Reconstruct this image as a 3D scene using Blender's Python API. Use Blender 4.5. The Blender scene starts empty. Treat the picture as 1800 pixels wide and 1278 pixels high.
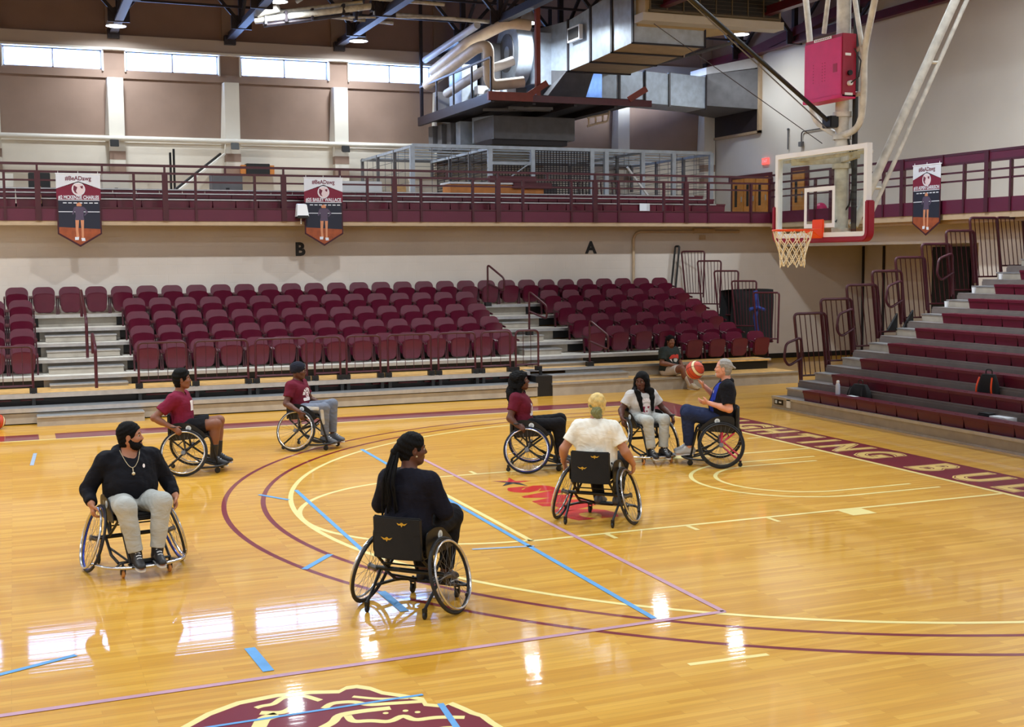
import bpy, bmesh, math, random
import numpy as np
from mathutils import Vector, Matrix, Euler
from mathutils.bvhtree import BVHTree

SC = bpy.context.scene
COL = SC.collection
R = math.radians
PI = math.pi
random.seed(7)

# ------------------------------------------------------------------ camera
cam_d = bpy.data.cameras.new('camera')
cam = bpy.data.objects.new('camera', cam_d)
COL.objects.link(cam)
def cam_axes(y, p, r):
    f = Vector((math.sin(y)*math.cos(p), math.cos(y)*math.cos(p), math.sin(p)))
    ri = Vector((math.cos(y), -math.sin(y), 0)); u = ri.cross(f)
    return ri*math.cos(r)+u*math.sin(r), u*math.cos(r)-ri*math.sin(r), f
_r, _u, _f = cam_axes(0.382178, -0.085514, -0.00822683)
cam.matrix_world = Matrix(((_r.x, _u.x, -_f.x, -10.28471), (_r.y, _u.y, -_f.y, -12.548411), (_r.z, _u.z, -_f.z, 2.700989), (0, 0, 0, 1)))
cam_d.sensor_width = 36.0
cam_d.lens = 36.0*2170.674/1800.0
cam_d.clip_end = 200
SC.camera = cam

# ------------------------------------------------------------------ world and exposure
w = bpy.data.worlds.new('world'); SC.world = w; w.use_nodes = True
w.node_tree.nodes['Background'].inputs[0].default_value = (0.62, 0.75, 1.0, 1)
w.node_tree.nodes['Background'].inputs[1].default_value = 1.0
SC.view_settings.view_transform = 'Standard'
SC.view_settings.look = 'None'
SC.view_settings.gamma = 1.0
SC.view_settings.use_curve_mapping = False
SC.view_settings.exposure = 0.52
LAMP_W = 300.0          # watts of each high-bay lamp
WINDOW_E = 13.0         # brightness of the daylit window panes
SC.cycles.max_bounces = 8
SC.cycles.diffuse_bounces = 4
SC.cycles.glossy_bounces = 4
SC.cycles.transmission_bounces = 6
SC.cycles.caustics_reflective = False
SC.cycles.caustics_refractive = False
SC.cycles.sample_clamp_indirect = 6.0

# ------------------------------------------------------------------ materials
def srgb(r, g, b):
    def f(c):
        c /= 255.0
        return c/12.92 if c <= 0.04045 else ((c+0.055)/1.055)**2.4
    return (f(r), f(g), f(b), 1.0)

def mat(name, col, rough=0.5, metal=0.0, noise=0.0, nscale=8.0, bump=0.0, bscale=60.0, coat=0.0, spec=0.5, emit=None, estr=0.0, alpha=1.0, trans=0.0, sheen=0.0):
    m = bpy.data.materials.new(name); m.use_nodes = True
    nt = m.node_tree; b = nt.nodes['Principled BSDF']
    b.inputs['Base Color'].default_value = col
    b.inputs['Roughness'].default_value = rough
    b.inputs['Metallic'].default_value = metal
    b.inputs['Specular IOR Level'].default_value = spec
    b.inputs['Coat Weight'].default_value = coat
    b.inputs['Coat Roughness'].default_value = 0.08
    if sheen: b.inputs['Sheen Weight'].default_value = sheen
    if trans: b.inputs['Transmission Weight'].default_value = trans
    if emit:
        b.inputs['Emission Color'].default_value = emit
        b.inputs['Emission Strength'].default_value = estr
    tc = nt.nodes.new('ShaderNodeTexCoord')
    if noise:
        n = nt.nodes.new('ShaderNodeTexNoise'); n.inputs['Scale'].default_value = nscale; n.inputs['Detail'].default_value = 4
        nt.links.new(tc.outputs['Object'], n.inputs['Vector'])
        h = nt.nodes.new('ShaderNodeMapRange'); h.inputs[1].default_value = 0.3; h.inputs[2].default_value = 0.7
        h.inputs[3].default_value = 1-noise; h.inputs[4].default_value = 1+noise
        nt.links.new(n.outputs['Fac'], h.inputs[0])
        mx = nt.nodes.new('ShaderNodeVectorMath'); mx.operation = 'SCALE'
        mx.inputs[0].default_value = col[:3]
        nt.links.new(h.outputs[0], mx.inputs['Scale'])
        nt.links.new(mx.outputs[0], b.inputs['Base Color'])
    if bump:
        n = nt.nodes.new('ShaderNodeTexNoise'); n.inputs['Scale'].default_value = bscale; n.inputs['Detail'].default_value = 3
        nt.links.new(tc.outputs['Object'], n.inputs['Vector'])
        bp = nt.nodes.new('ShaderNodeBump'); bp.inputs['Strength'].default_value = bump; bp.inputs['Distance'].default_value = 0.01
        nt.links.new(n.outputs['Fac'], bp.inputs['Height'])
        nt.links.new(bp.outputs[0], b.inputs['Normal'])
    return m

def wood_floor_mat():
    m = bpy.data.materials.new('maple_floor'); m.use_nodes = True
    nt = m.node_tree; L = nt.links.new; N = nt.nodes.new; b = nt.nodes['Principled BSDF']
    tc = N('ShaderNodeTexCoord')
    br = N('ShaderNodeTexBrick'); br.offset = 0.37; br.offset_frequency = 3
    br.inputs['Scale'].default_value = 1.0
    br.inputs['Brick Width'].default_value = 0.8; br.inputs['Row Height'].default_value = 0.057
    br.inputs['Mortar Size'].default_value = 0.0012; br.inputs['Mortar Smooth'].default_value = 0.3
    br.inputs['Color1'].default_value = (0, 0, 0, 1); br.inputs['Color2'].default_value = (1, 1, 1, 1)
    br.inputs['Mortar'].default_value = (0.35, 0.35, 0.35, 1)
    L(tc.outputs['Object'], br.inputs['Vector'])
    ramp = N('ShaderNodeValToRGB')
    e = ramp.color_ramp.elements
    e[0].position = 0.0; e[0].color = srgb(202, 144, 42)
    e[1].position = 1.0; e[1].color = srgb(221, 168, 64)
    e2 = ramp.color_ramp.elements.new(0.5); e2.color = srgb(212, 156, 50)
    L(br.outputs['Color'], ramp.inputs[0])
    mp = N('ShaderNodeMapping'); mp.inputs['Scale'].default_value = (1.2, 22, 1)
    L(tc.outputs['Object'], mp.inputs[0])
    gr = N('ShaderNodeTexNoise'); gr.inputs['Scale'].default_value = 1.6; gr.inputs['Detail'].default_value = 6; gr.inputs['Distortion'].default_value = 0.6
    L(mp.outputs[0], gr.inputs['Vector'])
    g2 = N('ShaderNodeMapRange'); g2.inputs[1].default_value = 0.35; g2.inputs[2].default_value = 0.7; g2.inputs[3].default_value = 0.93; g2.inputs[4].default_value = 1.05
    L(gr.outputs['Fac'], g2.inputs[0])
    mu = N('ShaderNodeVectorMath'); mu.operation = 'SCALE'
    L(ramp.outputs[0], mu.inputs[0]); L(g2.outputs[0], mu.inputs['Scale'])
    mo = N('ShaderNodeMapRange'); mo.inputs[3].default_value = 1.0; mo.inputs[4].default_value = 0.78
    L(br.outputs['Fac'], mo.inputs[0])
    mu2 = N('ShaderNodeVectorMath'); mu2.operation = 'SCALE'
    L(mu.outputs[0], mu2.inputs[0]); L(mo.outputs[0], mu2.inputs['Scale'])
    L(mu2.outputs[0], b.inputs['Base Color'])
    b.inputs['Roughness'].default_value = 0.42
    b.inputs['Coat Weight'].default_value = 0.6
    b.inputs['Coat Roughness'].default_value = 0.05
    b.inputs['Coat IOR'].default_value = 1.42
    b.inputs['Specular IOR Level'].default_value = 0.2
    gloss_bump(nt, tc, b)
    return m

def gloss_bump(nt, tc, b, k=1.0):
    """the slight cupping of the boards that ripples what the varnish mirrors"""
    L = nt.links.new; N = nt.nodes.new
    mp = N('ShaderNodeMapping'); mp.inputs['Scale'].default_value = (0.35, 17.5, 1)
    L(tc.outputs['Object'], mp.inputs[0])
    n = N('ShaderNodeTexNoise'); n.inputs['Scale'].default_value = 1.0; n.inputs['Detail'].default_value = 2
    L(mp.outputs[0], n.inputs['Vector'])
    bp = N('ShaderNodeBump'); bp.inputs['Strength'].default_value = 0.04*k; bp.inputs['Distance'].default_value = 0.012
    L(n.outputs['Fac'], bp.inputs['Height'])
    L(bp.outputs[0], b.inputs['Coat Normal'])

def paint_mat(name, col):
    """court paint under the same varnish as the boards"""
    m = bpy.data.materials.new(name); m.use_nodes = True
    nt = m.node_tree; b = nt.nodes['Principled BSDF']
    tc = nt.nodes.new('ShaderNodeTexCoord')
    n = nt.nodes.new('ShaderNodeTexNoise'); n.inputs['Scale'].default_value = 3
    nt.links.new(tc.outputs['Object'], n.inputs['Vector'])
    h = nt.nodes.new('ShaderNodeMapRange'); h.inputs[3].default_value = 0.9; h.inputs[4].default_value = 1.1
    nt.links.new(n.outputs['Fac'], h.inputs[0])
    mx = nt.nodes.new('ShaderNodeVectorMath'); mx.operation = 'SCALE'; mx.inputs[0].default_value = col[:3]
    nt.links.new(h.outputs[0], mx.inputs['Scale']); nt.links.new(mx.outputs[0], b.inputs['Base Color'])
    b.inputs['Roughness'].default_value = 0.42; b.inputs['Coat Weight'].default_value = 0.6; b.inputs['Coat Roughness'].default_value = 0.05; b.inputs['Coat IOR'].default_value = 1.42; b.inputs['Specular IOR Level'].default_value = 0.2
    gloss_bump(nt, tc, b)
    return m

def block_mat(name, col, axis='XZ', bw=0.4, bh=0.2, strength=0.25, noise=0.06):
    """painted concrete block: faint joints as bump"""
    m = bpy.data.materials.new(name); m.use_nodes = True
    nt = m.node_tree; L = nt.links.new; N = nt.nodes.new; b = nt.nodes['Principled BSDF']
    tc = N('ShaderNodeTexCoord'); sp = N('ShaderNodeSeparateXYZ'); cb = N('ShaderNodeCombineXYZ')
    L(tc.outputs['Object'], sp.inputs[0])
    L(sp.outputs['X' if axis == 'XZ' else 'Y'], cb.inputs[0]); L(sp.outputs['Z'], cb.inputs[1])
    br = N('ShaderNodeTexBrick'); br.inputs['Scale'].default_value = 1.0
    br.inputs['Brick Width'].default_value = bw; br.inputs['Row Height'].default_value = bh
    br.inputs['Mortar Size'].default_value = 0.006; br.inputs['Mortar Smooth'].default_value = 0.6
    L(cb.outputs[0], br.inputs['Vector'])
    bp = N('ShaderNodeBump'); bp.inputs['Strength'].default_value = strength; bp.inputs['Distance'].default_value = 0.01; bp.invert = True
    L(br.outputs['Fac'], bp.inputs['Height']); L(bp.outputs[0], b.inputs['Normal'])
    n = N('ShaderNodeTexNoise'); n.inputs['Scale'].default_value = 0.9; n.inputs['Detail'].default_value = 5
    L(tc.outputs['Object'], n.inputs['Vector'])
    h = N('ShaderNodeMapRange'); h.inputs[1].default_value = 0.3; h.inputs[2].default_value = 0.7; h.inputs[3].default_value = 1-noise; h.inputs[4].default_value = 1+noise
    L(n.outputs['Fac'], h.inputs[0])
    mx = N('ShaderNodeVectorMath'); mx.operation = 'SCALE'; mx.inputs[0].default_value = col[:3]
    L(h.outputs[0], mx.inputs['Scale']); L(mx.outputs[0], b.inputs['Base Color'])
    b.inputs['Roughness'].default_value = 0.55
    return m

M = {}
M['floor'] = wood_floor_mat()
M['maroon_paint'] = paint_mat('maroon_court_paint', srgb(118, 14, 34))
M['cream_paint'] = paint_mat('cream_court_paint', srgb(244, 226, 150))
M['red_paint'] = paint_mat('red_court_paint', srgb(198, 38, 34))
M['black_paint'] = paint_mat('black_court_paint', srgb(34, 34, 40))
M['gold_paint'] = paint_mat('gold_court_paint', srgb(236, 200, 116))
M['blue_tape'] = mat('blue_tape', srgb(84, 150, 205), 0.5, noise=0.12, nscale=6)
M['faint_blue_tape'] = mat('faint_blue_tape', srgb(150, 165, 185), 0.5, noise=0.12, nscale=6)
M['purple_tape'] = mat('purple_tape', srgb(184, 138, 156), 0.45, noise=0.1, nscale=5)
M['cream_block'] = block_mat('cream_block_wall', srgb(210, 200, 190))
M['cream_block_y'] = block_mat('cream_block_wall_right', srgb(210, 200, 190), 'YZ')
M['white_wall'] = block_mat('white_wall_right', srgb(220, 214, 206), 'YZ', 0.4, 0.2, 0.12, 0.03)
M['cream_plaster'] = mat('cream_plaster', srgb(224, 218, 206), 0.6, noise=0.04, nscale=1.2)
M['white_plaster'] = mat('white_plaster', srgb(226, 222, 212), 0.6, noise=0.04, nscale=1.5)
M['cornice'] = mat('beige_cornice', srgb(184, 168, 156), 0.65, noise=0.05, nscale=1.2)
M['brown_panel'] = mat('brown_wall_panel', srgb(148, 124, 110), 0.7, noise=0.08, nscale=1.4)
M['brown_deck'] = mat('brown_upper_wall', srgb(150, 122, 112), 0.75, noise=0.08, nscale=1.0)
M['roof'] = mat('dark_roof_deck', srgb(84, 66, 58), 0.8, noise=0.1, nscale=1.0)
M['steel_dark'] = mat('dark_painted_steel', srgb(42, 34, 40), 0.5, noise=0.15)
M['steel_maroon'] = mat('maroon_painted_steel', srgb(88, 20, 34), 0.4, noise=0.12)
M['red_oxide'] = mat('red_oxide_steel', srgb(134, 58, 46), 0.5, noise=0.12)
M['galv'] = mat('galvanised_sheet', srgb(186, 198, 212), 0.42, 0.3, noise=0.14, nscale=5)
M['galv_dull'] = mat('dull_galvanised_sheet', srgb(112, 112, 116), 0.55, 0.25, noise=0.14, nscale=4)
M['tan_duct'] = mat('tan_lined_duct', srgb(196, 174, 134), 0.6, noise=0.1, nscale=3)
M['insul'] = mat('insulated_pipe_jacket', srgb(222, 206, 186), 0.5, noise=0.08, nscale=4)
M['insul_blue'] = mat('white_pipe_jacket', srgb(206, 206, 210), 0.45, noise=0.06, nscale=4)
M['grille'] = mat('dark_grille', srgb(40, 37, 34), 0.6)
M['grille_bar'] = mat('grille_bar_paint', srgb(120, 108, 88), 0.6)
M['spoke'] = mat('steel_spokes', srgb(120, 118, 118), 0.35, 0.8)
M['footwell'] = mat('grey_brown_deck', srgb(112, 102, 98), 0.55, noise=.12, nscale=5)
M['alum'] = mat('brushed_aluminium', srgb(196, 198, 200), 0.36, 0.8, noise=0.08, nscale=10)
M['alum_board'] = mat('beige_front_board', srgb(164, 156, 144), 0.5, noise=0.12, nscale=5)
M['plywood'] = mat('plywood_deck', srgb(214, 168, 100), 0.45, noise=0.2, nscale=9)
M['black'] = mat('black_steel', srgb(14, 14, 16), 0.45)
M['black_cloth'] = mat('black_cloth', srgb(17, 17, 20), 0.85, noise=0.15, nscale=12, bump=0.2, bscale=160)
M['seat'] = mat('maroon_seat_plastic', srgb(88, 20, 42), 0.27, noise=0.07, nscale=6)
M['bench'] = mat('maroon_bench_plastic', srgb(92, 20, 40), 0.32, noise=0.08, nscale=6)
M['rail'] = mat('maroon_rail_paint', srgb(68, 16, 30), 0.38, noise=0.06)
M['fascia'] = mat('maroon_fascia_paint', srgb(90, 24, 50), 0.42, noise=0.06, nscale=2)
M['ledge'] = mat('tan_ledge', srgb(188, 164, 134), 0.6, noise=0.06)
M['window'] = mat('daylit_pane', (1, 1, 1, 1), 0.3, emit=(0.27, 0.47, 1.0, 1), estr=WINDOW_E)
M['window_fill'] = mat('near_fill_pane', (1, 1, 1, 1), 0.3, emit=(0.8, 0.88, 1.0, 1), estr=WINDOW_E*.15)  # glow of the unseen panes added behind the camera as fill
M['window_frame'] = mat('pale_window_frame', srgb(190, 190, 200), 0.5)
M['lens'] = mat('lamp_lens', (1, 1, 1, 1), 0.3, emit=(0.93, 0.97, 1.0, 1), estr=14.0)
M['lamp_shade'] = mat('lamp_shade', srgb(210, 204, 204), 0.4, 0.3)
M['white'] = mat('white_paint', srgb(238, 242, 248), 0.4)
M['hoop_white'] = mat('off_white_mast_paint', srgb(206, 204, 196), 0.45, noise=0.22, nscale=9)
M['orange'] = mat('orange_rim', srgb(240, 78, 26), 0.4)
M['net'] = mat('white_net_cord', srgb(236, 226, 200), 0.8)
M['pad'] = mat('maroon_backboard_pad', srgb(142, 16, 46), 0.5)
M['pink_red'] = mat('crimson_equipment_box', srgb(204, 36, 100), 0.35, noise=0.06)
M['crimson_side'] = mat('crimson_box_edge', srgb(150, 16, 50), 0.4)
M['black_sign'] = mat('black_sign_paint', srgb(18, 18, 20), 0.5)
M['wood_door'] = mat('oak_door', srgb(206, 138, 62), 0.5, noise=0.15, nscale=6)
M['wood_table'] = mat('orange_oak_table', srgb(212, 134, 60), 0.5, noise=0.15, nscale=5)
M['exit'] = mat('red_exit_sign', srgb(236, 90, 84), 0.4, emit=(1, 0.12, 0.1, 1), estr=0.8)
M['cloth_blue'] = mat('blue_cloth', srgb(40, 60, 130), 0.8)
M['tire'] = mat('black_tyre', srgb(26, 26, 28), 0.6)
M['chrome'] = mat('polished_aluminium', srgb(214, 214, 216), 0.22, 0.9)
M['rubber_amber'] = mat('amber_caster', srgb(206, 140, 74), 0.4)
M['rim_blue'] = mat('blue_anodised_rim', srgb(34, 58, 160), 0.3, 0.5)
M['frame_pink'] = mat('pink_frame_paint', srgb(226, 60, 104), 0.35)
M['navy_cushion'] = mat('navy_cushion', srgb(30, 32, 62), 0.8)
M['gold_emblem'] = mat('gold_emblem', srgb(206, 166, 60), 0.4, 0.4)
M['badge'] = mat('white_round_badge', srgb(220, 232, 240), 0.4)

# ------------------------------------------------------------------ mesh builder
class MB:
    def __init__(self):
        self.v = []; self.f = []
    def add(self, v, f):
        o = len(self.v); self.v += [tuple(p) for p in v]; self.f += [tuple(i+o for i in q) for q in f]
        return self
    def box(self, a, b):
        x0, y0, z0 = [min(a[i], b[i]) for i in range(3)]; x1, y1, z1 = [max(a[i], b[i]) for i in range(3)]
        return self.add([(x0,y0,z0),(x1,y0,z0),(x1,y1,z0),(x0,y1,z0),(x0,y0,z1),(x1,y0,z1),(x1,y1,z1),(x0,y1,z1)],
                        [(0,3,2,1),(4,5,6,7),(0,1,5,4),(1,2,6,5),(2,3,7,6),(3,0,4,7)])
    def bar(self, a, b, w, h, up=(0,0,1)):
        a = Vector(a); b = Vector(b); d = (b-a).normalized(); u = Vector(up)
        s = d.cross(u)
        if s.length < 1e-4: s = d.cross(Vector((1,0,0)))
        s.normalize(); u = s.cross(d)
        P = []
        for c in (a, b):
            for i, j in ((-1,-1),(1,-1),(1,1),(-1,1)): P.append(c+s*w/2*i+u*h/2*j)
        return self.add(P, [(0,1,2,3),(7,6,5,4),(0,4,5,1),(1,5,6,2),(2,6,7,3),(3,7,4,0)])
    def tube(self, pts, r, n=8, closed=False, caps=True):
        pts = [Vector(p) for p in pts]; m = len(pts); rr = r if isinstance(r, (list, tuple)) else [r]*m
        V = []; F = []; prev = None
        for i, p in enumerate(pts):
            if closed: t = pts[(i+1) % m]-pts[i-1]
            else: t = pts[min(i+1, m-1)]-pts[max(i-1, 0)]
            t.normalize()
            if prev is None:
                s = t.cross(Vector((0,0,1)))
                if s.length < 1e-3: s = t.cross(Vector((1,0,0)))
            else:
                s = prev-t*prev.dot(t)
                if s.length < 1e-5: s = t.cross(Vector((0,0,1)))
            s.normalize(); prev = s; u = t.cross(s)
            for k in range(n):
                a = 2*PI*k/n; V.append(p+s*math.cos(a)*rr[i]+u*math.sin(a)*rr[i])
        for i in range(m if closed else m-1):
            j = (i+1) % m
            for k in range(n):
                k2 = (k+1) % n; F.append((i*n+k, i*n+k2, j*n+k2, j*n+k))
        if not closed and caps:
            F.append(tuple(range(n-1, -1, -1))); F.append(tuple((m-1)*n+k for k in range(n)))
        return self.add(V, F)
    def cyl(self, a, b, r, n=16, r2=None):
        return self.tube([a, b], [r, r if r2 is None else r2], n)
    def lathe(self, prof, n=24, c=(0,0,0), axis='Z'):
        V = []; F = []; m = len(prof)
        for k in range(n):
            a = 2*PI*k/n
            for (r, z) in prof:
                p = (r*math.cos(a), r*math.sin(a), z)
                if axis == 'X': p = (z, p[0], p[1])
                if axis == 'Y': p = (p[1], z, p[0])
                V.append((p[0]+c[0], p[1]+c[1], p[2]+c[2]))
        for k in range(n):
            k2 = (k+1) % n
            for i in range(m-1): F.append((k*m+i, k2*m+i, k2*m+i+1, k*m+i+1))
        return self.add(V, F)
    def prism(self, poly, d, to=None):
        """poly: list of 2D points, extruded by d along local z; to maps (x,y,z) to space"""
        n = len(poly); to = to or (lambda x, y, z: (x, y, z))
        area = sum(poly[i][0]*poly[(i+1) % n][1]-poly[(i+1) % n][0]*poly[i][1] for i in range(n))
        if area < 0: poly = poly[::-1]
        V = [to(x, y, 0) for x, y in poly]+[to(x, y, d) for x, y in poly]
        F = [tuple(range(n-1, -1, -1)), tuple(range(n, 2*n))]+[(i, (i+1) % n, (i+1) % n+n, i+n) for i in range(n)]
        return self.add(V, F)
    def ball(self, c, r, n=16, m=10):
        rx, ry, rz = (r, r, r) if not isinstance(r, (tuple, list)) else r
        V = [(c[0], c[1], c[2]-rz)]; F = []
        for i in range(1, m):
            t = -PI/2+PI*i/m
            for k in range(n):
                a = 2*PI*k/n; V.append((c[0]+rx*math.cos(t)*math.cos(a), c[1]+ry*math.cos(t)*math.sin(a), c[2]+rz*math.sin(t)))
        V.append((c[0], c[1], c[2]+rz)); e = len(V)-1
        for k in range(n):
            k2 = (k+1) % n; F.append((0, 1+k2, 1+k)); F.append((e, e-n+k, e-n+k2))
            for i in range(m-2):
                a = 1+i*n; F.append((a+k, a+k2, a+n+k2, a+n+k))
        return self.add(V, F)
    def ribbon(self, pts, wdt, z, closed=False):
        """flat strip lying on the floor along 2D points"""
        m = len(pts); V = []; F = []
        for i in range(m):
            a = Vector(pts[(i-1) % m] if closed else pts[max(i-1, 0)]); b = Vector(pts[(i+1) % m] if closed else pts[min(i+1, m-1)])
            t = (b-a).normalized(); n = Vector((-t.y, t.x)); p = Vector(pts[i])
            V += [(p.x-n.x*wdt/2, p.y-n.y*wdt/2, z), (p.x+n.x*wdt/2, p.y+n.y*wdt/2, z)]
        for i in range(m if closed else m-1):
            j = (i+1) % m; F.append((2*i, 2*j, 2*j+1, 2*i+1))
        return self.add(V, F)
    def poly(self, pts, z=None):
        V = [(p[0], p[1], z) if z is not None else p for p in pts]
        return self.add(V, [tuple(range(len(V)))])
    def mesh(self, name, smooth=True, bevel=0.0):
        used = sorted({i for q in self.f for i in q})
        if len(used) < len(self.v):
            mp = {a: i for i, a in enumerate(used)}; self.v = [self.v[a] for a in used]; self.f = [tuple(mp[i] for i in q) for q in self.f]
        me = bpy.data.meshes.new(name)
        me.from_pydata(self.v, [], self.f)
        me.update()
        if bevel:
            bm = bmesh.new(); bm.from_mesh(me)
            bmesh.ops.bevel(bm, geom=[e for e in bm.edges if len(e.link_faces) == 2 and e.calc_face_angle(0) > 0.6], offset=bevel, segments=2, affect='EDGES', clamp_overlap=True)
            bm.to_mesh(me); bm.free()
        if smooth:
            me.polygons.foreach_set('use_smooth', [True]*len(me.polygons))
            me.set_sharp_from_angle(angle=0.7)
        return me
    def build(self, name, m, parent=None, smooth=True, bevel=0.0):
        me = self.mesh(name, smooth, bevel)
        me.materials.append(M[m] if isinstance(m, str) else m)
        return link(name, me, parent)

def link(name, me, parent=None):
    o = bpy.data.objects.new(name, me); COL.objects.link(o)
    if parent is not None: o.parent = parent
    return o
def empty(name, loc=(0,0,0), rz=0.0):
    o = bpy.data.objects.new(name, None); COL.objects.link(o)
    o.location = loc; o.rotation_euler = (0, 0, rz); o.empty_display_size = 0.1
    return o
def tag(o, label, cat, group=None, kind=None):
    if label: o['label'] = label
    if cat: o['category'] = cat
    if group: o['group'] = group
    if kind: o['kind'] = kind
    return o
def struct(o):
    o['kind'] = 'structure'; return o
def copy_tree(o, parent=None):
    c = o.copy(); COL.objects.link(c)
    if parent is not None: c.parent = parent
    for ch in KIDS.get(o.name, []):
        copy_tree(ch, c)
    return c
KIDS = {}
def index_kids():
    KIDS.clear()
    for o in bpy.data.objects:
        if o.parent: KIDS.setdefault(o.parent.name, []).append(o)
_tm = {}
def text_geo(body, size=1.0, offset=0.0, extrude=0.0, align='CENTER', shear=0.0):
    """outline letters as plain geometry in the XY plane"""
    key = (body, size, offset, extrude, align, shear)
    if key in _tm: return _tm[key]
    cu = bpy.data.curves.new('lettering', 'FONT'); cu.body = body; cu.size = size; cu.offset = offset; cu.extrude = extrude
    cu.align_x = align; cu.align_y = 'CENTER'; cu.shear = shear; cu.resolution_u = 3
    o = bpy.data.objects.new('lettering', cu); COL.objects.link(o)
    dg = bpy.context.evaluated_depsgraph_get(); dg.update()
    me = bpy.data.meshes.new_from_object(o.evaluated_get(dg))
    V = [tuple(v.co) for v in me.vertices]; F = [tuple(p.vertices) for p in me.polygons]
    bpy.data.objects.remove(o); bpy.data.curves.remove(cu); bpy.data.meshes.remove(me)
    _tm[key] = (V, F); return V, F
def arcpts(c, r, a0, a1, n=48):
    return [(c[0]+r*math.cos(R(a0+(a1-a0)*i/n)), c[1]+r*math.sin(R(a0+(a1-a0)*i/n))) for i in range(n+1)]
def round_path(pts, r, n=5, closed=False):
    """polyline with rounded corners"""
    P = [Vector(p) for p in pts]; out = []; m = len(P)
    for i in range(m):
        if not closed and i in (0, m-1): out.append(P[i]); continue
        a, b, c = P[i-1], P[i], P[(i+1) % m]
        d1 = (a-b); d2 = (c-b); q = min(r, d1.length*.45, d2.length*.45)
        s = b+d1.normalized()*q; e = b+d2.normalized()*q
        for k in range(n+1):
            t = k/n; out.append(s*(1-t)**2+b*2*t*(1-t)+e*t*t)
    return out
def rrect(w_, h, r, n=5, cx=0, cy=0):
    out = []
    for (sx, sy, a) in ((1,1,0),(-1,1,90),(-1,-1,180),(1,-1,270)):
        for k in range(n+1):
            t = R(a+90*k/n); out.append((cx+sx*(w_/2-r)+r*math.cos(t), cy+sy*(h/2-r)+r*math.sin(t)))
    return out
ORD = ['first','second','third','fourth','fifth','sixth','seventh','eighth','ninth','tenth','eleventh','twelfth','thirteenth','fourteenth','fifteenth','sixteenth','seventeenth','eighteenth','nineteenth','twentieth','twenty-first','twenty-second','twenty-third','twenty-fourth','twenty-fifth','twenty-sixth','twenty-seventh','twenty-eighth','twenty-ninth','thirtieth','thirty-first']
# ------------------------------------------------------------------ the hall
FY = 14.2      # face of the far balcony
LY = 15.0      # lower far wall
UY = 24.5      # upper far wall
FX = 7.6       # face of the right balcony
LX = 8.35      # lower right wall
UX = 12.0      # upper right wall
BZ = 3.5       # underside of the balcony
ROOF = 12.6

b = MB().add([(-30,-21,0),(13,-21,0),(13,25.2,0),(-30,25.2,0)], [(0,1,2,3)])
floor = struct(b.build('floor', 'floor', smooth=False))

def mark(name, mb, m):
    return mb.build(name, m, floor, smooth=False)

z1, z2, z3, z4 = .0010, .0016, .0022, .0028
LW = .055
# lane
mark('lane_line', MB().ribbon([(0,1.83),(-5.79,1.83)], LW, z1), 'cream_paint')
mark('lane_line', MB().ribbon([(0,-1.83),(-5.79,-1.83)], LW, z1), 'cream_paint')
mark('free_throw_line', MB().ribbon([(-5.79,1.83),(-5.79,-1.83)], LW, z1), 'cream_paint')
mark('free_throw_circle', MB().ribbon(arcpts((-5.79,0), 1.80, 90, 270, 48), LW, z1), 'cream_paint')
for s in (1, -1):
    for x in (-3.15, -4.1, -5.0):
        mark('lane_tick', MB().ribbon([(x, s*1.86), (x, s*2.06)], .05, z1), 'cream_paint')
    mark('lane_block', MB().poly([(-1.98, s*1.86), (-2.28, s*1.86), (-2.28, s*2.12), (-1.98, s*2.12)][::s], z1), 'cream_paint')
def three(rad, name, m, z):
    p = [(0, rad)]+arcpts((-1.575, 0), rad, 90, 270, 96)+[(0, -rad)]
    mark(name, MB().ribbon(p, LW, z), m)
three(6.02, 'three_point_line', 'cream_paint', z2)
three(6.325, 'three_point_line', 'maroon_paint', z1)
three(6.75, 'three_point_line', 'maroon_paint', z1)
for rad, xe in ((1.22, -.82), (.92, -1.0)):
    mark('restricted_arc', MB().ribbon([(xe+.45, rad)]+arcpts((-1.575, 0), rad, 90, 270, 40)+[(xe+.45, -rad)], .05, z1), 'cream_paint')
mark('hash_line', MB().ribbon([(-6.23,-5.56),(-5.63,-5.59)], .05, z1), 'cream_paint')
mark('hash_line', MB().ribbon([(-.28,3.0),(-.05,3.0)], .05, z1), 'cream_paint')
# border bands
mark('end_band', MB().poly([(.05,-8.1),(.92,-8.1),(.92,8.05),(.05,8.05)], z1), 'maroon_paint')
mark('end_line', MB().ribbon([(0,-8.1),(0,7.45)], .06, z2), 'cream_paint')
mark('side_band', MB().poly([(-9.78,7.42),(.05,7.42),(.05,8.05),(-9.78,8.05)], z1), 'maroon_paint')
mark('side_band', MB().poly([(-18,7.42),(-10.02,7.42),(-10.02,8.05),(-18,8.05)], z1), 'maroon_paint')
mark('side_line', MB().ribbon([(-18,7.38),(0,7.38)], .06, z2), 'cream_paint')
# lettering in the end band, read from the court
def floor_text(ch, y, xc, size, layers, width=1.0, shear=0.0):
    for k, (off, m, z) in enumerate(layers):
        V, F = text_geo(ch, 1.0, off, shear=shear)
        xs = [v[0] for v in V]; ys = [v[1] for v in V]
        cx = (min(xs)+max(xs))/2; cy = (min(ys)+max(ys))/2
        P = [(xc+(v[1]-cy)*size, y-(v[0]-cx)*size*width, z) for v in V]
        mark('band_letter' if size > .7 else 'logo_letter', MB().add(P, F), m)
LAY = ((.062, 'gold_paint', z2), (.034, 'maroon_paint', z3), (.016, 'gold_paint', z4))
for ch, y in (('F',5.25),('I',4.72),('G',4.12),('H',3.5),('T',2.83),('I',2.3),('N',1.68),('G',.98),('B',-.16),('U',-.94),('L',-1.65),('L',-2.3),('D',-3.0),('O',-3.75),('G',-4.5),('S',-5.2)):
    floor_text(ch, y, .485, .86, LAY, 0.82)
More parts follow.
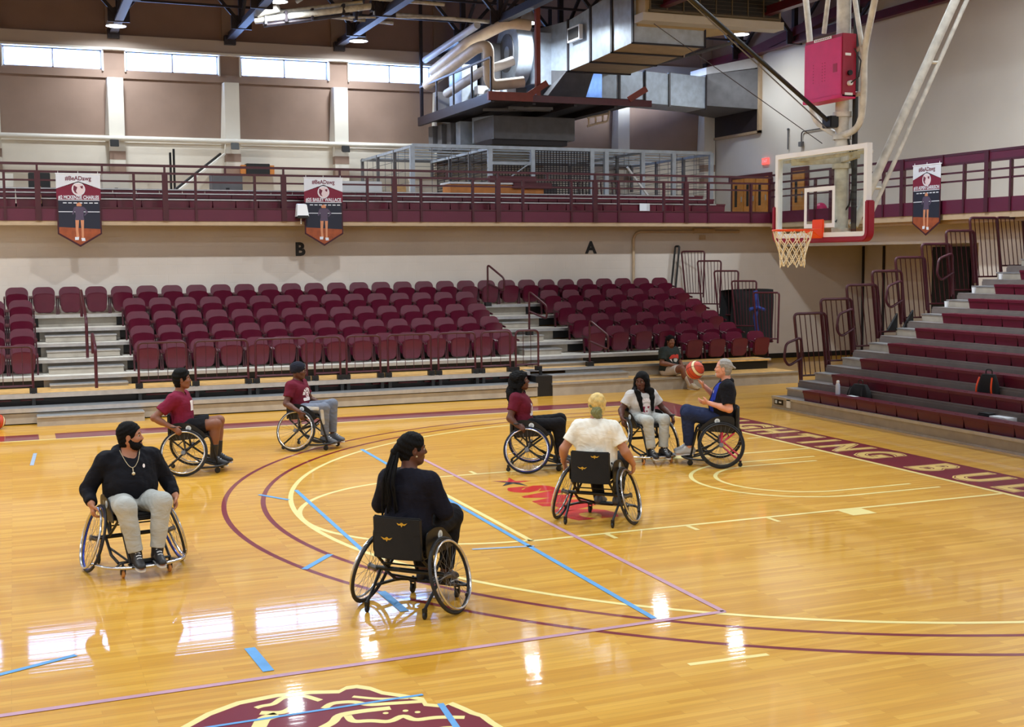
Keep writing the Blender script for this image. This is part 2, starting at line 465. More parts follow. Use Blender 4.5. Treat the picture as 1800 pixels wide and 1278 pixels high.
# conference mark in the lane
for ch, y in (('S',.62),('W',.05),('A',-.48),('C',-.92)):
    floor_text(ch, y, -4.76, .66, ((.085, 'red_paint', z1),), 1.0)
st = []
for k in range(10):
    a = R(18+36*k); r_ = .30 if k % 2 == 0 else .095
    st.append((-4.8+r_*.85*math.sin(a), 1.12+r_*1.1*math.cos(a)))
mb1 = MB(); 
for k in range(10):
    tri = [(-4.8, 1.12), st[k], st[(k+1) % 10]]
    (mark('logo_star', MB().poly(tri[::-1], z1), 'black_paint' if k in (3,4,5,6,7) else 'red_paint'))
# sideline emblem: a maroon disc with a scalloped cream edge and cream strokes
edge = [(-9.49,-5.36),(-9.32,-5.19),(-9.12,-5.07),(-8.87,-5.03),(-8.66,-5.06),(-8.49,-5.12),(-8.43,-5.07),(-8.36,-5.07),(-8.29,-5.14),(-8.24,-5.25),(-8.12,-5.37),(-8.04,-5.46),(-8.05,-5.56),(-7.96,-5.63),(-7.90,-5.6),(-7.86,-5.71),(-7.83,-5.81),(-7.79,-5.88),(-7.78,-6.0),(-7.76,-6.12)]
edge2 = [(-7.70,-6.5),(-7.85,-6.95),(-8.2,-7.25),(-8.75,-7.35),(-9.3,-7.2),(-9.7,-6.85),(-9.88,-6.4),(-9.8,-5.8)]
allp = edge+edge2
cxm = -8.8; cym = -6.2
mark('emblem', MB().poly(allp[::-1], z1), 'cream_paint')
inner = [(cxm+(x-cxm)*.955, cym+(y-cym)*.945) for x, y in allp]
mark('emblem', MB().poly(inner[::-1], z2), 'maroon_paint')
for pts, wd in (([(-9.03,-5.23),(-8.99,-5.21),(-8.92,-5.21),(-8.85,-5.12),(-8.78,-5.11),(-8.71,-5.14),(-8.64,-5.26)], .045),
                ([(-9.02,-5.32),(-8.89,-5.38),(-8.76,-5.24)], .06),
                ([(-9.10,-5.62),(-9.02,-5.42),(-8.93,-5.39)], .09),
                ([(-8.65,-5.40),(-8.59,-5.33),(-8.46,-5.35),(-8.39,-5.45),(-8.29,-5.47),(-8.07,-5.52)], .05),
                ([(-8.44,-5.27),(-8.3,-5.38),(-8.13,-5.43)], .035),
                ([(-8.80,-5.75),(-8.65,-5.64),(-8.6,-5.54),(-8.46,-5.53),(-8.28,-5.55)], .06),
                ([(-8.55,-5.57),(-8.55,-5.68),(-8.44,-5.70),(-8.35,-5.77),(-8.24,-5.69),(-8.21,-5.80),(-8.07,-5.80),(-7.92,-5.87)], .05),
                ([(-8.55,-5.95),(-8.3,-6.0),(-8.05,-5.98),(-7.95,-6.1)], .06)):
    mark('emblem_stroke', MB().ribbon([tuple(p[:2]) for p in round_path([(x, y, 0) for x, y in pts], .08, 4)], wd, z3), 'cream_paint')
for x, y in ((-8.33,-5.62),(-8.21,-5.63),(-8.15,-5.68)):
    mark('emblem_stroke', MB().poly([(x+.018*math.cos(a*PI/6), y+.018*math.sin(a*PI/6)) for a in range(12)], z3), 'cream_paint')

# tape on the boards: each strip can be peeled off
def tape(p, q, wd, m, label):
    d = (Vector(q)-Vector(p)).normalized(); n = Vector((-d.y, d.x))*wd/2
    P = [Vector(p)-n, Vector(q)-n, Vector(q)+n, Vector(p)+n]
    o = MB().prism([tuple(v) for v in P], .0009, lambda x, y, z: (x, y, .0031+z)).build('tape_strip', m, smooth=False)
    tag(o, label, 'tape')
tape((-5.79,4.40),(-5.94,-4.55),.05,'blue_tape','long blue tape line running past the free throw line')
tape((-7.31,1.69),(-7.38,-1.60),.045,'blue_tape','thin blue tape strip across the free throw circle')
tape((-7.76,1.585),(-7.51,1.14),.05,'blue_tape','short faded blue tape strip outside the arc, level with the free throw circle')
tape((-7.69,-1.585),(-8.03,-2.03),.06,'blue_tape','short slanted blue tape strip between the two maroon arcs')
tape((-10.9,-4.16),(-9.99,-3.73),.05,'blue_tape','blue tape strip at the left edge below the black-hooded man')
tape((-8.86,-4.05),(-8.83,-4.59),.075,'blue_tape','wide short blue tape dash between emblem and window reflections')
tape((-7.61,-3.0),(-7.60,-3.62),.07,'blue_tape','blue tape dash under the nearest wheelchair')
tape((-9.45,-5.435),(-8.03,-5.41),.028,'blue_tape','thin blue tape strip across the top of the maroon emblem')
tape((-7.98,-5.60),(-8.02,-6.05),.04,'blue_tape','short blue tape strip at the right edge of the maroon emblem')
tape((-6.43,-1.93),(-5.85,-2.04),.05,'faint_blue_tape','pale worn tape strip beside the near lane line')
tape((-10.10,6.0),(-10.16,4.9),.05,'faint_blue_tape','pale tape strip at far left in front of the stands')
tape((-5.24,4.6),(-5.37,-4.60),.05,'purple_tape','long pinkish purple tape line crossing the lane')
tape((-11.2,-4.78),(-5.36,-4.60),.055,'purple_tape','long pinkish purple tape line above the maroon emblem')

# lower walls
struct(MB().box((-30,LY,0),(13,LY+.3,BZ)).build('wall_far_lower', 'cream_block', smooth=False))
# right lower wall with an open bay toward the far corner
struct(MB().box((LX,-21,0),(LX+.3,7.75,BZ)).build('wall_right_lower', 'cream_block_y', smooth=False))
struct(MB().box((LX,7.75,2.93),(LX+.3,LY,BZ)).build('wall_right_header', 'cream_block_y', smooth=False))
struct(MB().box((LX+.3,7.45,0),(11.2,7.75,BZ)).build('wall_bay_side', 'cream_block', smooth=False))
struct(MB().box((11.0,7.75,0),(11.25,LY,BZ)).build('wall_bay_back', 'cream_block_y', smooth=False))
struct(MB().box((-30,LY-.012,0),(11,LY,.13)).build('baseboard_far', 'black', smooth=False))
for y in (14.9, 14.05):
    o = MB().box((10.955,y-.03,.0),(11.0,y+.03,2.93)).build('trim_1', 'steel_dark', smooth=False); struct(o)
d = MB().box((10.93,10.75,0),(11.0,12.15,2.88)).build('door_1', 'black', smooth=False); struct(d)
for y0, y1 in ((10.80,11.42),(11.48,12.10)):
    MB().box((10.90,y0,.03),(10.93,y1,2.82)).build('door_leaf', 'black', d, bevel=.004)
MB().box((10.86,10.9,1.0),(10.90,12.0,1.05)).build('push_bar', 'alum', d, bevel=.004)
# balcony slabs
struct(MB().box((-30,FY+.02,BZ),(13,UY,BZ+.14)).build('ceiling_under_far_balcony', 'ledge', smooth=False))
struct(MB().box((FX+.02,-21,BZ),(UX,FY+.02,BZ+.14)).build('ceiling_under_right_balcony', 'ledge', smooth=False))
struct(MB().box((-30,FY-.04,BZ-.07),(FX+.02,FY+.3,BZ+.03)).build('trim_2', 'ledge', smooth=False))
struct(MB().box((FX-.04,-21,BZ-.10),(FX+.3,FY,BZ+.04)).build('trim_3', 'ledge', smooth=False))
struct(MB().box((FX+.1,-21,BZ-.17),(FX+.4,FY,BZ-.1)).build('trim_4', 'ledge', smooth=False))
# upper far wall, zone by zone
struct(MB().box((-30,UY,BZ),(UX+.3,UY+.3,6.05)).build('wall_far_upper_base', 'cream_plaster', smooth=False))
struct(MB().box((-30,UY,6.05),(UX+.3,UY+.3,8.06)).build('wall_far_upper_panels', 'brown_panel', smooth=False))
struct(MB().box((-30,UY,8.58),(UX+.3,UY+.3,ROOF)).build('wall_far_upper_top', 'brown_deck', smooth=False))
struct(MB().box((-30,UY-.18,8.66),(UX,UY,9.02)).build('trim_5', 'cornice', smooth=False))
struct(MB().box((-30,UY-.24,8.60),(UX,UY,8.66)).build('trim_6', 'white_plaster', smooth=False))
struct(MB().box((-30,UY-.07,7.84),(UX,UY,8.06)).build('trim_7', 'brown_panel', smooth=False))
struct(MB().box((-30,UY-.05,6.05),(UX,UY,6.24)).build('trim_8', 'cream_plaster', smooth=False))
PX = [-26.8, -23.56, -20.33, -17.1, -13.87, -10.66, -7.43, -4.21, -.98, 2.25, 5.4, 8.5, 11.75]
for x in PX:
    hw = .21
    mb = MB().box((x-hw,UY-.34,BZ+.14),(x+hw,UY-.02,7.82))
    mb.add([(x-hw-.10,UY-.02,6.1),(x-hw,UY-.34,6.1),(x-hw,UY-.34,7.82),(x-hw-.02,UY-.02,7.82)], [(0,1,2,3)])
    p = struct(mb.build('column_far', 'white_plaster', smooth=False))
    MB().box((x-hw-.005,UY-.346,5.55),(x+hw+.005,UY-.03,5.78)).build('column_block', 'brown_panel', p, smooth=False)
    MB().box((x-hw-.005,UY-.346,5.15),(x+hw+.005,UY-.03,5.36)).build('column_block', 'brown_panel', p, smooth=False)
    struct(MB().box((x-.2,UY-.12,9.02),(x+.2,UY,ROOF)).build('trim_9', 'brown_panel', smooth=False))
    struct(MB().box((x-.32,UY-.02,8.06),(x+.32,UY+.3,8.6)).build('wall_far_pier', 'brown_panel', smooth=False))
    for s in (-1, 1):
        struct(MB().box((x+s*.30-.02,UY-.14,8.02),(x+s*.30+.02,UY,8.6)).build('trim_10', 'white_plaster', smooth=False))
k = 0
for i in range(len(PX)-1):
    x0 = PX[i]+.34; x1 = PX[i+1]-.34; k += 1
    wd = struct(MB().box((x0,UY+.05,8.09),(x1,UY+.10,8.57)).build('window_%d' % k, 'window', smooth=False))
    fr = MB(); xm = (x0+x1)/2
    for a, c in (((x0,UY,8.06),(x1,UY+.12,8.09)), ((x0,UY,8.57),(x1,UY+.12,8.6)), ((x0,UY,8.06),(x0+.03,UY+.12,8.6)), ((x1-.03,UY,8.06),(x1,UY+.12,8.6)), ((xm-.025,UY,8.06),(xm+.025,UY+.12,8.6))): fr.box(a, c)
    fr.build('window_frame', 'window_frame', wd, smooth=False)
# upper right wall
struct(MB().box((UX,-21,BZ),(UX+.3,UY,ROOF)).build('wall_right_upper', 'white_wall', smooth=False))
# walls and roof behind and beside the camera
struct(MB().box((-30.3,-21,0),(-30,25,ROOF)).build('wall_left', 'cream_plaster', smooth=False))
struct(MB().box((-30,-21.3,0),(13,-21,6.4)).build('wall_near_lower', 'cream_plaster', smooth=False))
struct(MB().box((-30,-21.3,8.6),(13,-21,ROOF)).build('wall_near_upper', 'brown_panel', smooth=False))
for i in range(12):
    x0 = -29.4+i*3.5
    struct(MB().box((x0,-21.2,6.4),(x0+2.8,-21.1,8.6)).build('window_%d' % (20+i), 'window_fill', smooth=False))  # unseen glowing panes, added to fill the hall with soft light
    struct(MB().box((x0+2.8,-21.3,6.4),(x0+3.5,-21,8.6)).build('wall_near_pier', 'brown_panel', smooth=False))
struct(MB().box((-30,-21,ROOF),(13,25,ROOF+.2)).build('ceiling', 'roof', smooth=False))

# doors on the balcony level, right wall
def oak_door(n, y0, y1, ztop, panes, lab):
    fr = MB().box((UX-.05,y0-.12,BZ+.14),(UX,y1+.12,ztop+.12)).build('door_%d' % n, 'steel_maroon', smooth=False); struct(fr)
    wdt = (y1-y0)/panes
    for i in range(panes):
        lf = MB().box((UX-.09,y0+i*wdt+.03,BZ+.16),(UX-.05,y0+(i+1)*wdt-.03,ztop)).build('door_leaf', 'wood_door', fr, bevel=.004)
        MB().box((UX-.095,y0+i*wdt+wdt*.55,4.3),(UX-.09,y0+i*wdt+wdt*.75,5.0)).build('door_glass', 'black', lf, smooth=False)
        MB().box((UX-.12,y0+i*wdt+.08,4.45),(UX-.09,y0+i*wdt+.12,4.62)).build('door_handle', 'alum', lf, bevel=.003)
oak_door(2, 20.9, 23.0, 5.2, 3, '')
oak_door(3, 18.95, 19.6, 5.25, 1, '')
# signs and letters on the walls
def wall_letter(ch, x, z, size):
    V, F = text_geo(ch, size, .0125*size/.3, extrude=.006)
    o = MB().add([(x+v[0], LY-.008-v[2], z+v[1]) for v in V], F).build('wall_letter', 'black_sign', smooth=False)
    tag(o, 'black painted letter %s on the cream block wall above the seats' % ch, 'letter')
wall_letter('A', 2.9, 2.92, .40)
wall_letter('B', -4.31, 2.915, .40)
ex = MB().box((UX-.06,20.95,5.58),(UX,21.3,5.78)).build('exit_sign', 'exit', bevel=.005)
tag(ex, 'small red lit exit sign on the white wall above the oak doors', 'sign')
V, F = text_geo('EXIT', .13, .002, extrude=.002)
MB().add([(UX-.063-v[2], 21.125-v[0], 5.68+v[1]) for v in V], F).build('sign_lettering', 'white', ex, smooth=False)
# ------------------------------------------------------------------ balcony rails and folded benches
def far_rail():
    t = empty('balcony_railing', (0, FY, BZ))
    tag(t, 'maroon balcony railing and fascia along the far wall', 'railing')
    y = -.04
    x0, x1 = -19.5, FX-.03
    MB().box((x0,y-.02,.02),(x1,y+.03,.29)).build('fascia_panel', 'fascia', t, smooth=False)
    for z, h in ((1.155, .05), (1.0, .045), (.83, .035)):
        MB().box((x0,y-.03,z-h/2),(x1,y+.02,z+h/2)).build('rail', 'rail', t, smooth=False)
    MB().box((x0,y-.035,.27),(x1,y+.03,.30)).build('rail', 'rail', t, smooth=False)
    x = -9.77-2.475*4; i = 0
    while x < x1:
        MB().box((x-.055,y-.05,.02),(x+.055,y+.03,1.02)).build('post', 'rail', t, smooth=False)
        MB().box((x-.02,y-.04,1.0),(x+.02,y+.02,1.16)).build('post', 'rail', t, smooth=False)
        for dx in (-.62, .62):
            if x+dx < x1: MB().box((x+dx-.025,y-.05,.02),(x+dx+.025,y+.02,1.0)).build('post', 'rail', t, smooth=False)
        if x+1.24 < x1: MB().box((x+1.24-.02,y-.04,1.0),(x+1.24+.02,y+.02,1.16)).build('post', 'rail', t, smooth=False)
        x += 2.475
far_rail()
def right_rail():
    t = empty('balcony_railing', (FX, 0, BZ))
    tag(t, 'maroon balcony railing along the right wall behind the backboard', 'railing')
    x = -.04; y0, y1 = -10, FY-.05
    MB().box((x-.02,y0,.02),(x+.03,y1,.30)).build('fascia_panel', 'fascia', t, smooth=False)
    MB().box((x-.02,y0,1.03),(x+.03,9.9,1.21)).build('top_board', 'fascia', t, smooth=False)
    for z, h in ((1.21, .05), (1.02, .045), (.84, .035), (.67, .035)):
        MB().box((x-.03,y0,z-h/2),(x+.02,y1,z+h/2)).build('rail', 'rail', t, smooth=False)
    y = 9.18+2.5
    while y > y0:
        MB().box((x-.05,y-.055,.02),(x+.03,y+.055,1.22)).build('post', 'rail', t, smooth=False)
        for dy in (-.63, .63):
            MB().box((x-.045,y+dy-.025,.02),(x+.02,y+dy+.025,1.02)).build('post', 'rail', t, smooth=False)
        MB().box((x-.045,y-1.25-.02,1.0),(x+.02,y-1.25+.02,1.22)).build('post', 'rail', t, smooth=False)
        y -= 2.5
right_rail()
# folded bench rows on the far balcony
for k, (yy, zb, zt, where) in enumerate(((14.62,.14,.49,'nearest the balcony rail'),(15.15,.3,.64,'middle of the three balcony rows'),(15.7,.4,.755,'hindmost of the three balcony rows'))):
    t = empty('balcony_bench', (0, yy, BZ+.012))
    tag(t, 'long maroon plastic bench row on the far balcony, %s' % where, 'bench', 'bench rows on the far balcony')
    MB().box((-19,.03,.14),(6.4,.32,zb+.02)).build('bench_riser', 'steel_dark', t, smooth=False)
    mb = MB(); x = -19
    while x < 6.2:
        mb.add([(x+.03,0,zb),(x+.46,0,zb),(x+.485,0,zt-.03),(x+.005,0,zt-.03),(x+.03,.06,zb),(x+.46,.06,zb),(x+.485,.06,zt-.03),(x+.005,.06,zt-.03)],
               [(0,1,2,3),(7,6,5,4),(0,4,5,1),(1,5,6,2),(2,6,7,3),(3,7,4,0)])
        mb.box((x+.004,-.02,zt-.035),(x+.486,.30,zt)); x += .49
    mb.build('bench_seat', 'bench', t, smooth=False)
    MB().box((-19,-.028,zt-.026),(6.2,-.02,zt-.004)).build('edge_highlight', 'alum', t, smooth=False)  # pale strip stands in for light caught on the bench nosing
# banners hung from the rails
PHOTO_DARK = mat('banner_photo_backdrop', srgb(30, 34, 52), 0.7)
BAN = {'white': mat('banner_white_cloth', srgb(222, 228, 240), 0.7, noise=0.05, nscale=3),
       'maroon': mat('banner_maroon_cloth', srgb(120, 24, 54), 0.7, noise=0.06, nscale=3),
       'edge': mat('banner_dark_edge', srgb(58, 10, 26), 0.7),
       'floor': mat('banner_printed_court', srgb(150, 74, 40), 0.7, noise=0.25, nscale=9),
       'ink': mat('banner_maroon_ink', srgb(112, 40, 66), 0.7),
       'skin': mat('banner_printed_skin', srgb(206, 140, 104), 0.7),
       'kit': mat('banner_printed_kit', srgb(86, 74, 98), 0.7),
       'face': mat('banner_emblem_print', srgb(226, 208, 214), 0.7),
       'navy': mat('banner_navy_ink', srgb(56, 44, 110), 0.7)}
def banner(loc, rz, name_line, label, pose):
    """local frame: x right, z up from the point of the banner, y toward the court is -y"""
    t = empty('banner', loc, rz); tag(t, label, 'banner', 'player banners hung on the balcony rail')
    W2, H, PT = .425, 1.47, .26
    fr = lambda x, z, d: (x, -.004-d, z)
    def lay(poly, d, nm, m): MB().prism(poly, .0015, lambda x, y, z: (x, -d-z, y)).build(nm, m, t, smooth=False)
    outer = [(-W2,PT),(0,0),(W2,PT),(W2,H),(-W2,H)]
    MB().prism(outer, .006, lambda x, y, z: (x, z-.003, y)).build('banner_cloth', BAN['edge'], t, smooth=False)
    inn = [(-W2+.03,PT+.02),(0,.04),(W2-.03,PT+.02)]
    lay(inn+[(W2-.03,.93),(-W2+.03,.93)], .004, 'photo_print', PHOTO_DARK)
    lay(inn+[(W2-.03,.36),(-W2+.03,.40)], .0056, 'court_print', BAN['floor'])
    lay([(-W2+.03,.70),(W2-.03,.70),(W2-.03,.715),(-W2+.03,.715)], .0056, 'line_print', BAN['white'])
    for q in range(7): lay([(-W2+.12+q*.1,.875),(-W2+.19+q*.1,.875),(-W2+.19+q*.1,.895),(-W2+.12+q*.1,.895)], .0056, 'line_print', BAN['white'])
    lay([(-W2,.95),(W2,.95),(W2,1.17),(0,1.32),(-W2,1.17)], .004, 'maroon_print', BAN['maroon'])
    lay([(-W2,1.17),(0,1.30),(W2,1.17),(W2,H),(-W2,H)], .004, 'white_print', BAN['white'])
    lay([(-W2+.03,.935),(W2-.03,.935),(W2-.03,.95),(-W2+.03,.95)], .0056, 'line_print', BAN['white'])
    # round emblem
    lay([(.13*math.cos(a*PI/10), 1.16+.13*math.sin(a*PI/10)*(1.05 if a < 10 else 1.0)) for a in range(20)], .0072, 'emblem_print', BAN['white'])
    lay([(.115*math.cos(a*PI/10), 1.16+.115*math.sin(a*PI/10)) for a in range(20)], .0088, 'emblem_print', BAN['face'])
    lay([(-.09,1.24),(-.02,1.20),(-.05,1.12),(-.02,1.07),(-.07,1.09),(-.10,1.15)], .0104, 'emblem_print', BAN['ink'])
    lay([(.03,1.22),(.09,1.23),(.08,1.17),(.05,1.18)], .0104, 'emblem_print', BAN['ink'])
    # words
    def words(s, zc, size, nm, m, maxw):
        V, F = text_geo(s, size, .003); xs = [v[0] for v in V]; k = min(1.0, maxw/(max(xs)-min(xs)))
        MB().add([(v[0]*k, -.0075, zc+v[1]) for v in V], F).build(nm, m, t, smooth=False)
    words('#BeADawg', 1.375, .12, 'hashtag_lettering', BAN['ink'], .5)
    words(name_line, .995, .10, 'name_lettering', BAN['white'], .78)
    # printed player
    lay([(-.05+pose*.01,.86),(.0,.90),(.05,.86),(.045,.82),(-.045,.82)], .0072, 'player_print', BAN['skin'])
    lay([(-.09,.81),(.09,.81),(.08,.62),(.09,.54),(-.09,.54),(-.07,.62)], .0072, 'player_print', BAN['kit'])
    lay([(-.10,.80),(-.14,.66),(-.11,.65),(-.07,.77)], .0088, 'player_print', BAN['kit'])
    lay([(.10,.80),(.17,.70),(.10,.62),(.09,.65),(.13,.70),(.07,.77)], .0088, 'player_print', BAN['kit'])
    lay([(-.08,.54),(-.01,.54),(-.03,.34),(-.02,.20),(-.07,.20),(-.08,.36)], .0072, 'player_print', BAN['skin'])
    lay([(.02,.54),(.085,.54),(.075,.36),(.07,.18),(.03,.18),(.03,.34)], .0072, 'player_print', BAN['skin'])
    lay([(-.10,.20),(-.02,.20),(-.03,.14),(-.10,.14)], .0088, 'player_print', BAN['white'])
    lay([(.02,.18),(.09,.18),(.10,.12),(.03,.12)], .0088, 'player_print', BAN['white'])
    MB().cyl((-W2-.01,-.004,H),(W2+.01,-.004,H),.012,8).build('banner_rod', 'white', t)
    for x in (-.38, 0, .38): MB().tube([(x,-.004,H),(x,-.004,H+.05)], .005, 6).build('tie', 'white', t)
banner((-9.0, FY-.13, 2.99), 0, '#2 MCKENZIE CHARLES', 'white and maroon pointed player banner, the leftmost of three on the balcony', 0)
banner((-3.97, FY-.13, 2.99), 0, '#25 BAILEY WALLACE', 'white and maroon pointed player banner hanging over the black letter B', -1)
banner((FX-.13, 8.33, 3.09), R(-90), '#10 ASPEN GARRISON', 'white and maroon pointed player banner right of the basketball backboard', 1)
# clutter on the far balcony
bx = empty('speaker_box', (-4.47, FY-.22, 3.58)); tag(bx, 'small white box with dark underside clamped to balcony rail beside the second banner', 'speaker')
MB().add([(-.13,-.12,.03),(.13,-.12,.03),(.13,.12,.03),(-.13,.12,.03),(-.10,-.05,.30),(.10,-.05,.30),(.10,.12,.32),(-.10,.12,.32)], [(0,3,2,1),(4,5,6,7),(0,1,5,4),(1,2,6,5),(2,3,7,6),(3,0,4,7)]).build('housing', 'white', bx, bevel=.01)
MB().box((-.12,-.125,.0),(.12,.10,.06)).build('dark_base', 'black', bx, bevel=.006)
MB().cyl((-.02,.02,-.12),(-.02,.02,.02),.012,8).build('stem', 'white', bx)
tb = empty('desk', (1.5, 18.0, BZ+.15)); tag(tb, 'orange oak desk behind the balcony rail in front of the wire cage', 'desk')
MB().box((-1.3,-.35,.35),(1.3,.3,.95)).build('desk_front', 'wood_table', tb, bevel=.01)
MB().box((-1.35,-.42,.95),(.6,.36,1.0)).build('desk_top', 'white', tb, bevel=.008)
for x in (-1.2, 1.2):
    for y in (-.3, .25): MB().box((x-.04,y-.04,0),(x+.04,y+.04,.36)).build('leg', 'wood_table', tb, smooth=False)
fc = MB().box((.95+.3,17.55,BZ+1.15),(2.35+.2,17.75,BZ+1.32)).box((1.9,17.55,BZ+1.0),(3.0,17.72,BZ+1.16)).build('folded_table', 'bench', bevel=.01); tag(fc, 'folded maroon table lying on the orange oak desk', 'table')
ch = empty('wooden_chair', (-.95, 18.2, BZ+.14)); tag(ch, 'pale wooden chair on the balcony left of the oak desk', 'chair')
MB().box((-.2,-.2,.42),(.2,.2,.47)).build('seat', 'wood_door', ch, bevel=.006)
MB().add([(-.2,.18,.5),(.2,.18,.5),(.2,.26,.95),(-.2,.26,.95),(-.2,.21,.5),(.2,.21,.5),(.2,.29,.95),(-.2,.29,.95)], [(0,1,2,3),(7,6,5,4),(0,4,5,1),(1,5,6,2),(2,6,7,3),(3,7,4,0)]).build('backrest', 'plywood', ch, smooth=False)
for x in (-.17, .17):
    for y in (-.17, .2): MB().box((x-.02,y-.02,0),(x+.02,y+.02,.43)).build('leg', 'wood_door', ch, smooth=False)
def carton(nm, lab, cat, a, c, m, lid=None):
    t = empty(nm, ((a[0]+c[0])/2, (a[1]+c[1])/2, a[2])); tag(t, lab, cat)
    hx, hy, hz = (c[0]-a[0])/2, (c[1]-a[1])/2, c[2]-a[2]
    MB().box((-hx,-hy,0),(hx,hy,hz)).build('box_body', m, t, bevel=.01)
    MB().box((-hx*.12,-hy-.003,.0),(hx*.12,-hy+.01,hz*.7)).build('box_strap', lid or 'white', t, smooth=False)
B2 = BZ+.15
carton('storage_box', 'white cardboard box on balcony right of the second banner', 'box', (-3.0,17.2,B2),(-1.75,17.8,B2+.95), 'white', 'plywood')
carton('storage_box', 'small blue plastic tub on balcony beside the wooden chair', 'box', (-.75,16.6,B2),(0.0,17.0,B2+.62), 'cloth_blue')
carton('storage_box', 'dark crate behind the rail just left of the first banner', 'box', (-9.9,16.8,B2),(-9.45,17.2,B2+1.0), 'black', 'plywood')
carton('storage_box', 'tan carton behind the rail just right of the first banner', 'box', (-8.3,17.6,B2),(-7.7,18.0,B2+1.05), 'cream_plaster', 'black')
carton('storage_box', 'cream carton at far left behind the balcony rail', 'box', (-10.9,17.2,B2),(-10.2,17.7,B2+1.0), 'cream_plaster', 'black')
carton('storage_box', 'grey bin behind the balcony rail between the first two banners', 'box', (-5.9,17.0,B2),(-5.2,17.5,B2+1.05), 'galv_dull', 'black')
sp = empty('wall_speaker', (-3.55, UY-.5, 5.15)); tag(sp, 'black box speaker with orange ends on cream wall above second banner', 'speaker')
MB().box((-.34,-.1,0),(.34,.25,.34)).build('cabinet', 'black', sp, bevel=.01)
MB().box((-.48,-.05,.02),(-.345,.2,.3)).build('end_bracket', 'wood_table', sp, bevel=.006)
MB().box((.345,-.05,.02),(.48,.2,.3)).build('end_bracket', 'wood_table', sp, bevel=.006)
for i, x in enumerate((-6.10, -5.98)):
    pl = empty('black_pole', (x, UY-1.2+.2*i, B2)); tag(pl, ('shorter' if i == 0 else 'taller')+' of two black poles standing behind the balcony rail', 'pole')
    MB().cyl((0,0,0),(0,0,2.05+.12*i),.032,8).build('shaft', 'black', pl)
    MB().cyl((0,0,0),(0,0,.03),.12,12).build('foot', 'black', pl)
# grey pipe ledge along the upper far wall with its floodlights and props
pp = MB().cyl((-19.5,UY-.42,6.12),(2.0,UY-.42,6.12),.075,10).build('wall_pipe', 'white_plaster'); tag(pp, 'long white pipe running along the upper far wall below the brown panels', 'pipe')
for x, lab in ((-7.55,'leftmost of three'),(-4.25,'middle of three'),(-1.0,'rightmost of three')):
    t = empty('floodlight', (x, UY-.75, 5.95)); tag(t, 'small black floodlight on the white wall pipe, %s' % lab, 'floodlight', 'floodlights on the wall pipe')
    MB().add([(-.12,-.18,-.10),(.12,-.18,-.10),(.12,-.12,.10),(-.12,-.12,.10),(-.07,.12,-.05),(.07,.12,-.05),(.07,.12,.07),(-.07,.12,.07)], [(0,1,2,3),(7,6,5,4),(0,4,5,1),(1,5,6,2),(2,6,7,3),(3,7,4,0)]).build('lamp_head', 'black', t, bevel=.01)
    MB().bar((0,.1,0),(0,.26,.12),.03,.03).build('bracket', 'black', t)
for x, sgn in ((-4.5,-1), (-4.62,-1)):
    o = MB().bar((x,UY-.6,5.75),(x-1.65,UY-2.2,4.5),.05,.05).build('diagonal_prop', 'white_plaster' if x > -4.6 else 'black'); tag(o, ('pale' if x > -4.6 else 'black')+' diagonal prop leaning behind rail below the middle floodlight', 'prop')
wn = MB().box((4.02,FY+.36,BZ+.28),(4.30,FY+.38,BZ+.50)).build('notice_card', 'white', bevel=.004); tag(wn, 'small pale card on the maroon balcony bench behind the rail', 'card')
# wire storage cage
cg = empty('storage_cage', (4.0, 21.5, B2)); tag(cg, 'large galvanised wire mesh storage cage on the far balcony', 'cage')
XS = [-.4, 1.8, 3.05, 4.85, 5.3, 6.45, 7.45, 8.7]; zt = 5.68-B2
def loc(x, y, z): return (x-4.0, y-21.5, z)
for x in XS: MB().box(loc(x-.06,18.95,0), loc(x+.06,19.05,zt)).build('cage_post', 'galv', cg, smooth=False)
for x in (-.4, 1.8, 6.45, 8.7):
    for y in (20.6, 22.3, 24.0): MB().box(loc(x-.04,y-.04,0), loc(x+.04,y+.04,zt)).build('cage_post', 'galv_dull', cg, smooth=False)
    MB().bar(loc(x,19,zt-.03), loc(x,24.1,zt-.03), .07, .07).build('cage_rail', 'galv', cg)
MB().bar(loc(-.4,19,zt), loc(8.7,19,zt), .08, .09).build('cage_rail', 'galv', cg)
MB().bar(loc(-.4,24.1,zt), loc(8.7,24.1,zt), .08, .08).build('cage_rail', 'galv_dull', cg)
MB().bar(loc(1.8,19,zt-.42), loc(3.05,19,zt-.42), .06, .08).build('cage_rail', 'galv', cg)
for y in (19.9, 20.8, 21.7, 22.6, 23.4): MB().bar(loc(-.4,y,zt), loc(8.7,y,zt), .05, .04).build('cage_rail', 'galv', cg)
def wires(a, c, n_h, n_v, nm='wire_panel', m='galv_dull', th=.011):
    mb = MB(); a = Vector(a); c = Vector(c); hz = Vector((c.x-a.x, c.y-a.y, 0)); H = c.z-a.z
    for i in range(n_h+1):
        z = a.z+H*i/n_h; mb.bar((a.x,a.y,z), (a.x+hz.x,a.y+hz.y,z), th, th)
    for i in range(n_v+1):
        p = a+hz*i/n_v; mb.bar((p.x,p.y,a.z), (p.x,p.y,a.z+H), th, th)
    mb.build(nm, m, cg, smooth=False)
wires(loc(1.8,19,.1), loc(3.05,19,zt-.42), 28, 14, m='steel_dark', th=.022)
wires(loc(3.05,19,.1), loc(4.85,19,zt), 34, 20, m='steel_dark', th=.02)
wires(loc(-.4,19,.1), loc(1.8,19,zt), 7, 4)
wires(loc(5.3,19,.1), loc(8.7,19,zt), 8, 6)
wires(loc(1.8,19,.1), loc(1.8,24.1,zt), 24, 8, m='steel_dark', th=.02)
wires(loc(6.45,19,.1), loc(6.45,24.1,zt), 10, 6)
wires(loc(8.7,19,.1), loc(8.7,24.1,zt), 14, 6)
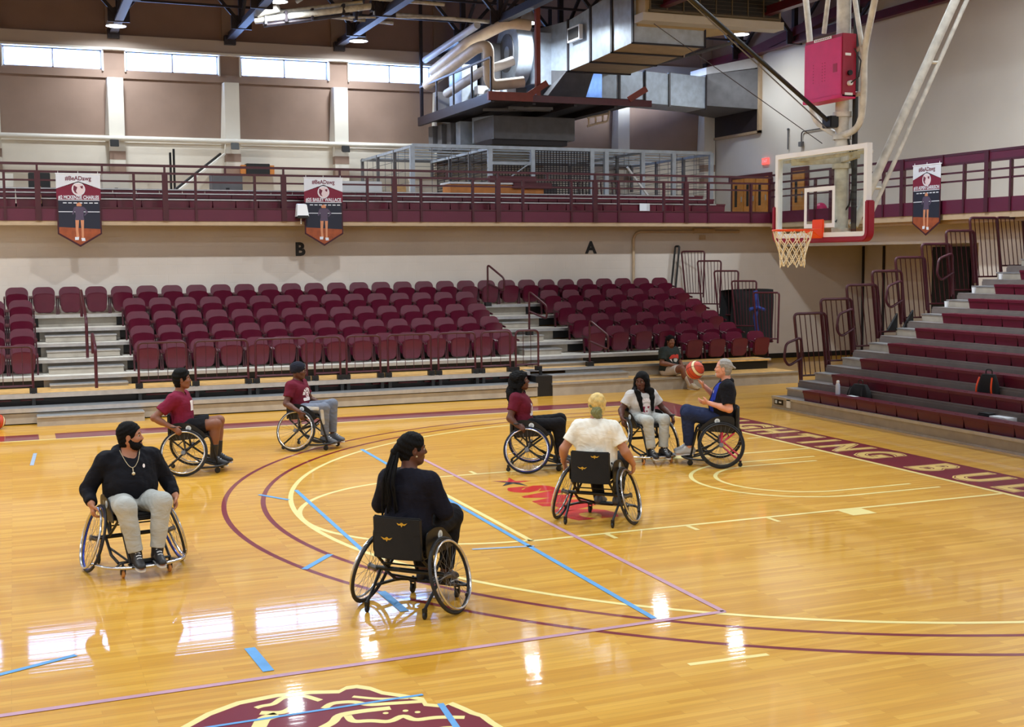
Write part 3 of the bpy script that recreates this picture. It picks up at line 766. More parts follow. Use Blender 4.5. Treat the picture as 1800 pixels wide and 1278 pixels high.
wires(loc(-.4,19,.1), loc(-.4,24.1,zt), 6, 8)
MB().bar(loc(1.85,18.93,.9), loc(2.9,18.93,1.6), .05, .03).build('door_brace', 'galv', cg)
bl = MB().bar((5.75,18.6,B2+1.55),(7.05,18.6,B2+.02),.05,.05).build('leaning_pole', 'white'); tag(bl, 'white pole leaning against the front of the wire cage', 'pole')
rk = empty('bike_rack', (5.6, 20.2, B2)); tag(rk, 'tangle of maroon folded chair frames inside the wire cage', 'chair frames')
random.seed(3)
for i in range(9):
    x = -.5+i*.12; MB().tube(round_path([(x,0,.0),(x-.1,.05,1.25),(x+.28,.05,1.3),(x+.34,.0,.0)], .12, 4), .018, 6).build('chair_frame', 'rail', rk)
for i, (x, y, hh, m, lab) in enumerate(((4.0,20.5,1.15,'galv_dull','grey crate stack behind the dense mesh of the wire cage'),(7.5,20.6,.8,'cloth_blue','blue bundle inside the right end of the wire cage'),(7.0,21.4,1.0,'cream_plaster','cream carton inside the right end of the wire cage'),(.7,21.5,1.35,'cream_plaster','tall pale board stack inside the left end of the wire cage'),(4.5,19.8,.75,'white','small white bucket inside the middle of the wire cage'))):
    t = empty('stored_crate', (x, y, B2)); tag(t, lab, 'crate')
    MB().box((-.35,-.25,0),(.35,.25,hh)).build('crate_body', m, t, bevel=.02)
    MB().box((-.37,-.27,hh-.06),(.37,.27,hh)).build('crate_lid', m, t, bevel=.01)
# red ball on a stand seen through the backboard
rb = empty('red_ball_stand', (UX-.35, 17.75, B2)); tag(rb, 'round red ball on a black base seen through the glass backboard', 'lamp')
MB().ball((-.0,0,.36),(.19,.19,.22)).build('lamp_head', 'pink_red', rb)  # the red ball itself, gives no light
MB().cyl((0,0,0),(0,0,.2),.16,12).build('ball_base', 'black', rb)
# ------------------------------------------------------------------ far telescopic stand
DY = [10.78, 11.56, 12.34, 13.12, 13.90]          # front edge of each seat deck
DZ = [.655, .895, 1.14, 1.385, 1.62]
fs = empty('telescopic_stand', (-4, 9.35, 0)); tag(fs, 'long telescopic stand with stepped aluminium decks along the far wall', 'stand')
def L(x, y, z): return (x+4, y-9.35, z)
XL, XA0, XA1, XB0, XR = -19.0, -9.86, -8.36, -.86, 5.0
def fbox(nm, a, c, m, bevel=0): return MB().box(L(*a), L(*c)).build(nm, m, fs, smooth=False, bevel=bevel)
# floor tread and front board, left part
fbox('front_board', (XL,9.36,.02), (-.95,9.40,.19), 'alum_board')
fbox('front_tread', (XL,9.33,.205), (-.95,9.75,.275), 'alum')
fbox('kick_gap', (XL,9.90,.02), (-1.0,9.94,.43), 'black')
for i in range(21):
    xx = -11.1+.512*i
    if XA0-.2 < xx < XA1: continue
    MB().box(L(xx-.19,9.82,.345), L(xx+.19,9.9,.375)).build('stored_seat', 'seat', fs, bevel=.01)
# upper platform, left part
fbox('platform_nose', (XL,9.72,.40), (-.95,9.80,.475), 'alum')
fbox('platform_deck', (XL,9.80,.43), (-.95,10.80,.472), 'plywood')
# step in front of the left aisle
fbox('aisle_step', (-10.02,9.02,.0), (-8.32,9.34,.14), 'alum_board')
fbox('step_tread', (-10.02,9.0,.14), (-8.32,9.34,.165), 'alum')
# right part: two plain platforms and a step block
fbox('front_board', (-.60,9.42,.0), (5.1,9.46,.215), 'alum_board')
fbox('front_tread', (-.62,9.40,.215), (5.12,9.48,.25), 'alum')
fbox('platform_deck', (-.60,9.48,.2), (5.1,10.30,.245), 'plywood')
fbox('side_skirt', (-.95,9.44,0), (-.6,9.95,.40), 'black')
fbox('aisle_step', (-.55,9.8,.245), (1.25,10.1,.345), 'alum_board')
fbox('step_tread', (-.57,9.78,.345), (1.27,10.12,.37), 'alum')
fbox('front_board', (.0,10.14,.245), (3.15,10.18,.43), 'alum_board')
fbox('front_tread', (-.9,10.10,.43), (3.15,10.2,.475), 'alum')
fbox('platform_deck', (-.9,10.2,.43), (4.9,10.80,.47), 'plywood')
fbox('kick_gap', (3.15,10.28,.25), (4.9,10.32,.43), 'black')
fbox('front_tread', (3.15,10.22,.43), (4.95,10.3,.475), 'alum_board')
for k in range(5):
    y, z = DY[k], DZ[k]; y2 = DY[k+1] if k < 4 else LY-.02
    fbox('deck', (XL,y+.06,z-.05), (XR,y2+.10,z-.002), 'cream_plaster')
    fbox('deck_nose', (XL,y,z-.055), (XR,y+.07,z+.004), 'alum')
    fbox('black_riser', (XL,y+.14,z-.22), (XR,y+.17,z-.05), 'black')
    for a0, a1 in ((XA0,XA1), (-.8,.75)): fbox('riser_plate', (a0,y+.125,z-.24), (a1,y+.135,z-.052), 'alum_board')
    # aisle half steps
    yb = y-.30; zb = z-.115
    sl = (XA0+.10, XA1-.10)
    sr = [(-.75,.62), (-.95,.25), (-1.1,.0), (-1.2,-.15), (-1.3,-.35)][k]
    sr = {0:(-.55,.70), 1:(-.42,.42), 2:(-.30,.35), 3:(-.30,.30), 4:(-.2,.5)}[k]
    for a0, a1, lab in ((sl[0], sl[1], 'left'), (sr[0], sr[1], 'right')):
        if k == 4: continue
        fbox('aisle_step', (a0,yb+.02,z-.24), (a1,y+.05,zb-.02), 'alum_board')
        fbox('step_tread', (a0-.01,yb,zb-.022), (a1+.01,y+.05,zb), 'alum')
# guard rails along the platform
def guard(x0, x1, y, zb, zt, yaw=0, nm='guard_rail'):
    t = MB(); cx = (x0+x1)/2; hw = (x1-x0)/2
    pth = round_path([L(x0,y,zb-.12), L(x0,y,zt), L(x1,y,zt), L(x1,y,zb-.12)], .09, 5)
    t.tube(pth, .021, 8)
    t.tube([L(x0,y,zb), L(x1,y,zb)], .018, 8)
    n = max(3, int((x1-x0)/.155))
    for i in range(1, n): t.tube([L(x0+(x1-x0)*i/n,y,zb), L(x0+(x1-x0)*i/n,y,zt)], .006, 5)
    g = t.build(nm, 'rail', fs)
    for x in (x0, x1):
        MB().box(L(x-.06,y-.05,.475), L(x+.06,y+.05,.56)).build('rail_foot', 'black', g, smooth=False)
        MB().box(L(x-.03,y-.12,.12), L(x+.03,y-.09,.50)).build('rail_strut', 'black', g, smooth=False)
for x0, x1 in ((-11.3,-10.05),(-8.32,-7.5),(-7.35,-6.42),(-6.28,-5.35),(-5.2,-4.72),(-4.6,-3.95),(-3.8,-2.95),(-2.8,-2.05),(-1.92,-1.32),(-1.2,-.72)):
    guard(x0, x1, 9.85, .60, 1.27)
# aisle rails
def aisle_post(x, y, z0, z1, loopx=0.0):
    m = MB().tube([L(x,y,z0), L(x,y,z1)], .022, 8).build('aisle_post', 'rail', fs)
    MB().box(L(x-.06,y-.05,z0), L(x+.06,y+.05,z0+.09)).build('rail_foot', 'black', m, smooth=False)
    return m
MB().tube(round_path([L(-9.02,10.0,.5), L(-9.02,10.0,1.22), L(-9.02,10.75,1.42), L(-9.02,10.75,1.05)], .1, 5), .028, 8).build('aisle_rail', 'rail', fs)
MB().tube(round_path([L(-9.06,11.8,.9), L(-9.06,11.8,1.62), L(-9.06,13.4,2.15), L(-9.06,13.4,1.6)], .12, 5), .028, 8).build('aisle_rail', 'rail', fs)
for x, y, z in ((.62,10.3,.48), (-.05,11.9,1.05), (-.35,13.6,1.62)):
    pt = round_path([L(x,y,z), L(x,y,z+.93), L(x+.30,y-.25,z+.62), L(x+.30,y-.25,z+.34), L(x,y,z+.5)], .07, 4)
    MB().tube(pt, .023, 8).build('aisle_rail', 'rail', fs)
    MB().box(L(x-.07,y-.06,z-.01), L(x+.07,y+.06,z+.08)).build('rail_foot', 'black', fs, smooth=False)
# stepped end panels at the right end
for k, (y, zt) in enumerate(((14.75,2.82),(14.0,2.58),(13.25,2.34),(12.5,2.11),(11.6,1.86))):
    x = 5.30+.02*k
    t = MB(); zb = zt-1.05
    t.tube(round_path([L(x+.12,y-.02,zb-.1), L(x,y,zt), L(x+.44,y-.38,zt), L(x+.40,y-.40,zb-.1)], .06, 4), .022, 8)
    for i in range(1, 7):
        u = i/7; t.tube([L(x+.12+(.28)*u,y-.02-.38*u,zb), L(x+.44*u,y-.38*u,zt)], .008, 5)
    t.tube([L(x+.12,y-.02,zb), L(x+.40,y-.40,zb)], .018, 6)
    t.build('end_panel', 'rail', fs)
MB().tube(round_path([L(5.05,14.85,1.75), L(5.18,14.85,2.95), L(5.24,14.75,2.95), L(5.12,14.75,1.75)], .03, 3), .026, 8).build('end_panel', 'black', fs)

# ------------------------------------------------------------------ tip-up seats, each its own thing
def make_seat():
    t = empty('tip_up_seat', (0,0,0))
    pr = rrect(.44, .46, .13, 6, 0, .33)
    MB().prism(pr, .035, lambda x, y, z: (x*(1-.10*(.56-y)), .13-z+.16*(y-.12), y)).build('backrest', 'seat', t, bevel=.006)
    # folded pan: rounded bottom corners, thick top edge
    pan = [(-.15,.425),(0,.442),(.15,.425),(.20,.385),(.205,.30),(.185,.10),(.13,.035),(-.13,.035),(-.185,.10),(-.205,.30),(-.20,.385)]
    pan = [tuple(p[:2]) for p in round_path([(x, y, 0) for x, y in pan], .04, 3, True)]
    MB().prism(pan, .075, lambda x, y, z: (x, .02-z-.22*(y-.04), y)).build('seat_pan', 'seat', t, bevel=.018)
    for s in (-1, 1):
        a = MB().prism([(-.16,.32),(.14,.35),(.14,.385),(-.14,.36),(-.18,.34)], .035, lambda x, y, z: (s*.237-.017+z, x, y))
        a.build('armrest', 'rail', t, bevel=.006)
        MB().bar((s*.237,.02,0), (s*.237,.06,.34), .03, .05).build('leg', 'rail', t, bevel=.004)
    return t
seat0 = make_seat(); index_kids()
_sn = [0]
def put_seat(x, y, z, label):
    o = seat0 if _sn[0] == 0 else copy_tree(seat0)
    _sn[0] += 1
    o.location = (x, y, z); tag(o, label, 'seat', 'tip-up seats of the far stand')
ROWN = ['front', 'second', 'third', 'fourth', 'back']
SY = [.48, .46, .44, .44, .45]
for k in range(4):
    y = DY[k]+SY[k]; z = DZ[k]
    for i, x in enumerate((-10.69, -10.18)):
        put_seat(x, y, z, 'maroon folding seat left of the left aisle, %s row, %s' % (ROWN[k], 'beside the aisle' if i else 'second from the aisle'))
    for i in range(15):
        put_seat(-8.03+.512*i, y, z, 'maroon folding seat, %s row of the middle block, %s from the left aisle' % (ROWN[k], ORD[i]))
    for i in range(7):
        put_seat(1.20+.565*i, y, z, 'maroon folding seat, %s row of the right block, %s from the right aisle' % (ROWN[k], ORD[i]))
for i in range(4):
    put_seat(3.28+.565*i, 10.28+.44, .475, 'maroon folding seat on the low platform right of the sitting girl, %s from her' % ORD[i])
for i in range(30):
    put_seat(-10.24+.51*i, DY[4]+SY[4], DZ[4], 'maroon folding seat in the back row against the wall, %s from the left' % ORD[i])
# things on the far stand
tp = empty('black_tarp', (6.0, 12.75, .62)); tag(tp, 'black sheet draped over a rack beside the right end panels', 'tarp')
random.seed(5)
def drape(w_, h, y0, seed):
    mb = MB(); nx, nz = 18, 8; V = []; F = []
    for j in range(nz+1):
        for i in range(nx+1):
            u, v = i/nx, j/nz
            V.append(((u-.5)*w_, y0+.05*math.sin(u*17+seed)*(1-v)+.03*math.sin(u*7+v*5), h*v-.10*max(0, v-.8)*5*(u-.5)**2))
    for j in range(nz):
        for i in range(nx): a = j*(nx+1)+i; F.append((a, a+1, a+nx+2, a+nx+1))
    return mb.add(V, F)
drape(1.15, 1.30, -.15, 1.0).build('front_fall', 'black_cloth', tp)
drape(1.15, 1.28, .35, 2.0).build('back_fall', 'black_cloth', tp)
MB().add([(-.575,-.15,1.29),(.575,-.15,1.29),(.575,.35,1.27),(-.575,.35,1.27)], [(0,1,2,3)]).build('top_fold', 'black_cloth', tp)
bs = empty('blue_strap', (5.55, 11.75, .95)); tag(bs, 'dark blue strap with white tag hanging on the right end panels', 'strap')
MB().tube([(-.02,0,.95),(.02,-.03,.6),(-.03,-.02,.35),(.04,-.03,-.1)], .05, 8).build('webbing', 'cloth_blue', bs)
MB().tube([(-.2,-.05,.52),(0,-.08,.56),(.2,-.05,.5)], .045, 8).build('buckle_band', 'cloth_blue', bs)

# ------------------------------------------------------------------ right-hand bench bleacher
rs = empty('bench_bleacher', (2.2, 6.0, 0)); tag(rs, 'maroon bench bleacher rising along the right baseline', 'bleacher')
def Q(x, y, z): return (x-2.2, y-6.0, z)
def rbox(nm, a, c, m, bevel=0): return MB().box(Q(*a), Q(*c)).build(nm, m, rs, smooth=False, bevel=bevel)
Y0, Y1 = 6.02, -7.0
RX = .592
NR = 10
for k in range(NR):
    x = 2.16+RX*k; z = .215+.2505*k
    if k == 0:
        rbox('front_board', (x+.01,Y1,.015), (x+.04,Y0,.20), 'alum_board')
        rbox('board_edge', (x,Y1,0), (x+.03,Y0,.03), 'alum')
    rbox('deck_nose', (x-.005,Y1 if k == 0 else 5.16,z-.045), (x+.05,Y0,z), 'alum')
    rbox('deck', (x+(.05 if k == 0 else -.035),Y1,z-.04), (x+RX+.12,Y0-.02,z-.004), 'footwell')
    rbox('deck_riser', (x+RX-.06,Y1,z-.02), (x+RX-.03,Y0-.03,z+.21), 'footwell')
    # end aisle half step
    rbox('aisle_step', (x+.30,5.20,z-.01), (x+RX+.02,5.98,z+.105), 'alum_board')
    rbox('step_tread', (x+.29,5.18,z+.105), (x+RX+.04,6.0,z+.13), 'alum')
    # bench of linked plastic modules
    mb = MB(); y = 5.15; bxk = x+.05
    while y > Y1:
        a, c = y-.483, y
        zb, ztp = z-(.02 if k == 0 else .055), z+.175
        wd = .48
        V = []
        for xx, ins in ((bxk+.015, .03), (bxk, 0.0)):
            pass
        mb.add([(bxk+.02-2.2,a+.025-6,zb),(bxk+.02-2.2,c-.025-6,zb),(bxk-2.2,c-.002-6,ztp-.04),(bxk-2.2,a+.002-6,ztp-.04),
                (bxk+.10-2.2,a+.04-6,zb),(bxk+.10-2.2,c-.04-6,zb),(bxk+.10-2.2,c-.002-6,ztp-.04),(bxk+.10-2.2,a+.002-6,ztp-.04)],
               [(0,3,2,1),(4,5,6,7),(0,1,5,4),(1,2,6,5),(2,3,7,6),(3,0,4,7)])
        mb.box(Q(bxk-.012,a+.003,ztp-.045), Q(bxk+.26,c-.003,ztp))
        mb.box(Q(bxk+.08,(a+c)/2-.03,ztp-.004), Q(bxk+.11,(a+c)/2+.03,ztp+.004))
        y -= wd+.004
    mb.build('bench_seat', 'bench', rs, smooth=False)
# maker plate and white corner on the front board
pl = rbox('maker_plate', (2.155,5.68,.075), (2.17,5.93,.165), 'black')
rbox('plate_mark', (2.150,5.84,.095), (2.156,5.90,.15), 'badge'); rbox('plate_mark', (2.150,5.71,.11), (2.156,5.78,.135), 'white')
rbox('white_decal', (2.155,5.45,.05), (2.17,5.56,.19), 'white')
# end guard panels stepping up
for k in range(9):
    xa = 2.67+.562*k; xb = xa+.67; zt = 1.655+.247*k; zb = zt-1.24
    if k == 8: xa, xb, zt, zb = 7.25, 7.9, 3.39, 2.35
    if k == 4: xa, xb = 4.88, 5.56
    t = MB()
    t.tube(round_path([Q(xa+.16,6.1,zb), Q(xa,6.1,zt), Q(xb,6.1,zt), Q(xb+.14,6.1,zb)], .08, 5), .026, 8)
    t.tube([Q(xa+.155,6.1,zb+.12), Q(xb+.13,6.1,zb+.12)], .018, 6)
    for i in range(1, 6):
        u = i/6; t.tube([Q(xa+.155+(xb-xa-.02)*u,6.1,zb+.12), Q(xa+(xb-xa)*u,6.1,zt)], .009, 5)
    g = t.build('guard_panel', 'rail', rs)
    MB().box(Q(xb+.10,6.02,zb-.03), Q(xb+.20,6.14,zb+.08)).build('panel_foot', 'black', g, smooth=False)
    if k in (0, 2, 4, 6):
        lp = round_path([Q(xa+.12,6.02,zt-1.2), Q(xa+.10,6.02,zt-.42), Q(xa-.22,6.02,zt-.52), Q(xa-.26,6.02,zt-.80), Q(xa-.16,6.02,zt-.93), Q(xa+.13,6.02,zt-.78)], .08, 5)
        MB().tube(lp, .024, 8).build('hand_loop', 'rail', rs)
for x, z in ((4.62,1.30),(4.98,1.35)):
    MB().add([Q(x,5.95,z), Q(x+.22,5.95,z), Q(x+.22,5.95,z+.32), Q(x,6.0,z), Q(x+.22,6.0,z), Q(x+.22,6.0,z+.32)], [(0,1,2),(5,4,3),(0,3,4,1),(1,4,5,2),(2,5,3,0)]).build('gusset', 'black', rs, smooth=False)
# bags and bottle on the bleacher
def bag(nm, loc, rz, lab, w_, h, d, strap, extra=None):
    t = empty(nm, loc, rz); tag(t, lab, 'bag')
    mb = MB(); V = []; F = []; nu, nv = 14, 8
    for j in range(nv+1):
        v = j/nv; s = (1-v**3*.45)*(1 if v > .08 else .92)
        for i in range(nu):
            a = 2*PI*i/nu; c_, s_ = math.cos(a), math.sin(a)
            e = .55; sx = abs(c_)**e*math.copysign(1, c_); sy = abs(s_)**e*math.copysign(1, s_)
            V.append((sx*w_/2*s*(1+.04*math.sin(3*a+v*4)), sy*d/2*s*(1+.06*math.sin(2*a+v*7)), h*v))
    for j in range(nv):
        for i in range(nu): a = j*nu+i; b_ = j*nu+(i+1) % nu; F.append((a, b_, b_+nu, a+nu))
    F.append(tuple(range(nu-1, -1, -1))); F.append(tuple(nv*nu+i for i in range(nu)))
    mb.add(V, F).build('bag_body', 'black_cloth', t)
    MB().tube(round_path([(-.05,0,h-.01),(-.05,0,h+.07),(.05,0,h+.07),(.05,0,h-.01)], .04, 4), .009, 6).build('grab_handle', 'black', t)
    for s in (-1, 1):
        MB().tube(round_path([(s*w_*.3,-d*.42,h*.9),(s*w_*.36,-d*.72,h*.55),(s*w_*.38,-d*.5,.03)], .1, 4), .013, 6).build('shoulder_strap', strap, t)
    return t
bag('backpack', (3.2, 1.86, .465), R(-75), 'black backpack with orange straps on the third bleacher row', .34, .44, .2, 'orange')
bag('duffel_bag', (2.60, 4.1, .214), R(-85), 'black bag behind the water bottle on the lowest bleacher row', .46, .36, .2, 'black')
bag('duffel_bag', (3.2, .78, .465), R(-80), 'black bag at the right edge on the third bleacher row', .34, .34, .2, 'black')
wb = empty('water_bottle', (2.34, 4.36, .392)); tag(wb, 'pale blue-white water bottle standing on the lowest maroon bench', 'bottle')
BOT = mat('pale_blue_bottle', srgb(196, 206, 226), 0.3)
MB().lathe([(0,0),(.036,0),(.038,.01),(.038,.15),(.030,.18),(.022,.19)], 20).build('bottle_body', BOT, wb)
MB().lathe([(.024,.185),(.026,.19),(.026,.22),(.016,.235),(0,.235)], 16).build('bottle_cap', 'white', wb)
pp2 = empty('paper_stack', (2.60, 1.0, .214)); tag(pp2, 'white papers and black pouch on the deck at the right edge', 'papers')
MB().box((-.09,-.24,0),(.1,.1,.19)).build('paper_sheets', 'white', pp2)
MB().box((-.08,.12,0),(.08,.36,.21)).build('black_pouch', 'black_cloth', pp2, bevel=.02)
nt = MB().box((2.36,3.95,.391),(2.46,4.15,.394)).build('paper_sheet', 'white', smooth=False); tag(nt, 'white paper sheet on the lowest bench beside the water bottle', 'paper')
for i, (k, y) in enumerate(((6,5.8),(7,5.75),(8,5.7))):
    c = empty('paper_cup', (2.16+RX*k+.12, y, .215+.2505*k)); tag(c, 'small white cup on the %s end-aisle tread of the bleacher' % ('seventh','eighth','ninth')[i], 'cup')
    MB().lathe([(0,0),(.032,0),(.04,.10),(.036,.10),(.03,.01)], 14).build('cup_body', 'white', c)
    MB().lathe([(.036,.098),(.042,.098),(.042,.106),(.036,.106)], 14).build('cup_rim', 'white', c)
# ------------------------------------------------------------------ lamps (the light of the hall)
def lamp(x, y, z, label, seen=True, watts=None):
    t = empty('high_bay_lamp', (x, y, z)); tag(t, label, 'lamp', 'high-bay lamps')
    MB().lathe([(.06,.34),(.10,.33),(.14,.24),(.19,.20),(.27,.02),(.275,0),(.262,0),(.18,.19),(.06,.3)], 24).build('shade', 'lamp_shade', t)
    MB().lathe([(0,-.012),(.20,-.008),(.262,.012),(0,.016)], 24).build('lens', 'lens', t)
    MB().cyl((0,0,.33),(0,0,.52),.02,8).lathe([(.05,.46),(.05,.50),(0,.5)], 12).build('hanger', 'steel_dark', t)
    ld = bpy.data.lights.new('lamp_light', 'AREA'); ld.shape = 'DISK'; ld.size = .44; ld.energy = watts or LAMP_W; ld.color = (.88, .95, 1.0)
    ld.spread = R(168)
    lo = bpy.data.objects.new('lamp_light', ld); COL.objects.link(lo); lo.parent = t; lo.location = (0, 0, -.03)
FARW = LAMP_W*.34
lamp(-7.45, 23.0, 9.02, 'bright ceiling lamp above the leftmost clerestory windows', watts=FARW)
lamp(-.72, 23.0, 9.00, 'ceiling lamp hanging in front of the fourth clerestory window', watts=FARW)
lamp(-3.73, 19.7, 9.29, 'ceiling lamp cut by the top edge above the folded pipe frame', watts=FARW)
lamp(3.25, 19.7, 9.18, 'ceiling lamp hanging above the elbowed pipes', watts=FARW*1.4)
lamp(9.05, 22.6, 8.92, 'ceiling lamp hanging over the far galvanised duct', watts=FARW)
lamp(10.1, 19.7, 9.27, 'ceiling lamp right of the big duct grille', watts=FARW*.6)
for x in (-25, -18.5, -11.7, -4.8, 2.2, 8.5):
    for y in (6.0, -1.5, -9.0, -17.0):
        lamp(x, y, 9.9, 'ceiling lamp over the court, outside the picture', watts=LAMP_W*{6.0: 1.25, -1.5: .52, -9.0: .42, -17.0: .45}[y])
for x in (-25, -18.5, -12): lamp(x, 14.0, 9.9, 'ceiling lamp over the far stand, outside the picture', watts=LAMP_W*.4)

# ------------------------------------------------------------------ roof steel
def steel(nm, lab, cat, parts, m='steel_dark', grp=None):
    pass
for i, x in enumerate(PX[2:13]):
    t = empty('roof_truss', (x, UY, 9.06))
    tag(t, 'dark steel roof truss over the wall pier, %s from the left end of the hall' % ORD[i], 'truss', 'roof trusses')
    MB().bar((0,-.05,0),(0,-44,0),.22,.06).bar((0,-.05,.12),(0,-44,.12),.05,.2).build('bottom_chord', 'steel_dark' if x < 3 else 'steel_maroon', t, smooth=False)
    MB().bar((0,-.05,2.2),(0,-44,2.9),.2,.2).build('top_chord', 'steel_dark', t, smooth=False)
    MB().box((-.16,-.34,-.16),(.16,-.02,.1)).build('bearing_plate', 'steel_dark', t, smooth=False)
    y = -2.2; q = 0
    while y > -40:
        MB().bar((0,y,0),(0,y,2.4),.14,.14).build('truss_post', 'steel_dark', t, smooth=False)
        MB().bar((0,y,.1),(0,y-3,2.5),.08,.08).build('truss_diagonal', 'steel_dark', t, smooth=False)
        if q < 2:
            MB().bar((0,y,.08),(1.62,y,1.9),.09,.09).build('sway_brace', 'steel_dark', t, smooth=False)
            MB().bar((0,y,.08),(-1.62,y,1.9),.09,.09).build('sway_brace', 'steel_dark', t, smooth=False)
            MB().box((-.28,y-.03,-.05),(.28,y+.03,.32)).build('gusset_plate', 'steel_dark', t, smooth=False)
        y -= 3.0; q += 1
o = MB().bar((UX-.2,UY-.1,8.82),(UX-.2,12,10.15),.3,.26).build('roof_beam', 'steel_maroon', smooth=False); tag(o, 'maroon sloping roof beam along the top of the right wall', 'beam')
struct(MB().add([(UX-.02,UY,8.95),(UX-.02,12,10.28),(UX-.02,12,ROOF),(UX-.02,UY,ROOF)], [(0,1,2,3)]).build('wall_right_gable', 'brown_deck', smooth=False))
for i, (z, y) in enumerate(((9.55,22.0),(9.75,20.2))):
    o = MB().bar((-19,y,z),(11.9,y,z),.06,.06).build('roof_tie', 'steel_dark', smooth=False); tag(o, 'thin dark tie rod across the roof steel, %s one' % ('lower','higher')[i], 'rod')
# folded-up pipe frame of a side basket
pf = empty('folded_hoop_frame', (-2.6, 20.2, 9.0)); tag(pf, 'folded up basketball backstop frame of pale pipes hanging below the roof', 'backstop frame')
def W3(x, y, z): return (x+2.6, y-20.2, z-9.0)
def fp(nm, a, c, r, m='hoop_white'): return MB().cyl(W3(*a), W3(*c), r, 10).build(nm, m, pf)
fp('mast_pipe', (-4.15,20.6,8.95), (-1.25,19.4,9.30), .085)
fp('mast_pipe', (-4.1,20.75,9.12), (-1.5,19.6,9.42), .055)
fp('brace_pipe', (-3.95,20.5,8.82), (-1.8,19.8,9.12), .05, 'steel_dark')
fp('brace_pipe', (-1.8,20.0,9.08), (1.0,19.4,9.13), .03)
fp('long_pipe', (-4.0,21.2,9.37), (-.2,21.2,9.24), .055)
fp('long_pipe', (-1.1,20.0,9.24), (3.2,20.0,9.20), .055)
fp('long_pipe', (-2.6,19.0,9.42), (.55,19.0,9.38), .05)
fp('goal_arm', (-4.1,20.5,9.12), (-3.6,20.2,9.26), .12)
fp('strut', (-3.75,20.4,9.55), (-4.05,20.5,9.12), .05, 'pad')
fp('strut', (-2.9,19.0,9.5), (-3.3,19.4,9.26), .05, 'galv')
for x, y, z in ((-3.9,20.5,8.98),(-3.4,20.3,9.04),(-2.75,20.1,9.1),(-2.0,19.75,9.2),(-1.3,19.45,9.3),(-1.6,20.0,9.14)):
    MB().box(W3(x-.035,y-.13,z-.15), W3(x+.035,y+.13,z+.15)).build('clamp', 'steel_dark', pf, bevel=.01)

# ------------------------------------------------------------------ ventilation platform
vp = empty('service_platform', (3.4, 21.2, 6.9)); tag(vp, 'dark steel service platform hung in front of the right windows', 'platform')
def V3(x, y, z): return (x-3.4, y-21.2, z-6.9)
def vb(nm, a, c, m, bevel=0): return MB().box(V3(*a), V3(*c)).build(nm, m, vp, smooth=False, bevel=bevel)
vb('platform_deck', (1.45,17.9,6.88), (5.9,24.1,6.98), 'steel_dark')
vb('edge_beam', (1.4,17.85,6.74), (1.5,24.1,7.0), 'steel_dark')
vb('edge_beam', (1.3,17.75,6.78), (2.55,17.85,7.0), 'red_oxide')
vb('edge_beam', (2.55,17.8,6.78), (6.1,17.9,6.95), 'steel_maroon')
for x in (2.6, 3.8, 5.0): vb('cross_beam', (x,17.9,6.72), (x+.09,24.1,6.88), 'steel_dark')
MB().bar(V3(2.45,17.8,6.95), V3(2.95,17.75,7.28), .1, .16).build('kicker', 'red_oxide', vp, smooth=False)
MB().bar(V3(5.4,17.8,6.95), V3(5.9,17.75,7.25), .1, .16).build('kicker', 'red_oxide', vp, smooth=False)
rl = [(1.45,23.9),(1.45,22.4),(1.45,20.9),(1.45,19.4),(1.45,17.95)]
for x, y in rl: MB().bar(V3(x,y,7.0), V3(x,y,7.9), .045, .045).build('rail_post', 'steel_dark', vp, smooth=False)
MB().bar(V3(1.45,24.0,7.9), V3(1.45,17.95,7.9), .05, .05).build('hand_rail', 'galv_dull', vp, smooth=False)
MB().bar(V3(2.75,17.9,6.9), V3(2.75,17.9,9.6), .12, .12).build('hanger_post', 'red_oxide', vp, smooth=False)
for x, y in ((1.5,24.0),(5.8,24.0)): MB().bar(V3(x,y,6.9), V3(x,y,10.6), .09, .09).build('hanger_post', 'steel_dark', vp, smooth=False)
for a, c in (((1.8,19.5,6.74),(3.6,19.0,6.74)),((2.2,18.6,6.70),(3.4,18.4,6.70))):
    MB().bar(V3(*a), V3(*c), .07, .07).build('pipe_rack', 'galv_dull', vp, smooth=False)
# air handler
ah = empty('air_handler', (3.1, 21.3, 6.98)); tag(ah, 'galvanised air handler with round fan housing on the service platform', 'air handler')
MB().box((-1.05,.6,.0),(-.55,1.7,1.35)).build('side_cabinet', 'galv', ah, bevel=.01)
MB().box((-.5,.4,0),(-.1,1.9,1.7)).build('side_cabinet', 'steel_dark', ah, bevel=.01)
MB().box((-.1,.6,0),(1.0,2.2,2.0)).build('main_cabinet', 'galv_dull', ah, bevel=.01)
MB().box((.8,-.2,.75),(1.5,1.3,2.25)).build('fan_box', 'galv', ah, bevel=.015)
MB().lathe([(0,-.22),(.15,-.22),(.92,-.22),(.95,-.18),(.95,.22),(0,.22)], 36, (.42,.15,1.65), 'X').build('fan_housing', 'galv', ah)
MB().lathe([(.2,0),(.55,-.02),(.55,.03),(.2,.02)], 30, (.19,.15,1.65), 'X').build('fan_inlet', 'galv_dull', ah)
for z in (.1, .45): MB().box((-.7,.2,z),(.5,.5,z+.25)).build('junction_box', 'insul_blue', ah, bevel=.01)
for k, y in enumerate((.3, .0, -.3)): MB().cyl((-.6+.25*k,y,0),(-.6+.25*k,y,.7),.09,10).build('pump', 'galv', ah)
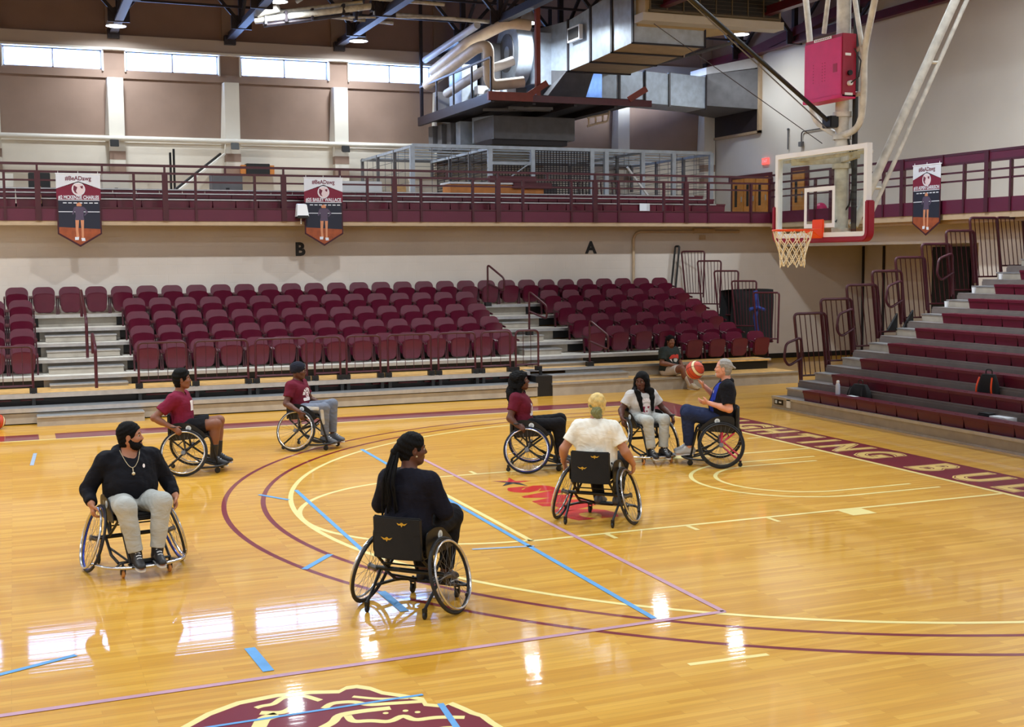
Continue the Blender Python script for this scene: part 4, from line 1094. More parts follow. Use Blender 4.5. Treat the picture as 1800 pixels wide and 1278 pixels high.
# jacketed pipes with elbows
def pipe(pts, r, lab, m):
    o = MB().tube(round_path(pts, .28, 6), r, 14).build('jacketed_pipe', m); tag(o, lab, 'pipe', 'insulated pipes at the air handler')
    return o
pipe([(1.75,23.6,8.35),(1.6,20.2,8.62),(2.35,19.0,9.02),(3.0,19.0,8.99)], .15, 'tan jacketed pipe ending in the higher elbow at the air handler', 'insul')
pipe([(1.55,23.6,7.92),(1.55,19.3,8.35),(1.75,18.9,8.38),(1.75,18.9,7.3),(2.75,18.9,7.45)], .15, 'pale jacketed pipe dropping down at the platform rail', 'insul')
pipe([(1.7,22.2,7.5),(1.9,19.8,7.82),(2.2,19.5,7.9),(2.7,19.5,8.1)], .13, 'short white jacketed pipe behind the platform rail', 'insul_blue')
pipe([(1.6,23.9,8.72),(1.85,20.0,9.1)], .1, 'slim pale pipe rising above the other jacketed pipes', 'insul_blue')
# big duct running toward the court
d1 = empty('supply_duct', (5.6, 19.5, 8.2)); tag(d1, 'big galvanised duct with tan underside running to the dark grille', 'duct')
def D(x, y, z): return (x-5.6, y-19.5, z-8.2)
def hexa(nm, sec0, sec1, m, mb=None):
    """duct length between two rectangular sections: (x0,x1,y,z0,z1)"""
    mb = MB(); V = []
    for (x0, x1, y, za, zb) in (sec0, sec1): V += [D(x0,y,za), D(x1,y,za), D(x1,y,zb), D(x0,y,zb)]
    return mb.add(V, [(0,4,7,3),(1,2,6,5),(3,7,6,2),(0,1,2,3),(4,7,6,5)]), MB().add(V, [(0,1,5,4)])
secs = [(4.35,6.6,22.0,8.28,9.45),(4.75,6.7,20.3,8.04,9.45),(4.74,6.75,18.8,8.08,9.55),(4.74,6.85,17.5,8.14,9.65),(4.80,6.9,16.4,8.22,9.75)]
for i in range(len(secs)-1):
    a, u = hexa('duct', secs[i], secs[i+1], 'galv')
    g = a.build('duct_section', 'galv', d1, smooth=False); u.build('duct_underside', 'tan_duct', g, smooth=False)
for s in secs[1:]:
    x0, x1, y, za, zb = s
    mb = MB(); e = .035
    mb.box(D(x0-e,y-.05,za-e), D(x0,y+.05,zb+e)); mb.box(D(x0-e,y-.05,za-e), D(x1+e,y+.05,za)); mb.box(D(x1,y-.05,za-e), D(x1+e,y+.05,zb+e))
    mb.build('duct_flange', 'steel_dark', d1, smooth=False)
MB().box(D(4.55,19.15,8.75), D(4.66,19.95,9.15)).build('side_register', 'white', d1, smooth=False)
MB().box(D(4.535,19.22,8.80), D(4.56,19.88,9.10)).build('register_grille', 'grille', d1, smooth=False)
MB().add([D(4.35,22.0,7.35), D(4.35,21.0,7.35), D(4.72,20.4,8.04), D(4.35,22.0,8.3), D(5.6,22.0,7.35), D(5.6,21.0,7.35), D(5.6,20.4,8.04), D(5.6,22.0,8.3)], [(0,1,2,3),(7,6,5,4),(0,4,5,1),(1,5,6,2)]).build('duct_hopper', 'galv_dull', d1, smooth=False)
# head box with grille facing the court
hb = MB().box(D(4.88,15.9,8.86), D(8.95,16.4,10.2)).build('grille_head', 'tan_duct', d1, smooth=False)
MB().box(D(4.78,15.82,8.68), D(9.0,16.3,8.88)).build('head_sill', 'cream_plaster', d1, smooth=False)
MB().box(D(5.0,15.86,8.95), D(8.86,15.9,10.15)).build('grille_face', 'grille', d1, smooth=False)
mb = MB()
for i in range(9): mb.box(D(5.0+3.86*i/8-.012,15.83,8.92), D(5.0+3.86*i/8+.012,15.87,10.18))
for z in (8.94, 10.15): mb.box(D(4.96,15.83,z-.03), D(8.9,15.88,z+.03))
for i in range(12): mb.box(D(5.0,15.85,9.0+.1*i), D(8.86,15.862,9.005+.1*i))
mb.build('grille_bars', 'grille_bar', d1, smooth=False)
MB().add([D(4.9,17.2,8.2), D(8.0,17.2,8.72), D(8.7,16.2,8.74), D(4.9,16.2,8.74), D(4.9,17.2,8.3), D(8.0,17.2,8.8), D(8.7,16.2,8.82), D(4.9,16.2,8.82)], [(0,3,2,1),(0,1,5,4),(1,2,6,5),(2,3,7,6),(3,0,4,7)]).build('duct_underside', 'tan_duct', d1, smooth=False)
o = MB().cyl((6.8,20.8,8.15),(7.75,16.4,8.36),.05,8).build('conduit', 'galv_dull'); tag(o, 'grey conduit running under the right side of the big duct', 'conduit')
for x, y, z in ((7.05,19.6,8.24),(7.35,18.2,8.3)): MB().ball((x,y,z),.07,10,6).build('conduit_coupling', 'insul', o)
# return duct to the corner
d2 = empty('return_duct', (8.8, 21.9, 7.9)); tag(d2, 'galvanised return duct running to the wall opening in the far corner', 'duct')
def D2(x, y, z): return (x-8.8, y-21.9, z-7.9)
PTS = [(6.3,21.3),(6.95,21.45),(7.95,21.7),(8.95,21.95),(10.5,22.35)]
for i in range(4):
    (xa, ya), (xb, yb) = PTS[i], PTS[i+1]; za, zb = 7.42, 8.32+.03*i
    MB().add([D2(xa,ya,za),D2(xb,yb,za),D2(xb,yb+1.2,za),D2(xa,ya+1.2,za),D2(xa,ya,zb),D2(xb,yb,zb),D2(xb,yb+1.2,zb),D2(xa,ya+1.2,zb)],
             [(0,3,2,1),(4,5,6,7),(0,1,5,4),(1,2,6,5),(2,3,7,6),(3,0,4,7)]).build('duct_section', 'galv', d2, smooth=False)
    MB().bar(D2(xb,yb-.03,za-.05), D2(xb,yb-.03,zb+.05), .06, .05).build('duct_flange', 'steel_dark' if i % 2 else 'galv_dull', d2, smooth=False)
MB().add([D2(10.5,22.3,7.5),D2(11.9,21.5,7.35),D2(11.9,24.3,7.35),D2(10.5,24.0,7.5),D2(10.5,22.3,8.48),D2(11.9,21.5,8.62),D2(11.9,24.3,8.62),D2(10.5,24.0,8.48)], [(0,3,2,1),(4,5,6,7),(0,1,5,4),(1,2,6,5),(2,3,7,6),(3,0,4,7)]).build('duct_mouth', 'galv_dull', d2, smooth=False)
MB().add([D2(10.55,22.4,8.5),D2(11.95,21.55,8.66),D2(11.95,21.55,9.0),D2(10.55,22.4,8.72),D2(10.55,23.4,8.5),D2(11.95,23.4,8.66),D2(11.95,23.4,9.0),D2(10.55,23.4,8.72)], [(0,3,2,1),(4,5,6,7),(0,1,5,4),(1,2,6,5),(2,3,7,6),(3,0,4,7)]).build('top_wrap', 'insul_blue', d2, smooth=False)
vo = MB().box((UX-.06,21.45,6.66),(UX,24.45,8.95)).build('wall_opening', 'steel_dark', smooth=False); tag(vo, 'dark louvred wall opening in the far corner behind the return duct', 'louvre')
for a, c in (((UX-.1,21.4,6.6),(UX,21.52,9.0)), ((UX-.1,21.4,6.6),(UX,24.45,6.68))): MB().box(a, c).build('opening_frame', 'ledge', vo, smooth=False)
# hung box duct under the platform
d3 = empty('hung_duct', (3.6, 21.0, 6.3)); tag(d3, 'grey rectangular duct hanging below the service platform', 'duct')
MB().box((-1.3,-1.0,-.28),(1.2,.6,.36)).build('duct_section', 'galv_dull', d3, bevel=.01)
MB().add([(-1.3,-1.0,-.28),(-1.3,-1.0,.36),(-1.2,1.0,.5),(-1.2,1.0,-.25)], [(0,1,2,3)]).build('duct_end', 'galv', d3, smooth=False)
for i in range(4): MB().box((-1.5-.12*i,1.2+.5*i,-.35),(-1.0-.12*i,1.6+.5*i,.42)).build('duct_baffle', 'galv' if i == 0 else 'galv_dull', d3, smooth=False)
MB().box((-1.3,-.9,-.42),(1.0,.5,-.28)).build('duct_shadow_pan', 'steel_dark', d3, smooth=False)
lad = empty('pipe_manifold', (5.35, 19.6, 6.5)); tag(lad, 'small tan pipe manifold at the right end of the hung duct', 'pipes')
MB().tube(round_path([(-.35,0,-.1),(0,0,.0),(.25,-.1,.05),(.3,-.1,.35)], .06, 4), .03, 8).build('bent_pipe', 'insul', lad)
for i in range(3): MB().cyl((-.3+.22*i,0,-.08+.05*i),(-.3+.22*i,0,.16+.04*i),.028,8).build('riser_pipe', 'insul', lad)
MB().cyl((-.35,0,.14),(.3,-.02,.28),.028,8).build('header_pipe', 'insul', lad)
# conduit on the lower far wall and on the white wall
o = MB().tube(round_path([(4.05,LY-.06,1.9),(4.05,LY-.06,3.32),(7.1,LY-.06,3.32)], .25, 6), .035, 8).build('wall_conduit', 'ledge'); tag(o, 'tan conduit bending down the far block wall right of letter A', 'conduit')
MB().box((5.75,LY-.10,3.28),(6.35,LY,3.4)).build('junction_box', 'ledge', o, bevel=.005)
MB().box((5.95,LY-.08,3.12),(6.1,LY,3.24)).build('outlet_box', 'ledge', o, bevel=.005)
o = MB().tube(round_path([(UX-.04,17.2,6.42),(UX-.04,19.2,6.42),(UX-.04,19.2,6.05)], .12, 4), .018, 6).build('wall_conduit', 'steel_dark'); tag(o, 'thin grey conduit with a drop on the upper right wall', 'conduit')
MB().box((UX-.1,19.12,5.98),(UX,19.28,6.12)).build('switch_box', 'galv_dull', o, bevel=.005)
o = MB().cyl((UX-.04,19.9,5.95),(UX-.04,19.9,6.55),.02,6).build('wall_conduit', 'galv_dull'); tag(o, 'short upright grey conduit on the upper right wall', 'conduit')
MB().ball((UX-.04,19.9,6.56),.04,8,6).build('conduit_cap', 'galv_dull', o)
wsk = empty('wall_outlet', (6.2, LY, .42)); tag(wsk, 'small wall outlet plate low on the far wall beside the end panels', 'outlet')
MB().box((-.06,-.015,-.06),(.06,0,.06)).build('cover_plate', 'galv_dull', wsk, bevel=.003)
MB().box((-.025,-.02,-.035),(.025,-.012,.035)).build('socket', 'black', wsk, bevel=.002)
# ------------------------------------------------------------------ basketball backstop
bk = empty('basketball_backstop', (-1.0, 0, 0)); tag(bk, 'ceiling-hung basketball backstop with glass board, mast, braces and orange rim', 'backstop')
def H(x, y, z): return (x+1.0, y, z)
GX = -1.22; BZ0, BZ1 = 2.90, 3.97
GLASS = bpy.data.materials.new('clear_backboard_glass'); GLASS.use_nodes = True
_n = GLASS.node_tree; _n.nodes.clear()
_o = _n.nodes.new('ShaderNodeOutputMaterial'); _t = _n.nodes.new('ShaderNodeBsdfTransparent'); _g = _n.nodes.new('ShaderNodeBsdfGlossy'); _m = _n.nodes.new('ShaderNodeMixShader'); _fr = _n.nodes.new('ShaderNodeFresnel')
_t.inputs[0].default_value = (.93, .96, .95, 1); _g.inputs['Roughness'].default_value = .02; _fr.inputs['IOR'].default_value = 1.45
_m.inputs[0].default_value = .05; _n.links.new(_t.outputs[0], _m.inputs[1]); _n.links.new(_g.outputs[0], _m.inputs[2]); _n.links.new(_m.outputs[0], _o.inputs[0])
MB().box(H(GX,-.90,BZ0+.02), H(GX+.012,.90,BZ1-.02)).build('glass_board', GLASS, bk, smooth=False)
mb = MB()
for a, c in (((GX-.02,-.914,BZ1-.06),(GX+.05,.914,BZ1)), ((GX-.02,-.914,BZ0),(GX+.05,.914,BZ0+.07)), ((GX-.02,-.914,BZ0+.07),(GX+.05,-.855,BZ1-.06)), ((GX-.02,.855,BZ0+.07),(GX+.05,.914,BZ1-.06))): mb.box(H(*a), H(*c))
mb.build('board_frame', 'white', bk, smooth=False)
mb = MB(); x = GX-.006
for a, c in (((x,-.305,3.47),(x+.004,.305,3.52)), ((x,-.305,3.03),(x+.004,.305,3.08)), ((x,-.305,3.08),(x+.004,-.255,3.47)), ((x,.255,3.08),(x+.004,.305,3.47))): mb.box(H(*a), H(*c))
mb.build('target_square', 'white', bk, smooth=False)
pth = round_path([H(GX+.01,-.93,BZ0+.42), H(GX+.01,-.93,BZ0-.02), H(GX+.01,.93,BZ0-.02), H(GX+.01,.93,BZ0+.42)], .10, 6)
mb = MB(); V = []; F = []
P = [Vector(p) for p in pth]
for i, p in enumerate(P):
    t_ = (P[min(i+1, len(P)-1)]-P[max(i-1, 0)]).normalized(); n_ = t_.cross(Vector((1,0,0)))
    for dx, dn in ((-.045,-.035),(.055,-.035),(.055,.03),(-.045,.03)): V.append(p+Vector((dx,0,0))+n_*dn)
for i in range(len(P)-1):
    for k in range(4): F.append((i*4+k, i*4+(k+1) % 4, i*4+4+(k+1) % 4, i*4+4+k))
F.append((3,2,1,0)); e = len(V); F.append((e-4,e-3,e-2,e-1))
mb.add(V, F).build('board_padding', 'pad', bk, bevel=.012)
# rim
RZ = 3.0; RC = (-1.60, 0)
rim = MB().tube([H(RC[0]+.236*math.cos(2*PI*i/40), .236*math.sin(2*PI*i/40), RZ) for i in range(40)], .011, 8, closed=True).build('rim', 'orange', bk)
MB().add([H(GX-.005,-.11,RZ-.10),H(GX-.005,.11,RZ-.10),H(GX-.005,.11,RZ+.13),H(GX-.005,-.11,RZ+.13),H(GX-.03,-.11,RZ-.10),H(GX-.03,.11,RZ-.10),H(GX-.03,.11,RZ+.13),H(GX-.03,-.11,RZ+.13)], [(0,1,2,3),(7,6,5,4),(0,4,5,1),(1,5,6,2),(2,6,7,3),(3,7,4,0)]).build('mount_plate', 'orange', rim, bevel=.008)
MB().add([H(GX-.03,-.10,RZ+.02),H(GX-.03,.10,RZ+.02),H(-1.385,.08,RZ+.012),H(-1.385,-.08,RZ+.012),H(GX-.03,-.10,RZ-.10),H(GX-.03,.10,RZ-.10),H(-1.385,.06,RZ-.02),H(-1.385,-.06,RZ-.02)], [(0,3,2,1),(4,5,6,7),(0,1,5,4),(1,2,6,5),(2,3,7,6),(3,0,4,7)]).build('rim_neck', 'orange', rim, smooth=False)
# net: crossing cords
mb = MB(); N_ = 12; rings = [(.0,.230),(-.10,.212),(-.18,.180),(-.26,.158),(-.34,.146),(-.42,.150)]
def npt(k, j):
    z, rr = rings[j]; a = 2*PI*(k+.5*(j % 2))/N_
    dz = .018*math.sin(k*2.1) if j == 5 else 0
    return H(RC[0]+rr*math.cos(a), rr*math.sin(a), RZ-.01+z+dz)
for k in range(N_):
    for j in range(5):
        if j % 2 == 0: nx = (k, k-1)
        else: nx = (k, k+1)
        for q in nx: mb.tube([npt(k, j), npt(q, j+1)], .006, 5, caps=False)
mb.build('net', 'net', bk)
# mast and yoke
MB().cyl(H(-.86,.06,2.96), H(-.86,.06,6.3), .086, 18).build('mast', 'hoop_white', bk)
MB().cyl(H(-.86,.06,6.3), H(-.86,.06,11.5), .09, 18).build('mast', 'hoop_white', bk)
for z in (3.0, 3.78, 4.13, 4.40): MB().lathe([(.1,-.03),(.115,-.03),(.115,.03),(.1,.03)], 18, H(-.86,.06,z)).build('mast_collar', 'hoop_white', bk)
mb = MB()
for y in (-.5, .5):
    mb.bar(H(-.86,.06,3.86), H(GX+.05,y*1.3,3.86), .06, .08); mb.bar(H(-.86,.06,2.95), H(GX+.05,y,2.95), .05, .06)
mb.bar(H(GX+.08,-.86,3.88), H(GX+.08,.86,3.88), .05, .035)
mb.build('board_bracket', 'hoop_white', bk, smooth=False)
MB().tube(round_path([H(-.9,.92,6.6), H(-.9,.68,5.36), H(-.9,.62,4.4), H(-.9,.06,4.13), H(-.9,-.34,4.2), H(-.9,-.40,4.6), H(-.9,-.38,5.06), H(-.9,-.60,5.75), H(-.9,-.9,6.7)], .22, 6), .039, 12).build('yoke_pipe', 'hoop_white', bk)
for a, c in (((-.9,.10,7.0),(-.9,.40,5.42)), ((-.9,.0,6.5),(-.9,-.37,5.05)), ((-.9,-.40,5.15),(-.88,.0,5.1)), ((-.9,-.39,4.6),(-.88,.0,4.62))):
    MB().cyl(H(*a), H(*c), .03, 8).build('brace_pipe', 'hoop_white', bk)
MB().cyl(H(-.78,-.08,2.9), H(-.78,-.08,7.5), .035, 10).build('drive_shaft', 'black', bk)
MB().cyl(H(-.72,0,3.05), H(1.35,0,6.95), .055, 12).build('rear_brace', 'hoop_white', bk)
MB().cyl(H(-.56,-.03,3.05), H(1.5,-.03,6.95), .028, 10).build('rear_brace', 'hoop_white', bk)
for u in (.12, .52): MB().cyl(H(-.72+2.07*u,0,3.05+3.9*u), H(-.56+2.06*u,-.03,3.05+3.9*u), .02, 8).build('brace_link', 'hoop_white', bk)
MB().cyl(H(-1.0,.1,4.30), H(-3.9,.1,6.3), .026, 12).build('front_brace', 'black', bk)
MB().cyl(H(-1.05,.12,4.24), H(-3.9,.13,6.3), .008, 8).build('brace_cable', 'galv_dull', bk)
MB().box(H(-1.06,.02,4.24), H(-.94,.2,4.38)).build('brace_shoe', 'black', bk, bevel=.01)
MB().cyl(H(-1.12,.1,4.05), H(-3.0,.9,5.5), .005, 6).build('safety_cable', 'steel_dark', bk)
MB().tube([H(-.84,-.04,4.1), H(-.80,-.10,3.6), H(-.82,-.04,3.3), H(-.95,.05,3.1)], .012, 6).build('hanging_cord', 'black', bk)
# crimson equipment box
cb = empty('equipment_box', (-1.15, .06, 4.56)); tag(cb, 'crimson equipment box strapped to the backstop mast above the glass board', 'equipment box')
MB().box((0,-.37,0),(.20,.37,.74)).build('box_body', 'crimson_side', cb, bevel=.006)
MB().box((-.012,-.365,.03),(0,.365,.70)).build('front_panel', 'pink_red', cb, bevel=.004)
MB().box((-.03,-.37,-.015),(.2,.37,.03)).build('bottom_lip', 'pink_red', cb, bevel=.004)
MB().box((-.014,-.17,.705),(-.006,.17,.735)).build('name_strip', 'white', cb, smooth=False)
mb = MB()
for q in range(9): mb.box((-.0155,-.15+.034*q,.713), (-.0142,-.15+.034*q+.02,.727))
mb.build('strip_print', 'pad', cb, smooth=False)
for y in (-.05, .0, .18):
    mb = MB()
    for q in range(7): mb.box((-.0145,y-.006,.22+.035*q), (-.011,y+.006,.232+.035*q))
    mb.build('speaker_slots', 'crimson_side', cb, smooth=False)
MB().box((-.0145,-.29,.30),(-.011,-.21,.40)).build('vent_patch', 'crimson_side', cb, smooth=False)
MB().cyl((.1,-.40,.28),(.1,-.37,.28),.03,12).build('socket', 'black', cb)
MB().cyl((.1,-.41,.16),(.1,-.37,.16),.03,12).build('plug', 'white', cb)
MB().box((.04,-.376,.02),(.15,-.37,.05)).build('rating_label', 'white', cb, smooth=False)
MB().box((.04,-.376,.48),(.12,-.37,.51)).build('rating_label', 'white', cb, smooth=False)
MB().tube([(.1,-.41,.16),(.14,-.5,.22),(.15,-.52,.4),(.1,-.46,.55)], .008, 6).build('power_cord', 'black', cb)
# ------------------------------------------------------------------ sports wheelchairs
CAM = R(16)
WR = .30
HUBZ = WR*math.cos(CAM); HUBY = .42-WR*math.sin(CAM)
_wc = {}
def wpart(key, fn, smooth=True, bevel=0.0):
    if key not in _wc: _wc[key] = fn().mesh(key, smooth, bevel)
    return _wc[key]
def place(name, key, fn, m, parent, bevel=0.0, smooth=True):
    me = wpart(key, fn, smooth, bevel)
    o = link(name, me, parent)
    if not me.materials: me.materials.append(M[m])
    if me.materials[0] != M[m]:
        o.material_slots[0].link = 'OBJECT'; o.material_slots[0].material = M[m]
    return o
def ring(r, t, n=44, m=8, off=0.0):
    return MB().tube([(r*math.cos(2*PI*i/n), off, r*math.sin(2*PI*i/n)) for i in range(n)], t, m, closed=True)
def spoke_mb():
    mb = MB()
    for i in range(28):
        a = 2*PI*i/28; a2 = a+(.55 if i % 4 < 2 else -.55); s = .028 if i % 2 else -.028
        mb.tube([(.024*math.cos(a2), s, .024*math.sin(a2)), (.278*math.cos(a), 0, .278*math.sin(a))], .0014, 4, caps=False)
    return mb
def bezier(p, n=10):
    return round_path(p, .09, n)
def wheelchair(loc, heading, label, frame='black', rear='black', rim='black', handrim='chrome', caster='tire', cushion='black_cloth', emblem=False, bumper='black'):
    t = empty('sports_wheelchair', (loc[0], loc[1], 0), R(heading))
    tag(t, label, 'wheelchair', 'sports wheelchairs')
    for s in (1, -1):
        w_ = place('drive_wheel', 'hub', lambda: MB().cyl((0,-.04,0),(0,.04,0),.022,14).lathe([(.0,-.034),(.027,-.034),(.027,-.026),(.0,-.026)],16,axis='Y').lathe([(.0,.026),(.027,.026),(.027,.034),(.0,.034)],16,axis='Y'), 'spoke', t)
        w_.location = (0, s*HUBY, HUBZ); w_.rotation_euler = (s*CAM, 0, 0)
        place('tyre', 'tyre', lambda: ring(.288, .012), 'tire', w_)
        place('wheel_rim', 'wheel_rim', lambda: ring(.273, .0085), rim, w_)
        place('hand_rim', 'hand_rim_%d' % s, lambda: ring(.262, .0095, 44, 8, s*.032), handrim, w_)
        place('spokes', 'spokes', spoke_mb, 'spoke', w_, smooth=False)
    # frame
    def frame_mb():
        mb = MB()
        for s in (1, -1):
            mb.tube(round_path([(-.20,s*.195,.74),(-.185,s*.195,.43),(.10,s*.195,.455),(.30,s*.185,.485),(.385,s*.135,.12)], .06, 5), .0135, 8)
            mb.cyl((.0,s*.21,HUBZ),(.26,s*.19,.47),.012,8)
            mb.tube([(0,s*.24,HUBZ),(.18,s*.24,.16),(.34,s*.22,.12)], .013, 8)
            mb.cyl((.10,s*.24,.215),(.34,s*.14,.13),.010,8)
        mb.cyl((-.185,-.195,.46),(-.185,.195,.46),.011,8); mb.cyl((.28,-.19,.475),(.28,.19,.475),.011,8); mb.cyl((.34,-.22,.12),(.34,.22,.12),.012,8)
        mb.cyl((-.10,-.2,.36),(-.10,.2,.36),.007,6)
        return mb
    place('frame', 'frame', frame_mb, frame, t)
    def rear_mb():
        mb = MB(); mb.cyl((0,-HUBY+.03,HUBZ),(0,HUBY-.03,HUBZ),.019,12)
        for s in (1, -1):
            mb.tube([(0,s*.27,HUBZ-.01),(-.16,s*.255,.14),(-.245,s*.25,.075)], .0125, 8)
            mb.cyl((0,s*.195,HUBZ),(-.02,s*.195,.45),.013,8); mb.cyl((0,s*.2,HUBZ),(-.17,s*.195,.43),.012,8)
        return mb
    place('axle_frame', 'axle_frame', rear_mb, rear, t)
    place('bumper', 'bumper', lambda: MB().tube(round_path([(.16,.40,.10),(.40,.33,.10),(.50,.12,.10),(.50,-.12,.10),(.40,-.33,.10),(.16,-.40,.10)], .12, 6), .0135, 10).cyl((.34,.2,.115),(.42,.27,.10),.011,8).cyl((.34,-.2,.115),(.42,-.27,.10),.011,8), bumper, t)
    place('footplate', 'footplate', lambda: MB().box((.36,-.15,.095),(.50,.15,.11)).cyl((.385,-.14,.12),(.385,.14,.12),.01,8), 'black', t, .004)
    for s in (1, -1):
        c = place('front_caster', 'caster_fork', lambda: MB().box((-.022,-.022,.0),(.022,.022,.016)).box((-.018,-.021,-.055),(.012,-.016,.0)).box((-.018,.016,-.055),(.012,.021,.0)).cyl((0,0,.0),(0,0,.05),.011,8), 'black', t, .002)
        c.location = (.40, s*.20, .085)
        k = place('caster_wheel', 'caster_wheel', lambda: MB().lathe([(0,-.013),(.028,-.013),(.036,-.008),(.036,.008),(.028,.013),(0,.013)], 20, axis='Y'), caster, c); k.location = (-.008, 0, -.049)
        a = place('anti_tip_caster', 'tip_fork', lambda: MB().box((-.016,-.016,.0),(.016,.016,.03)).box((-.012,-.017,-.03),(.012,-.013,.0)).box((-.012,.013,-.03),(.012,.017,.0)), 'black', t, .002)
        a.location = (-.245, s*.25, .053)
        k = place('caster_wheel', 'tip_wheel', lambda: MB().lathe([(0,-.011),(.022,-.011),(.028,-.006),(.028,.006),(.022,.011),(0,.011)], 18, axis='Y'), 'tire', a); k.location = (0, 0, -.025)
        g = place('side_guard', 'side_guard_%d' % s, lambda: MB().prism([tuple(p[:2]) for p in round_path([(-.17,.44,0),(.27,.45,0),(.25,.52,0),(.10,.635,0),(-.05,.66,0),(-.17,.64,0)], .05, 5, True)], .008, lambda x, y, z: (x, s*(.226+z), y)), 'black', t, .002)
        place('guard_badge', 'guard_badge_%d' % s, lambda: MB().cyl((.05,s*.234,.585),(.05,s*.2375,.585),.034,20), 'badge', g)
        place('guard_badge_print', 'guard_badge_print_%d' % s, lambda: MB().cyl((.05,s*.2375,.585),(.05,s*.2382,.585),.017,14), 'galv', g)
    place('seat_cushion', 'seat_cushion', lambda: MB().box((-.17,-.195,.455),(.29,.195,.51)), cushion, t, .018)
    def back_mb(z0, z1, x0, th, b):
        mb = MB(); n = 12; V = []; F = []
        for i in range(n+1):
            u = i/n*2-1; x = x0-b*(1-u*u)
            for z in (z0, z1):
                V.append((x, u*.205, z)); V.append((x-th, u*.205, z))
        for i in range(n):
            a = i*4; F += [(a, a+2, a+6, a+4), (a+1, a+5, a+7, a+3), (a, a+4, a+5, a+1), (a+2, a+3, a+7, a+6)]
        F += [(0,1,3,2), (n*4, n*4+2, n*4+3, n*4+1)]
        return mb.add(V, F)
    bk_ = place('backrest', 'backrest', lambda: back_mb(.43, .64, -.185, .022, .035), 'black_cloth', t, .006)
    p2 = place('backrest_flap', 'backrest_flap', lambda: back_mb(.615, .755, -.178, .034, .03), 'black_cloth', t, .01)
    if emblem:
        def wings():
            w = [(-.045,.012),(-.03,.004),(-.012,.006),(-.006,-.012),(0,-.02),(.006,-.012),(.012,.006),(.03,.004),(.045,.012),(.02,-.006),(.008,-.01),(0,-.014),(-.008,-.01),(-.02,-.006)]
            w = [(-.05,.014),(-.018,.004),(-.008,.012),(0,.016),(.008,.012),(.018,.004),(.05,.014),(.028,-.006),(.008,-.006),(0,-.02),(-.008,-.006),(-.028,-.006)]
            return MB().prism(w, .002, lambda x, y, z: (-z, x, y))
        for z, y, par, x in ((.705,-.06,p2,-.2395),(.585,.07,bk_,-.2395)):
            e = place('gold_emblem', 'gold_emblem', wings, 'gold_emblem', par, smooth=False); e.location = (x, y, z)
    return t
CH = {'A': ((-9.39,-1.27), -80), 'B': ((-8.29,3.59), -17), 'C': ((-6.46,4.93), -38), 'D': ((-7.52,-3.53), 44), 'E': ((-4.23,1.955), -27), 'F': ((-4.84,-1.29), 46), 'G': ((-2.55,1.98), -92), 'H': ((-1.81,1.26), 150)}
wheelchair(*CH['A'], 'sports wheelchair with blue rims and silver bumper under the man in the black hoodie', rim='rim_blue', bumper='chrome', caster='rubber_amber')
wheelchair(*CH['B'], 'black sports wheelchair under the man in maroon shirt and black shorts', rim='black')
wheelchair(*CH['C'], 'black sports wheelchair under the man wearing a dark knit cap', rim='black')
wheelchair(*CH['D'], 'nearest black sports wheelchair with gold emblems, under the woman in black', emblem=True)
wheelchair(*CH['E'], 'black sports wheelchair with round side badge under the long-haired woman in maroon', rim='rim_blue')
wheelchair(*CH['F'], 'black sports wheelchair with gold emblems under the blond person in white shirt', emblem=True)
wheelchair(*CH['G'], 'sports wheelchair with silver bumper facing the camera under the woman in grey', bumper='chrome', caster='rubber_amber')
wheelchair(*CH['H'], 'sports wheelchair with pink frame under the man in the blue and black polo', rear='frame_pink', handrim='black')
